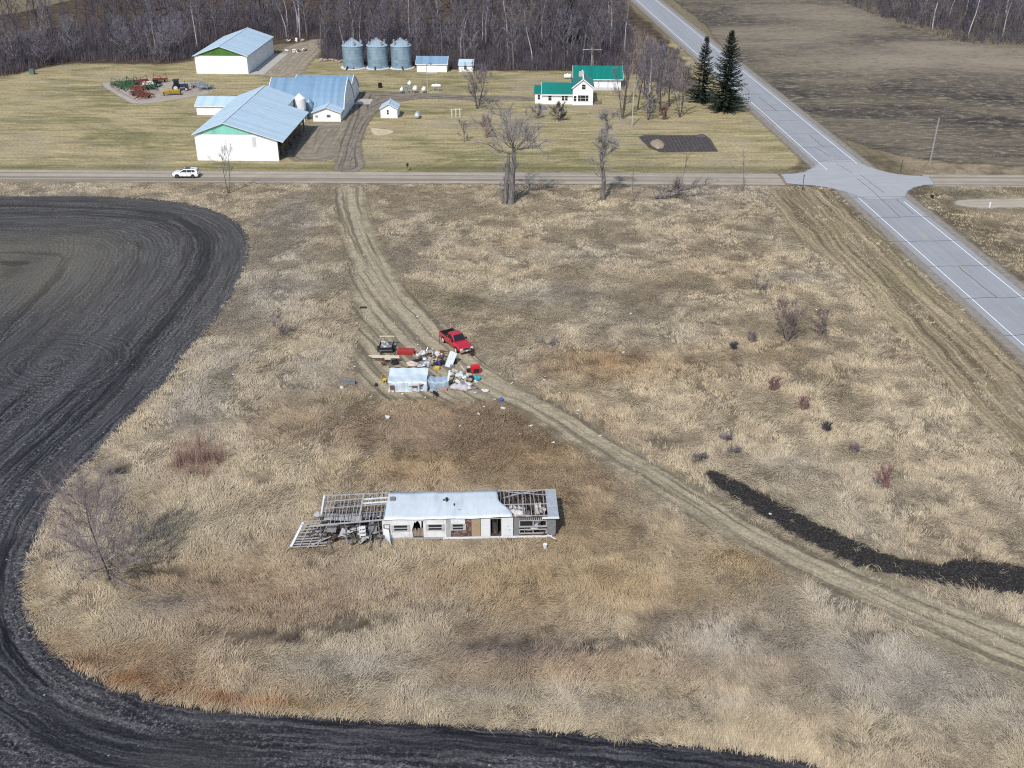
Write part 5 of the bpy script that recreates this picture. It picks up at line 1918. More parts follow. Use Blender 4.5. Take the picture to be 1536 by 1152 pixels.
def pole(px, py, top, label, name='utility_pole', arm=True, lamp=False, rad=.15, tint=(.30, .28, .26), lean=0.0):
    h = hz(px, py, top)
    t = thing(name, label, 'pole', G(px, py))
    MB().tube([(0, 0, -.1), (lean * h, 0, h)], [rad, rad * .65], 8).build('pole', M('pole_wood_%d' % int(tint[0] * 100), tint, .9, 0, .2, 2), t)
    if arm:
        m = MB(); m.bar((-1.1 + lean * h, .12, h - .5), (1.1 + lean * h, .12, h - .5), .11)
        o = m.build('crossarm', TIMBER, t)
        m = MB()
        for x in (-1, -.45, .45, 1):
            m.lathe([(.05, h - .44), (.06, h - .3), (0, h - .26)], (x + lean * h, .12, 0), 6)
        m.build('insulator', WHITEP, o)
    if lamp:
        m = MB(); m.bar((0, 0, h - .3), (1.0, 0, h - .1), .06); m.lathe([(.2, h - .3), (.12, h - .05), (0, h)], (1.1, 0, 0), 8)
        m.build('lamp_head', BLACK, t)
    return t


pole(1394.5, 245.0, 177, 'tall weathered utility pole at the corner of the brown field', arm=False, rad=.20, tint=(.27, .265, .26), lean=.015)
pole(948, 189, 125, 'slim pale utility pole on the lawn in front of the garage', arm=False, rad=.13, tint=(.44, .42, .39))
pole(641.3, 138.5, 95, 'yard light pole standing beside the white fuel barrels', 'light_pole', False, True, .11, (.38, .38, .38))
pole(525.5, 113, 102, 'short dark lamp post at the end of the tall arched barn', 'light_pole', False, True, .08, (.2, .2, .2))
h = hz(887, 102, 61)
t = thing('antenna_mast', 'thin white antenna mast with a wide crossbar behind the garage', 'antenna', G(887, 103))
m = MB()
for i in range(3):
    a_ = i * 2.094
    m.bar((.22 * math.cos(a_), .22 * math.sin(a_), 0), (.06 * math.cos(a_), .06 * math.sin(a_), h), .06)
for i in range(24):
    z = h * i / 24
    m.bar((.22 * (1 - i / 32), 0, z), (-.1, .12, z + h / 48), .03)
m.build('mast', M('mast_steel', (.62, .63, .64), .5, .2, .05, 2), t)
m = MB(); m.bar((-2.6, 0, h - 2.2), (2.6, 0, h - 2.2), .09)
for i in range(9):
    m.bar((-2.4 + i * .6, -.5, h - 2.2), (-2.4 + i * .6, .5, h - 2.2), .03)
m.build('crossbar', M('mast_steel', (.62, .63, .64), .5, .2, .05, 2), t)

# signs and posts at the junction
def post_sign(px, py, top, label, plate=None, name='road_sign', col_=(.05, .05, .05), cat='sign', w=.06):
    h = hz(px, py, top)
    t = thing(name, label, cat, G(px, py))
    MB().bar((0, 0, -.1), (0, 0, h), w).build('post', M('sign_post_%d' % int(col_[0] * 100), col_, .7, .2, .15, 3), t)
    if plate:
        MB().box(-plate[0] / 2, plate[0] / 2, .05, .09, h - plate[1], h).build('plate', M('sign_back', (.32, .34, .36), .5, .4, .1, 3), t)
    return t


post_sign(1203.3, 286, 262, 'dark sign post with a small plate left of the junction', (.22, .5), w=.09)
post_sign(1351, 258, 240, 'dark narrow sign post on the verge beyond the junction', (.12, .4), w=.08)
post_sign(1483.8, 311, 303, 'short white marker post in the field access on the right', None, 'marker_post', (.8, .8, .8), 'post', .22)
o = tag(MB().box(-.22, .22, -.3, .3, 0, .5).build('culvert_end', BLACK), 'small dark culvert mouth in the ditch right of the highway', 'culvert'); o.location = G(1398, 297)
t = thing('mailbox', 'black mailbox on a post at the roadside near the driveway', 'mailbox', G(611.5, 256.8))
MB().bar((0, 0, 0), (0, 0, 1.1), .12).build('post', TIMBER, t)
MB().prism([(-.2, 1.1), (.2, 1.1), (.2, 1.35), (.12, 1.48), (-.12, 1.48), (-.2, 1.35)], -.4, .4).build('box', BLACK, t)
for i, px in enumerate((678, 684, 690)):
    o = tag(MB().bar((0, 0, 0), (0, 0, 1.9), .12).bar((-.5, 0, 1.7), (.5, 0, 1.7), .06).build('clothes_post', WHITEP), 'white post of the washing line left of the round bare tree', 'post', 'washing line posts'); o.location = G(px, 176 - i * .6)
r = random.Random(44)
# mound in the garden, brush heaps at the wood
def heap(name, px, py, wx, wy, hgt, label, mat, cat, seed):
    rg = random.Random(seed)
    m = MB()
    prof = []
    for i in range(7):
        f = i / 6
        prof.append((math.cos(f * math.pi / 2) if i < 6 else 0.0, math.sin(f * math.pi / 2)))
    m.lathe([(max(a_, 0), b_ - .03) for a_, b_ in prof], (0, 0, 0), 18)
    m.v = [(x * wx * (1 + rg.uniform(-.12, .12)), y * wy * (1 + rg.uniform(-.12, .12)), z * hgt * (1 + rg.uniform(-.15, .15))) for x, y, z in m.v]
    o = tag(m.build(name, mat, None, True), label, cat)
    o.location = G(px, py)
    return o


heap('compost_heap', 986, 217, 1.5, 3.2, .8, 'tan heap of straw and soil in the black garden bed', M('tan_soil', (.30, .25, .17), .95, 0, .3, 2), 'heap', 1)
heap('brush_pile', 1052, 205.5, 1.2, .7, .6, 'small dark brush pile at the far corner of the garden bed', TWIG_DARK, 'brush pile', 2)
for i, (px, py, wx, lab) in enumerate(((444, 77.5, 2.2, 'white heap of scrap sheets at the end of the far pole shed'), (448, 62, 2.6, 'white scrap heap farther back on the track into the wood'))):
    t = thing('scrap_heap', lab, 'scrap heap', G(px, py))
    for j in range(9):
        c_ = Vector((r.gauss(0, wx * .6), r.gauss(0, .8), r.uniform(.1, .7)))
        MB().box(-.5, .5, -.3, .3, 0, r.uniform(.1, .5)).build('scrap_piece', WHITEP if j % 3 else TIMBER, t).matrix_basis = __import__('mathutils').Matrix.Translation(c_) @ __import__('mathutils').Euler((r.gauss(0, .4), r.gauss(0, .4), r.random() * 3)).to_matrix().to_4x4()
for i, (px, lab) in enumerate(((490, 'pale rock pile at the edge of the wood left of the bins'), (506, 'second rock pile at the wood edge, the one nearer the left bin'))):
    t = thing('rock_pile', lab, 'rock pile', G(px, 92 + i))
    for j in range(8):
        m = MB(); m.lathe([(.0, 0), (.4, .1), (.5, .35), (.3, .6), (0, .65)], (r.gauss(0, 1.2), r.gauss(0, .5), 0), 7)
        m.v = [(x + r.gauss(0, .05), y + r.gauss(0, .05), z) for x, y, z in m.v]
        m.build('rock', M('field_stone', (.38, .33, .28), .9, 0, .25, 2), t)
heap('hedge_clump', 814, 164, 1.0, .5, .9, 'low bluish flower bed along the front of the farmhouse', M('bluish_plants', (.16, .17, .27), .9, 0, .5, 6), 'flower bed', 3)


# ------------------------------------------------------------------ machinery on the gravel pad
def paint(name, c):
    return M(name, c, .5, .05, .3, 2.5, .4, (.12, .07, .045))


P_RED = paint('implement_red', (.22, .045, .03)); P_GREEN = paint('implement_green', (.035, .12, .05)); P_YEL = paint('implement_yellow', (.50, .33, .03)); P_BLUE = paint('tractor_blue', (.022, .035, .07))
P_GREY = paint('implement_grey', (.34, .38, .40)); P_WHT = paint('implement_white', (.7, .7, .68)); P_RUST = paint('implement_rust', (.16, .07, .045))


def wheel(p, c, rad, w, axis='y', rim=WHITEP):
    m = MB()
    m.lathe([(rad * .55, -w / 2), (rad * .9, -w / 2), (rad, -w * .3), (rad, w * .3), (rad * .9, w / 2), (rad * .55, w / 2)], c, 16, axis)
    o = m.build('wheel', BLACK, p)
    m = MB(); m.lathe([(0, -w * .55), (rad * .58, -w * .53), (rad * .58, w * .53), (0, w * .55)], c, 12, axis)
    m.build('rim', rim, o)
    return o


def implement(px, py, rz, W, D, mat, label, seed, tines=True, hgt=.9):
    rg = random.Random(seed)
    t = thing('farm_implement', label, 'farm implement', G(px, py), rz, 'implements parked on the gravel pad')
    m = MB()
    for i in range(3):
        y = -D / 2 + D * i / 2
        m.bar((-W / 2, y, hgt), (W / 2, y, hgt), .16)
    for i in range(5):
        x = -W / 2 + W * i / 4
        m.bar((x, -D / 2, hgt), (x, D / 2, hgt), .13)
    m.bar((0, -D / 2, hgt), (0, -D / 2 - 2.2, .5), .16); m.bar((-W * .2, -D / 2, hgt), (0, -D / 2 - 1.8, .55), .1); m.bar((W * .2, -D / 2, hgt), (0, -D / 2 - 1.8, .55), .1)
    m.bar((0, -D / 2, hgt), (0, 0, hgt + .9), .1); m.bar((0, D / 2, hgt), (0, 0, hgt + .9), .1)
    for s in (-1, 1):
        m.bar((s * W / 2, 0, hgt), (s * W * .42, 0, hgt + 1.3), .12); m.bar((s * W * .42, 0, hgt + 1.3), (s * W * .1, 0, hgt + .5), .09)
    m.build('frame', mat, t)
    if tines:
        tm = BLACK if rg.random() < .5 else P_RUST
        for j in range(3):
            m = MB()
            for i in range(9):
                x = -W / 2 + W * (i + .5 * (j % 2)) / 8.5
                y = -D / 2 + D * j / 2
                m.bar((x, y, hgt), (x, y + .35, .45), .06); m.bar((x, y + .35, .45), (x, y + .1, 0), .06)
            m.bar((-W / 2, y, hgt - .1), (W / 2, y, hgt - .1), .07)
            m.build('tine_row', tm, t)
    for s in (-1, 1):
        wheel(t, (s * W * .28, D * .1, .42), .42, .26, 'x', mat)
    return t


implement(181, 129, .4, 4.6, 3.0, P_GREEN, 'green folding field cultivator at the left end of the machinery row', 1)
implement(189, 134, .2, 4.0, 2.6, P_GREEN, 'second green cultivator, parked in front of the first one', 2)
implement(199, 128, -.3, 3.4, 2.6, P_GREEN, 'green plough frame touching the red implements', 3)
implement(212, 126, .5, 3.6, 2.2, P_RED, 'red implement frame at the back of the machinery row', 4)
implement(209, 136, 0, 3.6, 2.6, P_RED, 'dull red cultivator in the middle of the machinery row', 5)
implement(218, 147, -.5, 3.6, 2.6, P_RED, 'red disc frame nearest the front edge of the gravel pad', 6)
implement(206, 143, .7, 3.0, 2.2, P_RUST, 'rusty harrow at the front left of the gravel pad', 7)
implement(241, 123.5, .1, 3.6, 1.6, P_RED, 'red drawbar implement at the far right back of the row', 8)
implement(226, 134, .9, 2.6, 2.2, P_GREEN, 'small green implement between the white wagon and red disc', 9)
implement(297, 131, .5, 3.6, 2.4, P_GREY, 'grey steel implement at the right end of the gravel pad', 10)
implement(309, 134, -.4, 3.2, 2.4, P_GREY, 'grey gate-like frame next to the low shed roof', 11)
for px, py, rz, mat, sc_, lab in ((270, 136, .2, P_BLUE, 1.05, 'dark blue tractor standing alone on the gravel pad'), (236, 130, 1.2, P_BLUE, .7, 'small dark tractor behind the white wagon')):
    t = thing('tractor', lab, 'tractor', G(px, py), rz)
    t.scale = (sc_,) * 3
    m = MB(); m.box(-.2, 2.1, -.38, .38, .85, 1.55); m.box(-1.2, -.2, -.3, .3, .6, 1.1); m.build('body', mat, t)
    m = MB()
    for x in (-1.15, -.1):
        for y in (-.7, .7):
            m.bar((x, y, 1.1), (x, y, 2.55), .08)
    m.box(-1.35, .1, -.85, .85, 2.55, 2.68); m.build('cab', mat, t)
    m = MB(); m.box(-1.1, -.14, -.66, .66, 1.5, 2.5); m.build('cab_glass', GLASS, t)
    MB().bar((1.3, .2, 1.5), (1.3, .2, 2.3), .08).build('exhaust', BLACK, t)
    for s in (-1, 1):
        wheel(t, (-.8, s * .95, .85), .85, .45, 'y', P_WHT); wheel(t, (1.6, s * .7, .45), .45, .28, 'y', P_WHT)
t = thing('grain_drill', 'yellow seed drill box in front of the dark blue tractor', 'farm implement', G(259, 143), R(12))
MB().prism([(-.4, .6), (.4, .6), (.6, 1.3), (-.6, 1.3)], -1.9, 1.9, 'x').build('hopper', P_YEL, t)
m = MB(); m.bar((-1.9, 0, .5), (1.9, 0, .5), .14); m.bar((-1.9, 0, .5), (-3.2, 0, .4), .12); m.build('frame', P_YEL, t)
for s in (-1, 1):
    wheel(t, (s * 2.05, 0, .45), .45, .2, 'x', P_YEL)
t = thing('flat_wagon', 'small white wagon between green and red implements', 'wagon', G(224, 130.5), R(10))
MB().box(-1.5, 1.5, -.7, .7, .75, .85).box(-1.5, 1.5, -.7, -.62, .85, 1.3).box(-1.5, 1.5, .62, .7, .85, 1.3).box(-1.5, -1.4, -.62, .62, .85, 1.3).box(1.4, 1.5, -.62, .62, .85, 1.3).build('box', P_WHT, t)
for sx in (-1, 1):
    for s in (-1, 1):
        wheel(t, (sx * 1.0, s * .6, .34), .34, .2, 'y', P_WHT)
o = tag(MB().box(-.6, .6, -.45, .45, 0, 1.3).box(-.65, .65, -.5, .5, 1.3, 1.42).build('deer_stand', M('box_green', (.10, .15, .13), .7, 0, .2, 2)), 'small dark green box hut at the far left edge of the thicket', 'hut'); o.location = G(49, 111.5)
# ------------------------------------------------------------------ the wrecked mobile home
from mathutils import Matrix, Euler
O_ = G(575, 811.8); E_ = G(833.2, 806.8)
HU = (E_ - O_).normalized()
HW, HDp, HH = (E_ - O_).length, 4.25, 2.5
home = thing('mobile_home', 'long derelict white mobile home with half its roof stripped to bare rafters', 'mobile home', O_, math.atan2(HU.y, HU.x))
WH_OLD = M('old_white_siding', (.66, .665, .66), .7, 0, .10, 1.6, .3, (.45, .42, .37))
WH_PAN = M('white_panel', (.64, .655, .66), .6, 0, .06, 1.5)
GREYW = M('grey_weathered_wood', (.185, .185, .19), .9, 0, .25, 3)
PALEW = M('pale_weathered_wood', (.36, .355, .35), .9, 0, .2, 3)
PLY = M('tan_plywood', (.34, .255, .165), .8, 0, .12, 2)
REDIN = M('rusty_red_lining', (.13, .07, .055), .9, 0, .6, 5, .2, (.42, .38, .34))
DKBROWN = M('dark_brown_panel', (.085, .06, .045), .9, 0, .4, 4)
PINK = M('torn_insulation', (.62, .58, .56), .95, 0, .15, 4)
OLDFLOOR = M('rotten_floor', (.075, .06, .048), .95, 0, .5, 2.2)
ROOFW = N('white_metal_roof')
o_ = ROOFW.obj()
st = ROOFW.noise(ROOFW.scale(o_, (.8, .18, 1)), 1.6, 5, .65)
f2 = ROOFW.noise(o_, .45, 6, .7)
sm = ROOFW.n('ShaderNodeSeparateXYZ'); ROOFW.set(sm.inputs[0], o_)
seam = ROOFW.ramp(ROOFW.math('PINGPONG', sm.outputs[0], .6), 0, .02, .35, 0)
c_ = ROOFW.mix(ROOFW.ramp(f2, .3, .7), (.53, .59, .615), (.63, .68, .70))
c_ = ROOFW.mix(ROOFW.ramp(st, .48, .70, 0, .6), c_, (.42, .44, .44))
c_ = ROOFW.mix(seam, c_, (.36, .40, .42))
c_ = ROOFW.mix(ROOFW.ramp(ROOFW.noise(o_, 2.4, 6, .8), .60, .72, 0, .55), c_, (.33, .34, .33))
MAT_HROOF = ROOFW.done(c_, .5, .1, .4)
# floor and chassis
MB().box(-6.2, HW, .05, HDp, .28, .42).build('floor', OLDFLOOR, home)
m = MB()
for y in (.9, HDp - .9):
    m.box(-6.2, HW, y - .06, y + .06, -.02, .275)
m.build('chassis', BLACK, home)
MB().box(5.5, HW - .3, -.06, .0, .12, .34).build('skirting', WH_PAN, home)
MB().box(0, 5.45, -.05, .0, .16, .34).build('skirting', PALEW, home)
# front wall, panel by panel
t_ = .08
Z0, Z1 = .36, HH - .06
for x0, x1, z0, z1, mt in ((0, .9, Z0, Z1, WH_OLD), (.9, 2.46, Z0, 1.12, WH_OLD), (.9, 2.46, 1.82, Z1, WH_OLD), (2.46, 2.72, Z0, Z1, WH_OLD), (2.72, 3.9, 2.2, Z1, WH_OLD), (3.75, 4.06, Z0, Z1, WH_OLD),
                           (4.06, 5.64, Z0, 1.12, WH_OLD), (4.06, 5.64, 1.82, Z1, WH_OLD), (5.64, 5.86, Z0, Z1, WH_OLD), (5.86, 6.3, Z0, Z1, PALEW), (6.3, 7.62, 1.85, Z1 - .1, WH_OLD), (6.3, 7.62, Z0, 1.12, REDIN),
                           (7.62, 8.18, Z0, Z1 - .15, REDIN), (8.2, 9.04, Z0, Z1 - .15, PLY), (9.07, 9.92, Z0, Z1 - .1, WH_PAN), (10.97, 12.05, Z0, Z1 - .06, WH_PAN), (12.1, 12.6, Z0, Z1 - .1, GREYW),
                           (12.6, 15.16, 2.05, Z1 - .02, DKBROWN), (12.6, 15.16, Z0, .55, DKBROWN), (15.18, HW, Z0, Z1, GREYW)):
    MB().box(x0 + .004, x1 - .004, .0, t_, z0, z1).build('wall_panel', mt, home)
# the torn hole: jagged pieces of siding left hanging, broken brown board below
m = MB()
for pts in (((2.72, 2.2), (2.98, 2.2), (2.74, 1.25)), ((2.98, 2.2), (3.2, 2.2), (3.02, 2.0)), ((3.3, 2.2), (3.62, 2.2), (3.56, 1.2), (3.45, 1.9)), ((2.72, 1.25), (2.72, .36), (2.80, .36))):
    m.prism(list(pts), .0, .03)
m.build('torn_siding', WH_OLD, home)
m = MB()
for i in range(7):
    m.box(2.84 + i * .13, 2.94 + i * .13, .10, .14, .36, 1.25 + .12 * math.sin(i * 2.3))
m.box(2.75, 3.74, .15, .2, .36, 1.0)
m.build('broken_board', M('bare_brown_board', (.30, .24, .185), .9, 0, .3, 4), home)
# narrow windows
for x0, x1 in ((.92, 2.44), (4.08, 5.62), (6.32, 7.60)):
    m = MB()
    for z0, z1 in ((1.10, 1.18), (1.77, 1.85), (1.42, 1.49)):
        m.box(x0 - .06, x1 + .06, -.05, -.003, z0, z1)
    m.box(x0 - .1, x0 + .16, -.04, -.003, 1.181, 1.769); m.box(x1 - .16, x1 + .1, -.04, -.003, 1.181, 1.769)
    o = m.build('window', M('aluminium_frame', (.52, .53, .53), .5, .3, .1, 3), home)
    MB().box(x0 + .17, x1 - .17, .03, .05, 1.16, 1.8).build('pane', GLASS, o)
o = MB().box(.1, .72, -.04, -.003, 1.0, 1.06).box(.1, .72, -.04, -.003, 1.85, 1.91).box(.1, .2, -.04, -.003, 1.061, 1.849).box(.62, .72, -.04, -.003, 1.061, 1.849).box(.201, .619, -.04, -.003, 1.4, 1.46).build('window', GREYW, home)
MB().box(.2, .62, -.02, -.002, 1.06, 1.39).build('pane', DARKIN, o)
# big front opening with its frame
m = MB()
for z in (.55, .98, 1.28, 2.0):
    m.box(12.6, 15.16, -.04, .05, z, z + (.08 if z != 1.28 else .14))
for x in (12.6, 13.86, 15.08):
    m.box(x, x + .09, -.03, .045, .631, .979); m.box(x, x + .09, -.03, .045, 1.421, 1.999)
o = m.build('window', PALEW, home)
MB().box(12.7, 13.85, .02, .035, 1.43, 1.99).build('pane', GLASS, o)
for i in range(14):
    MB().box(12.65 + i * .19, 12.71 + i * .19, -.03, -.004, 2.09, 2.34).build('cripple_stud', PALEW, home)
m = MB(); m.box(9.93, 9.97, -.02, .06, .36, 2.3); m.box(10.93, 10.97, -.02, .06, .36, 2.3); m.box(9.93, 10.97, -.02, .06, 2.301, 2.36)
m.build('door_frame', PALEW, home)
# the door hangs inside
o = MB().box(0, .8, -.02, .02, 0, 1.9).build('door', GREYW, home); o.location = (10.1, .5, .45); o.rotation_euler = (0, .06, .9)
m = MB(); m.lathe([(.04, 0), (.04, .05), (0, .06)], (11.6, -.03, 1.45), 8, 'y'); m.box(11.55, 11.85, -.02, -.003, 1.0, 1.04); m.build('wall_fitting', GREYW, home)
# end walls, back wall, partitions
m = MB(); m.box(HW - .06, HW, .09, HDp - .1, .36, HH - .1); m.build('end_wall', GREYW, home)
m = MB(); m.box(.3, 10.6, HDp - .08, HDp, .36, HH - .1); m.build('back_wall', WH_OLD, home)
m = MB()
for i in range(14):
    x = 10.7 + i * .4
    m.box(x, x + .05, HDp - .09, HDp - .01, .42, HH - .12)
m.box(10.65, HW, HDp - .01, HDp + .03, .36, HH - .1)
m.build('back_stud_wall', M('brown_wall_back', (.10, .08, .065), .9, 0, .35, 3), home)
for x in (6.2, 10.55):
    MB().box(x, x + .06, .1, HDp - .1, .42, HH - .14).build('partition', DKBROWN, home)
m = MB()
for i in range(8):
    m.box(13.1, 13.16, .25 + i * .5, .31 + i * .5, .42, HH - .14)
m.build('partition', PALEW, home)
# sheet roof with a ragged right edge, slightly buckled
rg = random.Random(4)
nx_, ny_ = 40, 9
V, Fc = [], []
for j in range(ny_ + 1):
    f = j / ny_
    xr = np.interp(f, [0, .12, .3, .42, .5, .62, .8, 1], [12.0, 11.95, 11.75, 11.2, 11.0, 10.75, 10.72, 10.66]) + rg.uniform(-.05, .05)
    xl = .22 + .12 * f + rg.uniform(-.02, .02)
    for i in range(nx_ + 1):
        g = i / nx_
        x = xl + (xr - xl) * g
        z = HH + .02 + .16 * math.sin(math.pi * min(1, f * 1.05)) * .6 + .05 * math.sin(x * 1.3 + f * 2) * .5 + rg.uniform(-.012, .012)
        if f < .15 and x > 8:
            z += .10 * ((x - 8) / 4) ** 1.5
        if abs(x - 5.4) < .5:
            z -= .07 * (1 - abs(x - 5.4) / .5)
        V.append((x, -.14 + f * (HDp + .2), z))
for j in range(ny_):
    for i in range(nx_):
        a = j * (nx_ + 1) + i
        Fc.append((a, a + 1, a + nx_ + 2, a + nx_ + 1))
m = MB(); m.v, m.f = V, Fc
roof_ = m.build('roof', MAT_HROOF, home, True, False)
sm_ = roof_.modifiers.new('sheet', 'SOLIDIFY'); sm_.thickness = .05; sm_.offset = -1
MB().box(.55, 1.05, 2.7, 3.25, HH + .12, HH + .26).build('roof_vent', GREYW, roof_)
MB().lathe([(.12, HH), (.12, HH + .42), (.16, HH + .44), (0, HH + .5)], (5.9, 2.55, 0), 10).build('vent_pipe', BLACK, roof_)
MB().box(5.55, 5.72, 2.65, 2.75, HH + .08, HH + .2).build('roof_vent', BLACK, roof_)
MB().box(6.55, 6.68, 1.75, 2.1, HH + .08, HH + .15).build('roof_vent', BLACK, roof_)
MB().box(7.0, 7.2, 1.05, 1.12, HH + .08, HH + .13).build('roof_vent', GREYW, roof_)
# bare rafters, right end
for i in range(12):
    x = 10.95 + i * .40
    m = MB(); m.bar((x + rg.uniform(-.05, .05), .05 if i > 4 else 1.5, HH - .05), (x + rg.uniform(-.06, .10), HDp - .05, HH - .02 + rg.uniform(-.08, .02)), .055, .11)
    m.build('rafter', PALEW if i % 3 else GREYW, home)
for y in (.04, 1.9, HDp - .03):
    MB().bar((10.7, y, HH + .04), (HW - .2, y, HH + .05), .06, .06).build('purlin', PALEW, home)
for (x0, y0, x1, y1) in ((11.5, 3.9, 15.3, 3.2), (11.2, 2.9, 13.8, 3.9), (12.0, 3.4, 14.9, 4.0)):
    MB().bar((x0, y0, HH + .12), (x1, y1, HH + .15), .07, .04).build('loose_board', PALEW, home)
MB().box(15.25, HW + .25, -.22, HDp + .1, HH + .0, HH + .06).build('roof_end', M('grey_roof_end', (.36, .39, .42), .7, .1, .2, 2.5), home)
MB().box(14.7, HW + .28, -.28, -.225, HH - .14, HH + .08).build('fascia', WH_PAN, home)
# rubbish inside the open rooms
for i in range(26):
    s = rg.uniform(.2, .6)
    m = MB(); m.box(-s, s, -s * .6, s * .6, 0, rg.uniform(.05, .5))
    o = m.build('rubble', rg.choice((PINK, GREYW, DKBROWN, DKBROWN, GREYW, BLACK)), home)
    o.location = (rg.uniform(11.2, 15.0), rg.uniform(.4, 3.6), .43 + rg.random() * .5); o.rotation_euler = (rg.gauss(0, .4), rg.gauss(0, .4), rg.random() * 3)
for (x, y, z, s) in ((12.3, 1.7, 1.7, .5), (13.4, 1.1, 1.5, .45), (12.8, 1.4, 1.9, .35), (14.3, .9, 1.4, .4)):
    m = MB(); m.lathe([(0, -s * .5), (s * .8, -s * .35), (s, 0), (s * .7, s * .4), (0, s * .5)], (0, 0, 0), 9)
    m.v = [(a * rg.uniform(.8, 1.3), b * rg.uniform(.8, 1.3), c * rg.uniform(.7, 1.3)) for a, b, c in m.v]
    o = m.build('insulation', PINK, home); o.location = (x, y, z)
# stripped left end: rafters, rails, studs
XL = -5.75
zl = lambda x: HH - .02 - max(0, -x) * .05


def frb(name, p, q, w, h, mat):
    return MB().bar(p, q, w, h).build(name, mat, home)


frb('purlin', (XL, HDp, zl(XL) + .12), (.3, HDp, HH), .09, .11, PALEW)
frb('purlin', (XL - .9, .0, zl(XL) - .32), (.3, .0, HH - .06), .10, .12, PALEW)
frb('purlin', (XL + .2, 2.3, zl(XL)), (.3, 2.45, HH), .07, .08, PALEW)
frb('purlin', (XL + .1, 3.35, zl(XL) + .06), (-2.1, 3.4, HH - .02), .06, .07, PALEW)
frb('purlin', (XL - .2, 1.2, zl(XL) - .12), (.3, 1.3, HH - .03), .06, .07, GREYW)
frb('purlin', (-2.1, 3.3, HH - .06), (.3, 3.45, HH + .02), .12, .10, WH_PAN)
frb('purlin', (-2.1, 2.65, HH - .06), (.3, 2.75, HH + .02), .16, .08, WH_PAN)
for i in range(19):
    x = XL + .08 + i * .32
    if i == 12:
        continue
    y0 = .0 if i not in (1, 2, 5) else 1.4
    frb('rafter', (x + rg.uniform(-.06, .06), y0, zl(x) - .1 - (.15 if i < 4 else 0)), (x + rg.uniform(-.06, .08), HDp, zl(x) + .03), .055, .10, PALEW if i % 4 else GREYW)
frb('beam', (-2.1, .0, HH - .1), (-2.0, HDp, HH - .04), .16, .16, PALEW)
frb('beam', (XL, 1.6, zl(XL) - .1), (XL - .05, HDp, zl(XL) + .1), .15, .15, WH_PAN)
for i in range(13):
    x = XL + .1 + i * .5
    frb('stud', (x, HDp - .05, .4), (x + rg.uniform(-.05, .05), HDp - .05, zl(x) - .06), .05, .09, GREYW)
for i, x in enumerate((-5.7, -3.4, -2.1, -1.2, -.3)):
    frb('stud', (x, .05, .4), (x + rg.uniform(-.1, .1), .02, zl(x) - (.35 if i == 0 else .12)), .08, .09, GREYW)
# sheets fallen in on the left, ladder-like shelf, boards
for (x0, x1, y0, y1, z, mt, rx, ry) in ((-5.5, -1.9, 1.0, 1.9, 1.75, PALEW, .10, .02), (-1.9, .0, 1.1, 1.75, 2.05, GREYW, .08, .0), (-5.2, -4.3, .1, .8, 1.2, GREYW, .5, .1), (-3.0, -2.4, -.1, .3, 1.3, WH_PAN, -.6, .3), (-1.4, -.6, .3, 1.2, .9, GREYW, .8, .1), (-3.9, -3.1, -.3, .4, 1.0, PALEW, .9, .4), (-2.4, -1.7, .1, .9, .9, PALEW, .7, -.2)):
    m = MB(); m.box(-(x1 - x0) / 2, (x1 - x0) / 2, -(y1 - y0) / 2, (y1 - y0) / 2, -.015, .015)
    o = m.build('fallen_sheet', mt, home); o.location = ((x0 + x1) / 2, (y0 + y1) / 2, z); o.rotation_euler = (rx, ry, rg.gauss(0, .08))
m = MB()
for x in (-2.05, -1.55):
    m.box(x - .04, x + .04, -.35, -.27, .35, 2.0)
for z in (.6, 1.0, 1.4, 1.8):
    m.box(-2.01, -1.59, -.5, -.12, z, z + .05)
m.build('shelf_frame', WH_PAN, home)
for i in range(40):
    L = rg.uniform(.7, 2.6)
    m = MB(); m.box(-L / 2, L / 2, -.06, .06, -.02, .02)
    o = m.build('fallen_board', rg.choice((PALEW, GREYW, GREYW, PALEW, GREYW, DKBROWN)), home)
    o.location = (rg.uniform(-7.0, -.2), rg.uniform(-1.0, 1.4), rg.uniform(.25, .95)); o.rotation_euler = (rg.gauss(0, .4), rg.gauss(0, .35), rg.random() * 3.1)
for i in range(40):
    m = MB(); s = rg.uniform(.12, .42); m.box(-s, s, -s * .6, s * .6, -.08, .1)
    o = m.build('rubble', rg.choice((PALEW, GREYW, GREYW, DKBROWN, PINK, DKBROWN)), home)
    o.location = (rg.uniform(-6.6, -.2), rg.uniform(-.9, 3.6), rg.uniform(.35, .7)); o.rotation_euler = (rg.gauss(0, .5), rg.gauss(0, .5), rg.random() * 3)
# the left front wall lies in the grass as a slatted frame
for i in range(5):
    y = -1.05 + i * .30
    frb('fallen_slat', (-8.6 + i * .12, y, .30 + .07 * i), (-5.3 + rg.uniform(-.3, .3), y + .12, .34 + .08 * i), .13, .05, PALEW if i % 2 else M('mauve_grey_wood', (.36, .32, .31), .9, 0, .2, 3))
for i, (x, w) in enumerate(((-8.0, .22), (-7.2, .07), (-6.4, .07), (-5.6, .07))):
    frb('fallen_post', (x - .3, -1.1, .42), (x + .45, 1.9, 1.0), w, .07, WH_PAN if i == 0 else PALEW)
for i in range(5):
    frb('fallen_slat', (-7.7, .45 + i * .34, .78 + .07 * i), (-5.6 + rg.uniform(-.5, .3), .55 + i * .34, .85 + .07 * i), .09, .05, PALEW)
m = MB(); m.lathe([(0, -.3), (.5, -.2), (.6, .05), (.3, .3), (0, .35)], (0, 0, 0), 9)
m.v = [(a * rg.uniform(.5, 1.1), b * rg.uniform(.3, .8), c * rg.uniform(.7, 1.3)) for a, b, c in m.v]
o = m.build('insulation', PALEW, home); o.location = (-6.2, 2.6, 1.3)
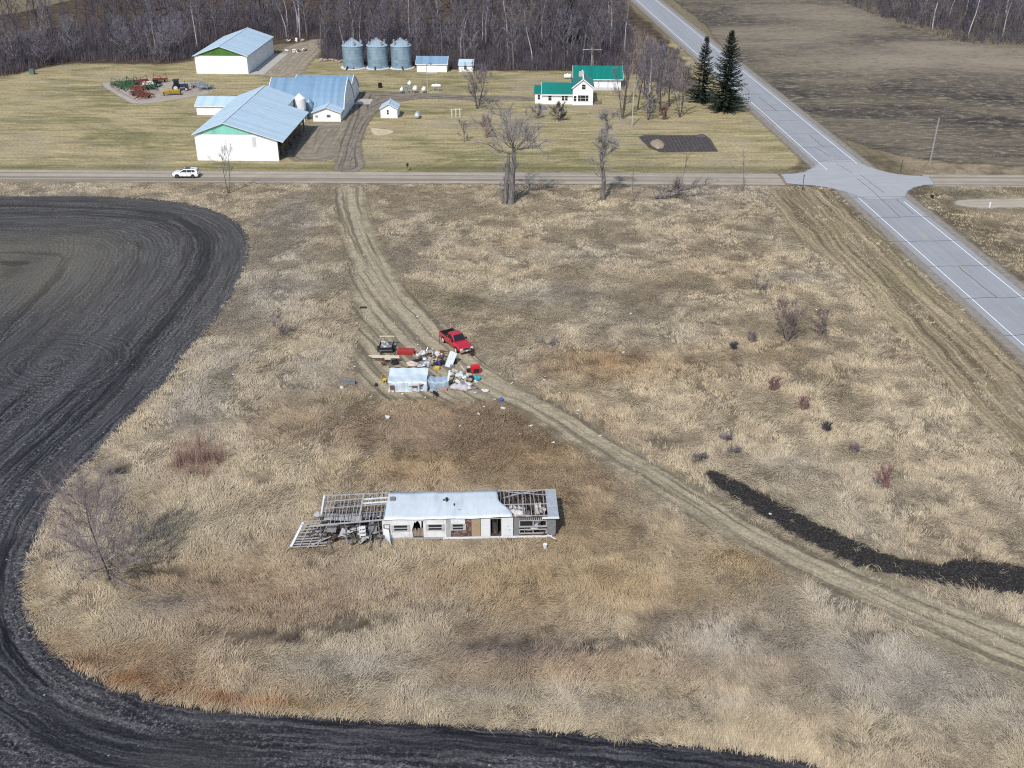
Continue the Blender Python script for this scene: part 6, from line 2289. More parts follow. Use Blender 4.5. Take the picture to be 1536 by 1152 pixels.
# loose pieces by the front
def sheet_twist():
    m = MB()
    for j in range(11):
        f = j / 10
        for i in range(5):
            g = i / 4 - .5
            w = .55 + .25 * f - .35 * f * f
            a = .3 + 1.5 * f
            m.v.append((g * w * math.cos(a) - f * 1.05 + .12 * math.sin(f * 5), 2.3 * f - 1.0, 1.35 * (1 - f) ** 1.4 + g * w * math.sin(a) * .8 + .12))
    for j in range(10):
        for i in range(4):
            a = j * 5 + i
            m.f.append((a, a + 1, a + 6, a + 5))
    return m


t = tag(sheet_twist().build('siding_sheet', WH_PAN), 'white siding sheet slumped from the front wall onto the grass', 'siding sheet')
t.location = O_ + HU * .35 + Vector((0, -1.15, .0)); t.rotation_euler = (0, 0, math.pi)
t = tag(MB().bar((-.55, 0, 0), (.55, 0, .12), .12, .05).build('board', WH_PAN), 'short white board lying off the right front corner of the mobile home', 'board'); t.location = O_ + HU * 15.6 + Vector((0, -.6, .5)); t.rotation_euler = (0, 0, R(-48))
t = tag(MB().lathe([(.16, 0), (.2, .5), (.22, .5), (.2, .46), (0, .44)], (0, 0, 0), 12).build('bucket', WH_PAN), 'white bucket in the grass by the right front corner of the mobile home', 'bucket'); t.location = G(817.5, 823)


# ------------------------------------------------------------------ vehicles
def car_paint(name, c):
    k = N(name)
    v = k.noise(k.P(), 2.5, 4, .6)
    m_ = k.done(k.mix(k.ramp(v, .35, .7), c, tuple(x * .82 for x in c)), .28, 0, .5)
    k.b.inputs['Coat Weight'].default_value = .5
    return m_


RED = car_paint('red_paint', (.47, .014, .028)); CARW = car_paint('white_car_paint', (.80, .80, .80))
CHROME = M('chrome', (.72, .73, .74), .18, .9, .05, 3)
LAMP = M('lamp_lens', (.75, .75, .72), .15, 0, .1, 6)
LAMPR = M('red_lens', (.35, .01, .01), .2, 0, .1, 6)
PLATE = M('plate_white', (.75, .76, .78), .4, 0, .05, 5)


def sec(x, hw, z0, z1, inset=.08, top=.9):
    """one cross section of bodywork"""
    return [(x, -hw + .08, z0), (x, -hw, z0 + .16), (x, -hw, z0 + (z1 - z0) * .72), (x, -hw * top, z1 - .03), (x, -hw * top + inset, z1), (x, hw * top - inset, z1), (x, hw * top, z1 - .03), (x, hw, z0 + (z1 - z0) * .72), (x, hw, z0 + .16), (x, hw - .08, z0)]


def car_wheel(t, x, y, rad, w=.25, rim=CHROME):
    m = MB()
    m.lathe([(rad * .62, -w / 2), (rad * .93, -w / 2), (rad, -w * .34), (rad, w * .34), (rad * .93, w / 2), (rad * .62, w / 2)], (x, y, rad), 20, 'y')
    o = m.build('wheel', BLACK, t, True)
    m = MB(); m.lathe([(0, -w * .52), (rad * .66, -w * .54), (rad * .66, w * .54), (0, w * .52)], (x, y, rad), 16, 'y')
    m.build('rim', rim, o)
    s = 1 if y > 0 else -1
    m = MB(); m.lathe([(0, -.012), (rad * 1.2, -.012), (rad * 1.2, .012), (0, .012)], (x, y + s * (w / 2 - .035), rad + .04), 20, 'y')
    m.build('wheel_arch', BLACK, t)
    return o


def pickup(p, rz, label):
    t = thing('pickup_truck', label, 'pickup', p, rz)
    hw = .98
    m = MB()
    m.loft([sec(2.78, hw * .90, .52, .92), sec(2.70, hw * .96, .45, 1.04), sec(2.2, hw, .42, 1.12), sec(1.25, hw, .42, 1.17), sec(1.0, hw, .42, 1.18), sec(-.75, hw, .42, 1.20), sec(-.80, hw, .42, 1.20)])
    m.build('body', RED, t, False)
    # cab: pillars and roof
    def cabsec(x, hwb, z0, hwt, z1):
        return [(x, -hwb, z0), (x, -hwt, z1 - .06), (x, -hwt + .09, z1), (x, hwt - .09, z1), (x, hwt, z1 - .06), (x, hwb, z0)]
    m = MB()
    m.loft([[(1.12, -.86, 1.17), (.98, -.80, 1.28), (.96, -.74, 1.29), (.96, .74, 1.29), (.98, .80, 1.28), (1.12, .86, 1.17)],
            [(.38, -.88, 1.18), (.38, -.72, 1.76), (.38, -.62, 1.82), (.38, .62, 1.82), (.38, .72, 1.76), (.38, .88, 1.18)],
            cabsec(-.6, .88, 1.19, .70, 1.85), cabsec(-.78, .88, 1.19, .69, 1.80)])
    cab = m.build('cab', RED, t)
    G_ = MB()
    G_.quad((1.08, -.76, 1.22), (1.08, .76, 1.22), (.43, .63, 1.80), (.43, -.63, 1.80))
    o = G_.build('windscreen', GLASS, t, False, False); o.location = (.025, 0, .018)
    for s in (-1, 1):
        q = MB(); q.quad((.80, s * .872, 1.24), (.34, s * .80, 1.70), (-.08, s * .775, 1.735), (-.08, s * .872, 1.24))
        q.quad((-.16, s * .872, 1.24), (-.16, s * .775, 1.735), (-.58, s * .77, 1.72), (-.68, s * .872, 1.24))
        q.build('side_window', GLASS, t, False, False).location = (0, s * .03, 0)
        q = MB(); q.box(.78, .95, s * 1.0 - .1, s * 1.0 + .1, 1.2, 1.4); q.build('mirror', BLACK, t)
        d = MB(); d.box(-.10, .92, s * .982 - .008, s * .982 + .008, .55, 1.10); dd = d.build('door', RED, t)
        d = MB(); d.box(.0, .16, s * 1.0 - .015, s * 1.0 + .015, .98, 1.03); d.build('handle', BLACK, dd)
    MB().quad((-.792, -.6, 1.3), (-.792, .6, 1.3), (-.792, .58, 1.72), (-.792, -.58, 1.72)).build('rear_window', GLASS, t, False, False)
    # open box
    m = MB()
    for s in (-1, 1):
        y0, y1 = sorted((s * .98, s * .84))
        m.box(-2.78, -.81, y0, y1, .45, 1.20)
    m.build('box_side', RED, t)
    MB().box(-2.76, -.81, -.838, .838, .62, .70).build('box_liner', BLACK, t)
    m = MB()
    for s_ in (-1, 1):
        y0, y1 = sorted((s_ * .838, s_ * .81))
        m.box(-2.76, -.82, y0, y1, .705, 1.215)
    m.box(-2.762, -2.73, -.809, .809, .705, 1.2)
    for s_ in (-1, 1):
        y0, y1 = sorted((s_ * .97, s_ * .842))
        m.box(-2.78, -.82, y0, y1, 1.203, 1.22)
    m.build('box_liner', BLACK, t)
    m = MB(); m.box(-2.82, -2.765, -.90, .90, .52, 1.19); tg = m.build('tailgate', RED, t)
    MB().box(-2.85, -2.822, -.16, .16, .98, 1.06).build('handle', BLACK, tg)
    MB().box(-1.15, -.83, -.82, .82, .72, 1.16).build('tool_box', M('scuffed_steel', (.35, .36, .37), .45, .5, .2, 6), t)
    MB().box(2.74, 2.92, -.93, .93, .46, .68).build('bumper', CHROME, t)
    MB().box(-2.98, -2.825, -.90, .90, .46, .66).build('bumper', CHROME, t)
    MB().box(2.76, 2.82, -.52, .52, .70, .92).build('grille', CHROME, t)
    g_ = MB()
    for i in range(3):
        g_.box(2.822, 2.835, -.48, .48, .73 + i * .06, .765 + i * .06)
    g_.build('grille_slot', BLACK, t)
    for s in (-1, 1):
        MB().box(2.68, 2.81, s * .73 - .17, s * .73 + .17, .72, .92).build('headlight', LAMP, t)
        MB().box(-2.83, -2.79, s * .94 - .06, s * .94 + .03, .8, 1.14).build('tail_light', LAMPR, t)
        for x in (1.75, -1.75):
            car_wheel(t, x, s * .89, .38, .27, M('rim_white', (.72, .72, .70), .4, .2, .05, 4))
    MB().box(2.921, 2.935, -.16, .16, .5, .62).build('number_plate', PLATE, t)
    return t


wf, wr = G(684.8, 529), G(666, 513.6)
hd = (wf - wr); hd.z = 0
hd.normalize()
side = Vector((hd.y, -hd.x, 0))
if side.y > 0:
    side = -side
cpk = (wf + wr) / 2 - side * .88
pk = pickup(cpk, math.atan2(hd.y, hd.x), 'red pickup truck with an empty black box parked beside the rubbish pile')
pk.scale = (1.0,) * 3


def suv(p, rz, label):
    t = thing('parked_car', label, 'car', p, rz)
    hw = .96
    m = MB()
    m.loft([sec(2.42, hw * .84, .42, .82), sec(2.34, hw * .93, .34, .98), sec(1.9, hw, .30, 1.06), sec(1.0, hw, .30, 1.12), sec(-2.0, hw, .30, 1.14), sec(-2.36, hw * .95, .36, 1.12), sec(-2.46, hw * .90, .45, 1.0)])
    m.build('body', CARW, t)
    def cs(x, hb, z0, ht, z1):
        return [(x, -hb, z0), (x, -ht, z1 - .07), (x, -ht + .1, z1), (x, ht - .1, z1), (x, ht, z1 - .07), (x, hb, z0)]
    m = MB()
    m.loft([[(1.15, -.84, 1.10), (1.0, -.80, 1.2), (.98, -.74, 1.21), (.98, .74, 1.21), (1.0, .8, 1.2), (1.15, .84, 1.1)], cs(.25, .86, 1.12, .70, 1.70), cs(-.9, .86, 1.12, .70, 1.76), cs(-1.95, .85, 1.12, .68, 1.72), cs(-2.25, .84, 1.12, .66, 1.52), cs(-2.38, .84, 1.10, .8, 1.18)])
    m.build('cabin', CARW, t)
    MB().quad((1.10, -.74, 1.16), (1.10, .74, 1.16), (.33, .60, 1.68), (.33, -.60, 1.68)).build('windscreen', GLASS, t, False, False).location = (.03, 0, .02)
    MB().quad((-2.20, -.64, 1.58), (-2.20, .64, 1.58), (-2.36, .76, 1.2), (-2.36, -.76, 1.2)).build('rear_window', GLASS, t, False, False).location = (-.035, 0, .015)
    MB().box(-.95, .05, -.45, .45, 1.755, 1.775).build('sunroof', GLASS, t)
    for s in (-1, 1):
        q = MB(); q.quad((.82, s * .85, 1.17), (.24, s * .765, 1.60), (-.35, s * .755, 1.63), (-.35, s * .86, 1.17))
        q.quad((-.43, s * .86, 1.17), (-.43, s * .755, 1.63), (-1.25, s * .755, 1.63), (-1.25, s * .86, 1.17))
        q.quad((-1.33, s * .86, 1.17), (-1.33, s * .755, 1.62), (-1.85, s * .75, 1.58), (-2.05, s * .85, 1.2))
        q.build('side_window', GLASS, t, False, False).location = (0, s * .028, 0)
        for x0, x1 in ((-.38, .78), (-1.30, -.42)):
            d = MB(); d.box(x0, x1, s * .962 - .006, s * .962 + .006, .46, 1.04); dd = d.build('door', CARW, t)
            d = MB(); d.box(x0 + .08, x0 + .26, s * .98 - .012, s * .98 + .012, .94, .98); d.build('handle', BLACK, dd)
        MB().box(.72, .86, s * .98 - .1, s * .98 + .1, 1.14, 1.30).build('mirror', CARW, t)
        MB().box(2.16, 2.36, s * .66 - .2, s * .66 + .2, .80, .94).build('headlight', LAMP, t)
        MB().box(-2.47, -2.32, s * .76 - .15, s * .76 + .15, .88, 1.06).build('tail_light', LAMPR, t)
        m = MB(); m.box(-1.0, 1.02, s * .965 - .008, s * .965 + .008, .28, .40); m.build('side_sill', BLACK, t)
        MB().bar((.2, s * .62, 1.79), (-1.9, s * .62, 1.80), .05).build('roof_rail', BLACK, t)
        for x in (1.46, -1.44):
            car_wheel(t, x, s * .86, .37, .26, M('dark_alloy', (.10, .10, .105), .4, .6, .1, 5))
    MB().box(2.38, 2.46, -.80, .80, .36, .52).build('bumper', BLACK, t)
    MB().box(-2.52, -2.42, -.82, .82, .38, .56).build('bumper', BLACK, t)
    MB().box(2.40, 2.45, -.50, .50, .64, .82).build('grille', BLACK, t)
    return t


sv = suv(G(280, 265.5), math.pi + R(-.5), 'white sport utility car with black wheels driving on the gravel county road')

# ------------------------------------------------------------------ the dump site
TARP = N('silver_tarp')
o_ = TARP.P()
fo = TARP.noise(TARP.scale(o_, (.35, 1.0, 1.6)), 1.1, 4, .6, .4)
TARP.bump(fo, .3, .10)
MAT_TARP = TARP.done(TARP.mix(TARP.ramp(fo, .3, .7), (.40, .475, .53), (.56, .63, .68)), .42, .1, .4)
MAT_TARP2 = M('blue_grey_tarp', (.33, .41, .48), .5, .05, .2, 2.5)


def sheet(fn, nu, nv, mat, name, parent=None):
    m = MB()
    for j in range(nv + 1):
        for i in range(nu + 1):
            m.v.append(fn(i / nu, j / nv))
    for j in range(nv):
        for i in range(nu):
            a = j * (nu + 1) + i
            m.f.append((a, a + 1, a + nu + 2, a + nu + 1))
    return m.build(name, mat, parent, True, False)


def S(px, py):
    return G(px, py)


TA, TB = G(582.5, 587), G(641, 585)
tw = (TB - TA).length
t = thing('tarp_shelter', 'big silver tarpaulin stretched over a lean-to frame at the dump site', 'tarp', TA, 0)
rg = random.Random(12)


def tarp_fn(u, v):
    x = u * tw
    # v 0 ground front, .35 eave, 1 high back edge
    if v < .38:
        f = v / .38
        y, z = -.12 * (1 - f), .06 + 1.15 * f
        y += .16 * math.sin(u * 17 + 1) * (1 - f) * f * 2 + .07 * math.sin(u * 31)
    else:
        f = (v - .38) / .62
        y, z = 2.3 * f, 1.2 + .75 * f - .10 * math.sin(f * math.pi) * (1 + .4 * math.sin(u * 9))
        z += .03 * math.sin(u * 23 + f * 6)
    return (x + .05 * math.sin(v * 9), y, z)


sheet(tarp_fn, 40, 16, MAT_TARP, 'tarp', t)
for x in (.05, tw * .5, tw - .05):
    MB().bar((x, 2.3, 0), (x, 2.3, 1.93), .07).build('post', PALEW, t)
    MB().bar((x, .02, 0), (x, .02, 1.12), .06).build('post', PALEW, t)
MB().bar((-.1, 2.33, 1.95), (tw + .1, 2.33, 1.95), .08).build('rail', BLACK, t)
MB().bar((0, -.14, .03), (tw * .62, -.16, .05), .14, .08).build('ground_board', M('pale_new_board', (.62, .52, .40), .8, 0, .12, 3), t)
TC = G(641.5, 583.5)
tw2 = (G(672.5, 583) - TC).length
t2 = thing('tarp_shelter', 'smaller blue grey tarpaulin sagging over junk right of the big silver one', 'tarp', TC, 0)
sheet(lambda u, v: (u * tw2, (1.5 * max(0, v - .55) / .45 + .1 * math.sin(u * 14) * (1 - v)), (.05 + 1.05 * min(1, v / .55)) * (1 - .25 * math.sin(u * math.pi)) + .05 * math.sin(u * 21 + v * 4)), 26, 14, MAT_TARP2, 'tarp', t2)
for x in (.0, tw2):
    MB().bar((x, .1, 0), (x, .1, 1.15), .08).build('post', PALEW, t2)
    MB().bar((x, 1.5, 0), (x, 1.5, 1.3), .08).build('post', WH_PAN, t2)
MB().bar((tw2, .0, 1.1), (tw2 + .1, 1.9, 1.5), .2, .07).build('board', WH_PAN, t2)


def rot_box(name, px, py, sx, sy, sz, rz, mat, label, cat, z=0.0, rx=0, ry=0, group=None):
    o = tag(MB().box(-sx / 2, sx / 2, -sy / 2, sy / 2, 0, sz).build(name, mat), label, cat, group)
    bm_ = o.modifiers.new('edge', 'BEVEL'); bm_.width = min(sx, sy, sz) * .12; bm_.segments = 2
    o.location = G(px, py) + Vector((0, 0, z)); o.rotation_euler = (rx, ry, rz)
    return o


def soft(name, px, py, sx, sy, sz, mat, label, cat, seed, rz=0.0, z=0.0, group=None):
    """crumpled cloth, bag or cushion"""
    rg = random.Random(seed)
    m = MB()
    k_ = 14
    m.lathe([(math.sin(math.pi * i / 8) if 0 < i < 8 else 0.0, -math.cos(math.pi * i / 8)) for i in range(9)], (0, 0, 0), k_)
    ph = [rg.uniform(0, 6.28) for _ in range(6)]
    out = []
    for x, y, q in m.v:
        n = 1 + .22 * math.sin(3 * x + ph[0] + 2 * q) + .18 * math.sin(4 * y + ph[1]) + .12 * math.sin(7 * x + 5 * y + ph[2]) + rg.uniform(-.06, .06)
        out.append((x * sx / 2 * n, y * sy / 2 * n, max(0.0, (q * .5 + .45) * sz * n)))
    m.v = out
    o = tag(m.build(name, mat, None, True), label, cat, group)
    o.location = G(px, py) + Vector((0, 0, z)); o.rotation_euler = (0, 0, rz)
    return o


def chair(px, py, rz, mat, label, s=1.0, name='chair', tip=0.0):
    t = thing(name, label, 'chair', G(px, py), rz)
    t.scale = (s, s, s)
    if tip:
        t.rotation_euler = (tip, 0, rz)
    MB().box(-.25, .25, -.25, .25, .42, .5).build('seat', mat, t)
    m = MB()
    for x in (-.23, .23):
        m.bar((x, .24, .5), (x, .30, 1.0), .05)
    m.box(-.22, .22, .26, .30, .72, .98)
    m.build('backrest', mat, t)
    for x in (-.21, .21):
        for y in (-.21, .21):
            MB().bar((x, y, .42), (x * 1.1, y * 1.1, 0), .05).build('leg', mat, t)
    return t


C_BROWN = M('brown_wood', (.17, .075, .045), .6, 0, .25, 5); C_DARK = M('black_fabric', (.025, .023, .025), .8, 0, .3, 5)
C_YEL = M('yellow_plastic', (.62, .40, .07), .5, 0, .12, 5); C_REDB = M('red_box_paint', (.33, .035, .03), .5, 0, .2, 3, .3, (.2, .05, .04)); C_REDP = M('red_plastic', (.55, .02, .03), .4, 0, .15, 5)
C_TEAL = M('teal_plastic', (.03, .30, .38), .5, 0, .2, 5); C_PURP = M('purple_cloth', (.06, .05, .20), .7, 0, .3, 5); C_PINKG = M('pinkish_foam', (.55, .46, .40), .9, 0, .15, 3)
C_BLUE = M('blue_plastic', (.05, .11, .40), .5, 0, .2, 5); C_MATT = M('grey_mattress', (.44, .41, .42), .9, 0, .22, 3); C_WHITE = M('dirty_white', (.53, .53, .515), .7, 0, .12, 3)
C_ORANGE = M('orange_board', (.50, .20, .09), .7, 0, .2, 4)

# trailer loaded with scrap, seen behind the tarp
t = thing('utility_trailer', 'small dark trailer loaded with silver scrap behind the pale planks', 'trailer', G(578.5, 532))
MB().box(-.85, .85, .1, 2.3, .45, .55).build('bed', GREYW, t)
m = MB()
for x in (-.85, .81):
    m.box(x, x + .04, .1, 2.3, .56, .95)
m.box(-.81, .81, .1, .14, .56, .95)
m.build('side_board', C_DARK, t)
MB().box(-.7, .7, .3, 1.9, .56, .75).build('load', M('silver_scrap', (.42, .43, .45), .5, .5, .4, 4), t)
for i in range(8):
    o = MB().box(-.4, .4, -.25, .25, 0, .06).build('load_piece', (STEELB, C_WHITE, GREYW)[i % 3], t)
    o.location = (rg.uniform(-.4, .4), rg.uniform(.5, 1.7), .78 + i * .05); o.rotation_euler = (rg.gauss(0, .4), rg.gauss(0, .4), rg.random() * 3)
for s in (-1, 1):
    wheel(t, (s * 1.0, 1.0, .36), .36, .22, 'x', GREYW)
    MB().bar((s * .84, 2.25, .55), (s * .84, 2.25, 1.55), .06).build('post', PALEW, t)
MB().bar((-.95, 2.25, 1.5), (.95, 2.25, 1.5), .12, .09).build('crossbar', M('pale_new_board', (.62, .52, .40), .8, 0, .12, 3), t)
for i, (x0, y0, x1, y1, lab) in enumerate(((553, 533.5, 599, 534.2, 'longest pale plank laid across sawhorses before the trailer'), (558, 535.6, 599, 536.5, 'second pale plank beside the longest one before the trailer'), (572, 538.2, 586, 538.6, 'short pale plank end lowest of the three planks'))):
    a_, b_ = G(x0, y0, .72), G(x1, y1, .72)
    o = tag(MB().bar(a_ - (a_ + b_) / 2, b_ - (a_ + b_) / 2, .28, .06).build('plank', M('pale_new_board', (.62, .52, .40), .8, 0, .12, 3)), lab, 'plank')
    o.location = (a_ + b_) / 2
for i, px in enumerate((571, 592)):
    t = thing('sawhorse', 'dark sawhorse under the %s end of the pale planks' % ('left' if i == 0 else 'right'), 'sawhorse', G(px, 541))
    MB().bar((0, -.1, .66), (0, 1.0, .66), .08).build('beam', C_DARK, t)
    for y in (0, .9):
        for s in (-1, 1):
            MB().bar((0, y, .64), (s * .28, y, 0), .06).build('leg', C_DARK, t)
rot_box('metal_locker', 609, 530.5, 2.15, .85, .62, R(-2), C_REDB, 'long dull red chest standing right of the loaded trailer', 'chest')
t = thing('spare_wheel', 'black tyre with a white rim lying behind the silver tarp', 'wheel', G(592.5, 545.5))
MB().lathe([(.24, .03), (.44, 0), (.5, .08), (.5, .18), (.44, .26), (.24, .24)], (0, 0, 0), 20).build('tyre', BLACK, t, True)
MB().lathe([(0, .08), (.25, .06), (.25, .22), (.1, .24), (0, .2)], (0, 0, 0), 16).build('rim', C_WHITE, t)
chair(575, 549, .4, C_BROWN, 'brown wooden chair behind the left top corner of the silver tarp')
chair(589, 587.5, math.pi, C_BROWN, 'brown wooden chair standing in front of the left part of the silver tarp')
chair(632, 586, math.pi + .3, C_BROWN, 'brown chair to the right of the small brown table before the tarp')
t = thing('small_table', 'small brown wooden table in front of the silver tarp', 'table', G(620.5, 586))
MB().box(-.5, .5, -.35, .35, .68, .76).build('tabletop', C_BROWN, t)
MB().box(-.45, .45, -.3, .3, .55, .675).build('apron', C_BROWN, t)
for x in (-.44, .44):
    for y in (-.29, .29):
        MB().bar((x, y, .55), (x, y, 0), .07).build('leg', C_BROWN, t)
chair(577.5, 574, 1.3, C_YEL, 'yellow chair at the left edge of the silver tarp')
chair(707, 534.5, -.5, M('dark_red_brown', (.05, .022, .02), .6, 0, .3, 5), 'very dark chair standing by the front bumper of the pickup')
chair(661, 541, -.6, C_BROWN, 'brown armchair at the back of the junk pile near the pickup', 1.25, 'armchair')
t = thing('broken_bench', 'grey broken bench standing alone left of the dump site', 'bench', G(521, 577), R(-6))
MB().box(-.95, .95, -.05, .3, .5, .58).build('seat', GREYW, t)
MB().box(-.85, .95, -.02, .03, .05, .49).build('front_board', M('dark_grey_board', (.17, .175, .18), .8, 0, .2, 4), t)
for x in (-.9, .9):
    MB().box(x - .05, x + .05, .04, .28, 0, .49).build('leg', GREYW, t)
MB().bar((-.8, .3, .58), (-.75, .35, 1.25), .05).bar((-.5, .3, .58), (-.55, .35, 1.0), .05).build('backrest', GREYW, t)

# junk pile behind the tarps
soft('foam_mattress', 618, 549, 1.7, .9, .45, C_PINKG, 'pinkish foam mattress folded over behind the silver tarp', 'mattress', 1, .1)
for i, (px, py, sx, sy, sz, rz, mt, nm, lab) in enumerate((
        (634, 549, 1.5, .9, .12, .3, C_WHITE, 'white_board', 'white patterned board leaning behind the silver tarp'), (640, 545, 1.0, .7, .3, -.4, GREYW, 'grey_crate', 'grey crate in the middle of the junk pile'),
        (628, 541, 1.4, .5, .12, .5, C_DARK, 'black_board', 'black board lying on the left of the junk pile'), (644, 540, 1.1, .3, .1, .7, PALEW, 'pale_board', 'pale board sticking out of the junk pile'),
        (642, 531, 1.5, .4, .10, .2, C_DARK, 'dark_plank', 'dark plank lying at the back of the junk pile'), (636, 529.5, 1.3, .35, .08, .3, PLY, 'brown_plank', 'brown plank at the back of the junk pile'),
        (656, 549, .9, .5, .45, .1, C_PURP, 'purple_box', 'purple box in front of the brown armchair'), (655.5, 554.5, .62, .42, .4, 0, C_YEL, 'yellow_crate', 'yellow crate in front of the purple box'),
        (649, 547, .5, .4, .4, .5, C_WHITE, 'white_box', 'small white box left of the purple box'), (663, 546, .6, .5, .5, .3, C_DARK, 'black_box', 'black box right of the purple box'),
        (650, 538.5, 1.2, .4, .12, -.5, M('pale_new_board', (.62, .52, .40), .8, 0, .12, 3), 'cream_board', 'cream board across the top of the junk pile'), (641, 551, .5, .5, .7, .2, C_WHITE, 'white_cabinet', 'white cabinet standing right behind the tarp corner'),
        (678.5, 551, .5, .4, .3, .3, GREYW, 'grey_box', 'grey box right of the white door panel'), (681, 557.5, .4, .3, .14, 0, C_WHITE, 'white_tray', 'white tray on the ground below the white door panel'))):
    rot_box(nm, px, py, sx, sy, sz, rz, mt, lab, nm.split('_')[1], .02 * (i % 4), rg.gauss(0, .1), rg.gauss(0, .1))
soft('cloth_heap', 656, 535.5, 1.3, .7, .6, C_WHITE, 'white cloth heap on top of the junk pile beside the armchair', 'cloth', 2)
soft('cloth_heap', 647, 543.5, .9, .5, .4, M('tan_cloth', (.48, .38, .25), .9, 0, .2, 4), 'tan cloth heap in the middle of the junk pile', 'cloth', 3)
t = tag(MB().box(-.45, .45, -.03, .03, 0, 2.05).build('door_panel', M('pale_grey_door', (.38, .42, .43), .5, .1, .12, 4)), 'pale grey door panel propped up at a slant near the pickup', 'door panel')
t.location = G(672, 551); t.rotation_euler = (R(-38), R(16), R(-12))
o = tag(MB().box(-.4, .4, -.3, .3, 0, .5).build('dark_suitcase', C_DARK), 'dark case leaning behind the pale grey door panel', 'case'); o.location = G(680, 545)
# right part: mattress, bags, boards
m = MB(); m.loft([[(-1.1 + i * .36, -.55, 0), (-1.1 + i * .36, -.6, z * .8), (-1.1 + i * .36, 0, z + .1), (-1.1 + i * .36, .6, z * .8), (-1.1 + i * .36, .55, 0)] for i, z in enumerate((.25, .5, .38, .7, .45, .6, .3))])
o = tag(m.build('mattress', C_MATT, None, True), 'big crumpled grey mattress at the right of the dump site', 'mattress'); o.location = G(690, 583); o.rotation_euler = (0, 0, R(-18))
soft('cushion', 702, 580, 1.0, .7, .6, M('pale_cushion', (.56, .54, .56), .9, 0, .15, 3), 'pale cushion rolled at the right end of the grey mattress', 'cushion', 5, -.5)
soft('plastic_bag', 689, 566, 1.0, .7, .65, C_WHITE, 'larger white bag heap above the grey mattress', 'bag', 6)
soft('plastic_bag', 696, 568.5, .8, .6, .5, M('pale_aqua', (.55, .64, .63), .6, 0, .12, 3), 'pale aqua bag right of the white bag heap', 'bag', 7)
soft('plastic_bag', 714, 574.5, .5, .35, .35, C_WHITE, 'small white bag under the teal tub', 'bag', 8)
soft('plastic_bag', 728.5, 588, .85, .5, .4, C_WHITE, 'white bag lying apart in the grass right of the mattress', 'bag', 9)
for a_, b_, mt, lab in (((691, 556), (704, 567), M('pale_new_board', (.62, .52, .40), .8, 0, .12, 3), 'pale stick leaning over the right junk heap'), ((698, 562), (704, 570), C_ORANGE, 'orange board standing in the right junk heap')):
    o = tag(MB().bar(G(*a_) - G(*b_) + Vector((0, 0, .7)), (0, 0, .2), .1, .06).build('board', mt), lab, 'board'); o.location = G(*b_)
rot_box('black_bin', 707, 570, .5, .4, .55, .3, C_DARK, 'black bin between the orange board and the teal tub', 'bin')
rot_box('black_case', 703, 558.5, .55, .4, .45, .1, C_DARK, 'black white-topped case left of the red plastic cabinet', 'case'); rot_box('white_tray', 704, 556, .6, .4, .1, .2, C_WHITE, 'white tray lying on the black case', 'tray', .46)
t = thing('red_cabinet', 'red plastic cabinet with an open black front near the track', 'cabinet', G(713, 559), R(14))
MB().box(-.55, .55, -.35, .35, .0, .9).box(-.5, .5, -.3, .3, .903, 1.0).build('body', C_REDP, t)
MB().box(-.3, .42, -.37, -.353, .15, .7).build('opening', C_DARK, t)
soft('teal_tub', 716.5, 570, .9, .6, .6, C_TEAL, 'teal tub below the red plastic cabinet', 'tub', 11)
soft('cloth_heap', 711, 583, .9, .5, .3, GREYW, 'grey cloth heap right of the mattress', 'cloth', 12)
rot_box('small_cupboard', 665, 586, .9, .4, .35, 0, M('pinkish_wood', (.38, .24, .19), .8, 0, .2, 4), 'pinkish wooden box in front of the blue grey tarp', 'box')
soft('cloth_heap', 650, 588, 1.1, .6, .45, M('blue_grey_cloth', (.30, .34, .40), .9, 0, .25, 4), 'blue grey cloth heap in front of the small tarp', 'cloth', 13)
chair(654, 595, 2.6, C_DARK, 'black folding chair in front of the blue grey tarp', .9)
o = tag(MB().lathe([(.03, 0), (.03, 1.5), (0, 1.5)], (0, 0, 0), 6).build('broom', C_YEL), 'yellow broom leaning on the silver tarp front', 'broom'); o.location = G(638, 588); o.rotation_euler = (R(-20), R(-25), 0)
o = tag(MB().lathe([(.03, 0), (.03, 1.3), (0, 1.3)], (0, 0, 0), 6).build('stake', C_DARK), 'thin dark stake standing by the rear wheel of the pickup', 'stake'); o.location = G(659.5, 516.5)
soft('cloth_heap', 564, 579, .5, .4, .3, C_DARK, 'small black and white cloth left of the silver tarp', 'cloth', 14)
rot_box('black_tray', 545, 462, .9, .4, .16, 0, C_DARK, 'black tray left lying on the track far behind the dump', 'tray')
soft('blue_tub', 751.5, 601.5, .55, .45, .35, C_BLUE, 'blue tub in the grass right of the dump site', 'tub', 15)
soft('plastic_bag', 755, 614, .6, .4, .35, C_WHITE, 'pair-like white bag below the blue tub', 'bag', 16)
soft('plastic_bag', 582, 628, .55, .45, .4, C_WHITE, 'single white bag in the brown grass below the silver tarp', 'bag', 17)
soft('plastic_bag', 513, 583, .6, .4, .3, C_WHITE, 'white bag at the foot of the grey broken bench', 'bag', 18)
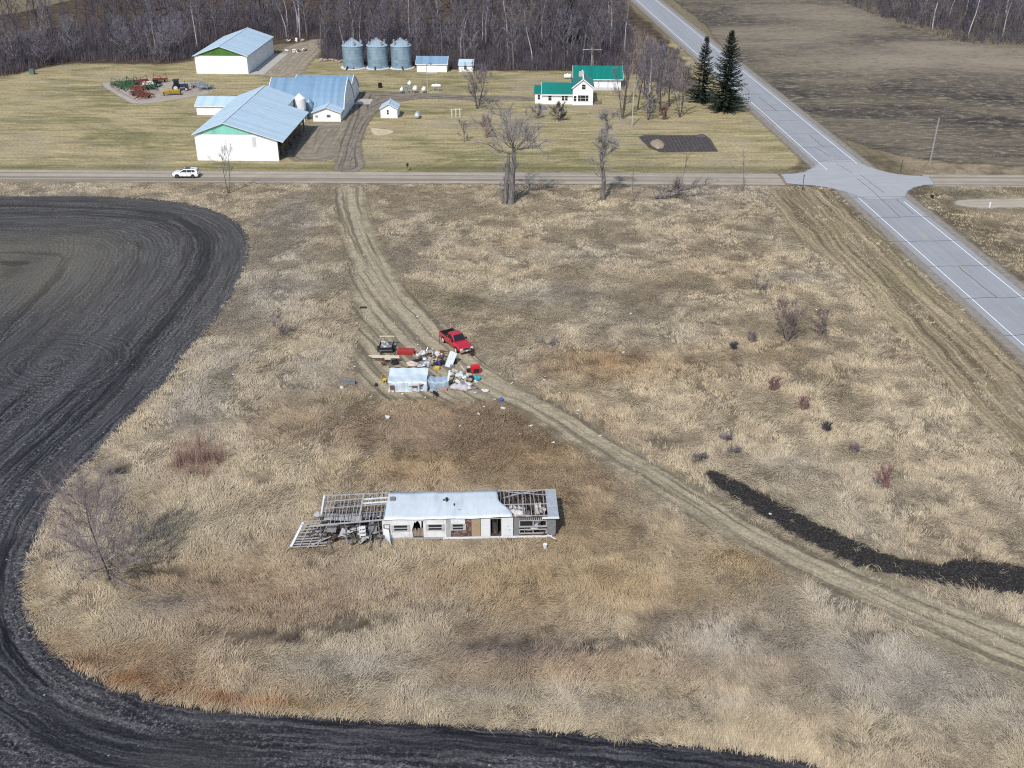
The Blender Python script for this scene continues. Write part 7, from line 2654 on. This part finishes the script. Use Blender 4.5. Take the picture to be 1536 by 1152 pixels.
# the small stuff of the two heaps
rg = random.Random(31)
JM = (('white', C_WHITE), ('grey', GREYW), ('pale', PALEW), ('black', C_DARK), ('tan', PLY), ('brown', C_BROWN), ('white', C_WHITE), ('silver', STEELB), ('pale', PALEW))
for i in range(58):
    back = i < 34
    if back:
        px, py = rg.gauss(644, 13), rg.uniform(531, 553)
    else:
        px, py = rg.gauss(697, 10), rg.uniform(558, 586)
    cn, mt = JM[rg.randrange(len(JM))]
    a_, b_ = rg.uniform(.25, .9), rg.uniform(.12, .5)
    m = MB()
    if i % 3 == 0:
        m.box(-a_ / 2, a_ / 2, -b_ / 2, b_ / 2, 0, rg.uniform(.02, .35))
    elif i % 3 == 1:
        m.bar((-a_, 0, 0), (a_, rg.gauss(0, .2), rg.uniform(.1, .5)), .07, .05)
    else:
        m.lathe([(0, 0), (b_ * .8, .05), (b_, .2), (b_ * .6, .34), (0, .38)], (0, 0, 0), 7)
        m.v = [(x * rg.uniform(.7, 1.4), y * rg.uniform(.7, 1.4), z * rg.uniform(.6, 1.2)) for x, y, z in m.v]
    o = tag(m.build('junk_piece', mt), '%s odd scrap in the %s' % (cn, 'junk heap behind the silver tarpaulin' if back else 'heap around the grey mattress'), 'junk', 'odd pieces of the %s heap' % ('back' if back else 'right'))
    o.location = G(px, py) + Vector((0, 0, rg.uniform(.05, .5 if back else .35))); o.rotation_euler = (rg.gauss(0, .3), rg.gauss(0, .3), rg.random() * 3)
# scattered litter, each scrap its own thing
rg = random.Random(77)
LIT = [(536, 486), (549, 478), (626, 476), (649, 525), (540, 547), (532, 551), (667, 597), (713, 590), (686, 535), (627, 518), (563, 540), (890, 608), (818, 566), (816, 571), (840, 590), (839, 601), (867, 617), (935, 530), (866, 621), (900, 655), (990, 765), (830, 665), (796, 640), (742, 600), (726, 611), (718, 622), (638, 597), (604, 592), (556, 596), (700, 601), (768, 576), (946, 472), (352, 566), (350, 563), (1155, 772), (780, 652), (690, 640)]
for i, (px, py) in enumerate(LIT):
    s = rg.uniform(.2, .42)
    soft('paper_scrap', px, py, s, s * rg.uniform(.5, .9), s * .4, C_WHITE if i % 5 else C_PINKG, 'small pale scrap of litter lying on the ground about the dump site', 'litter', 200 + i, rg.random() * 3, .05, 'litter scattered round the dump site')
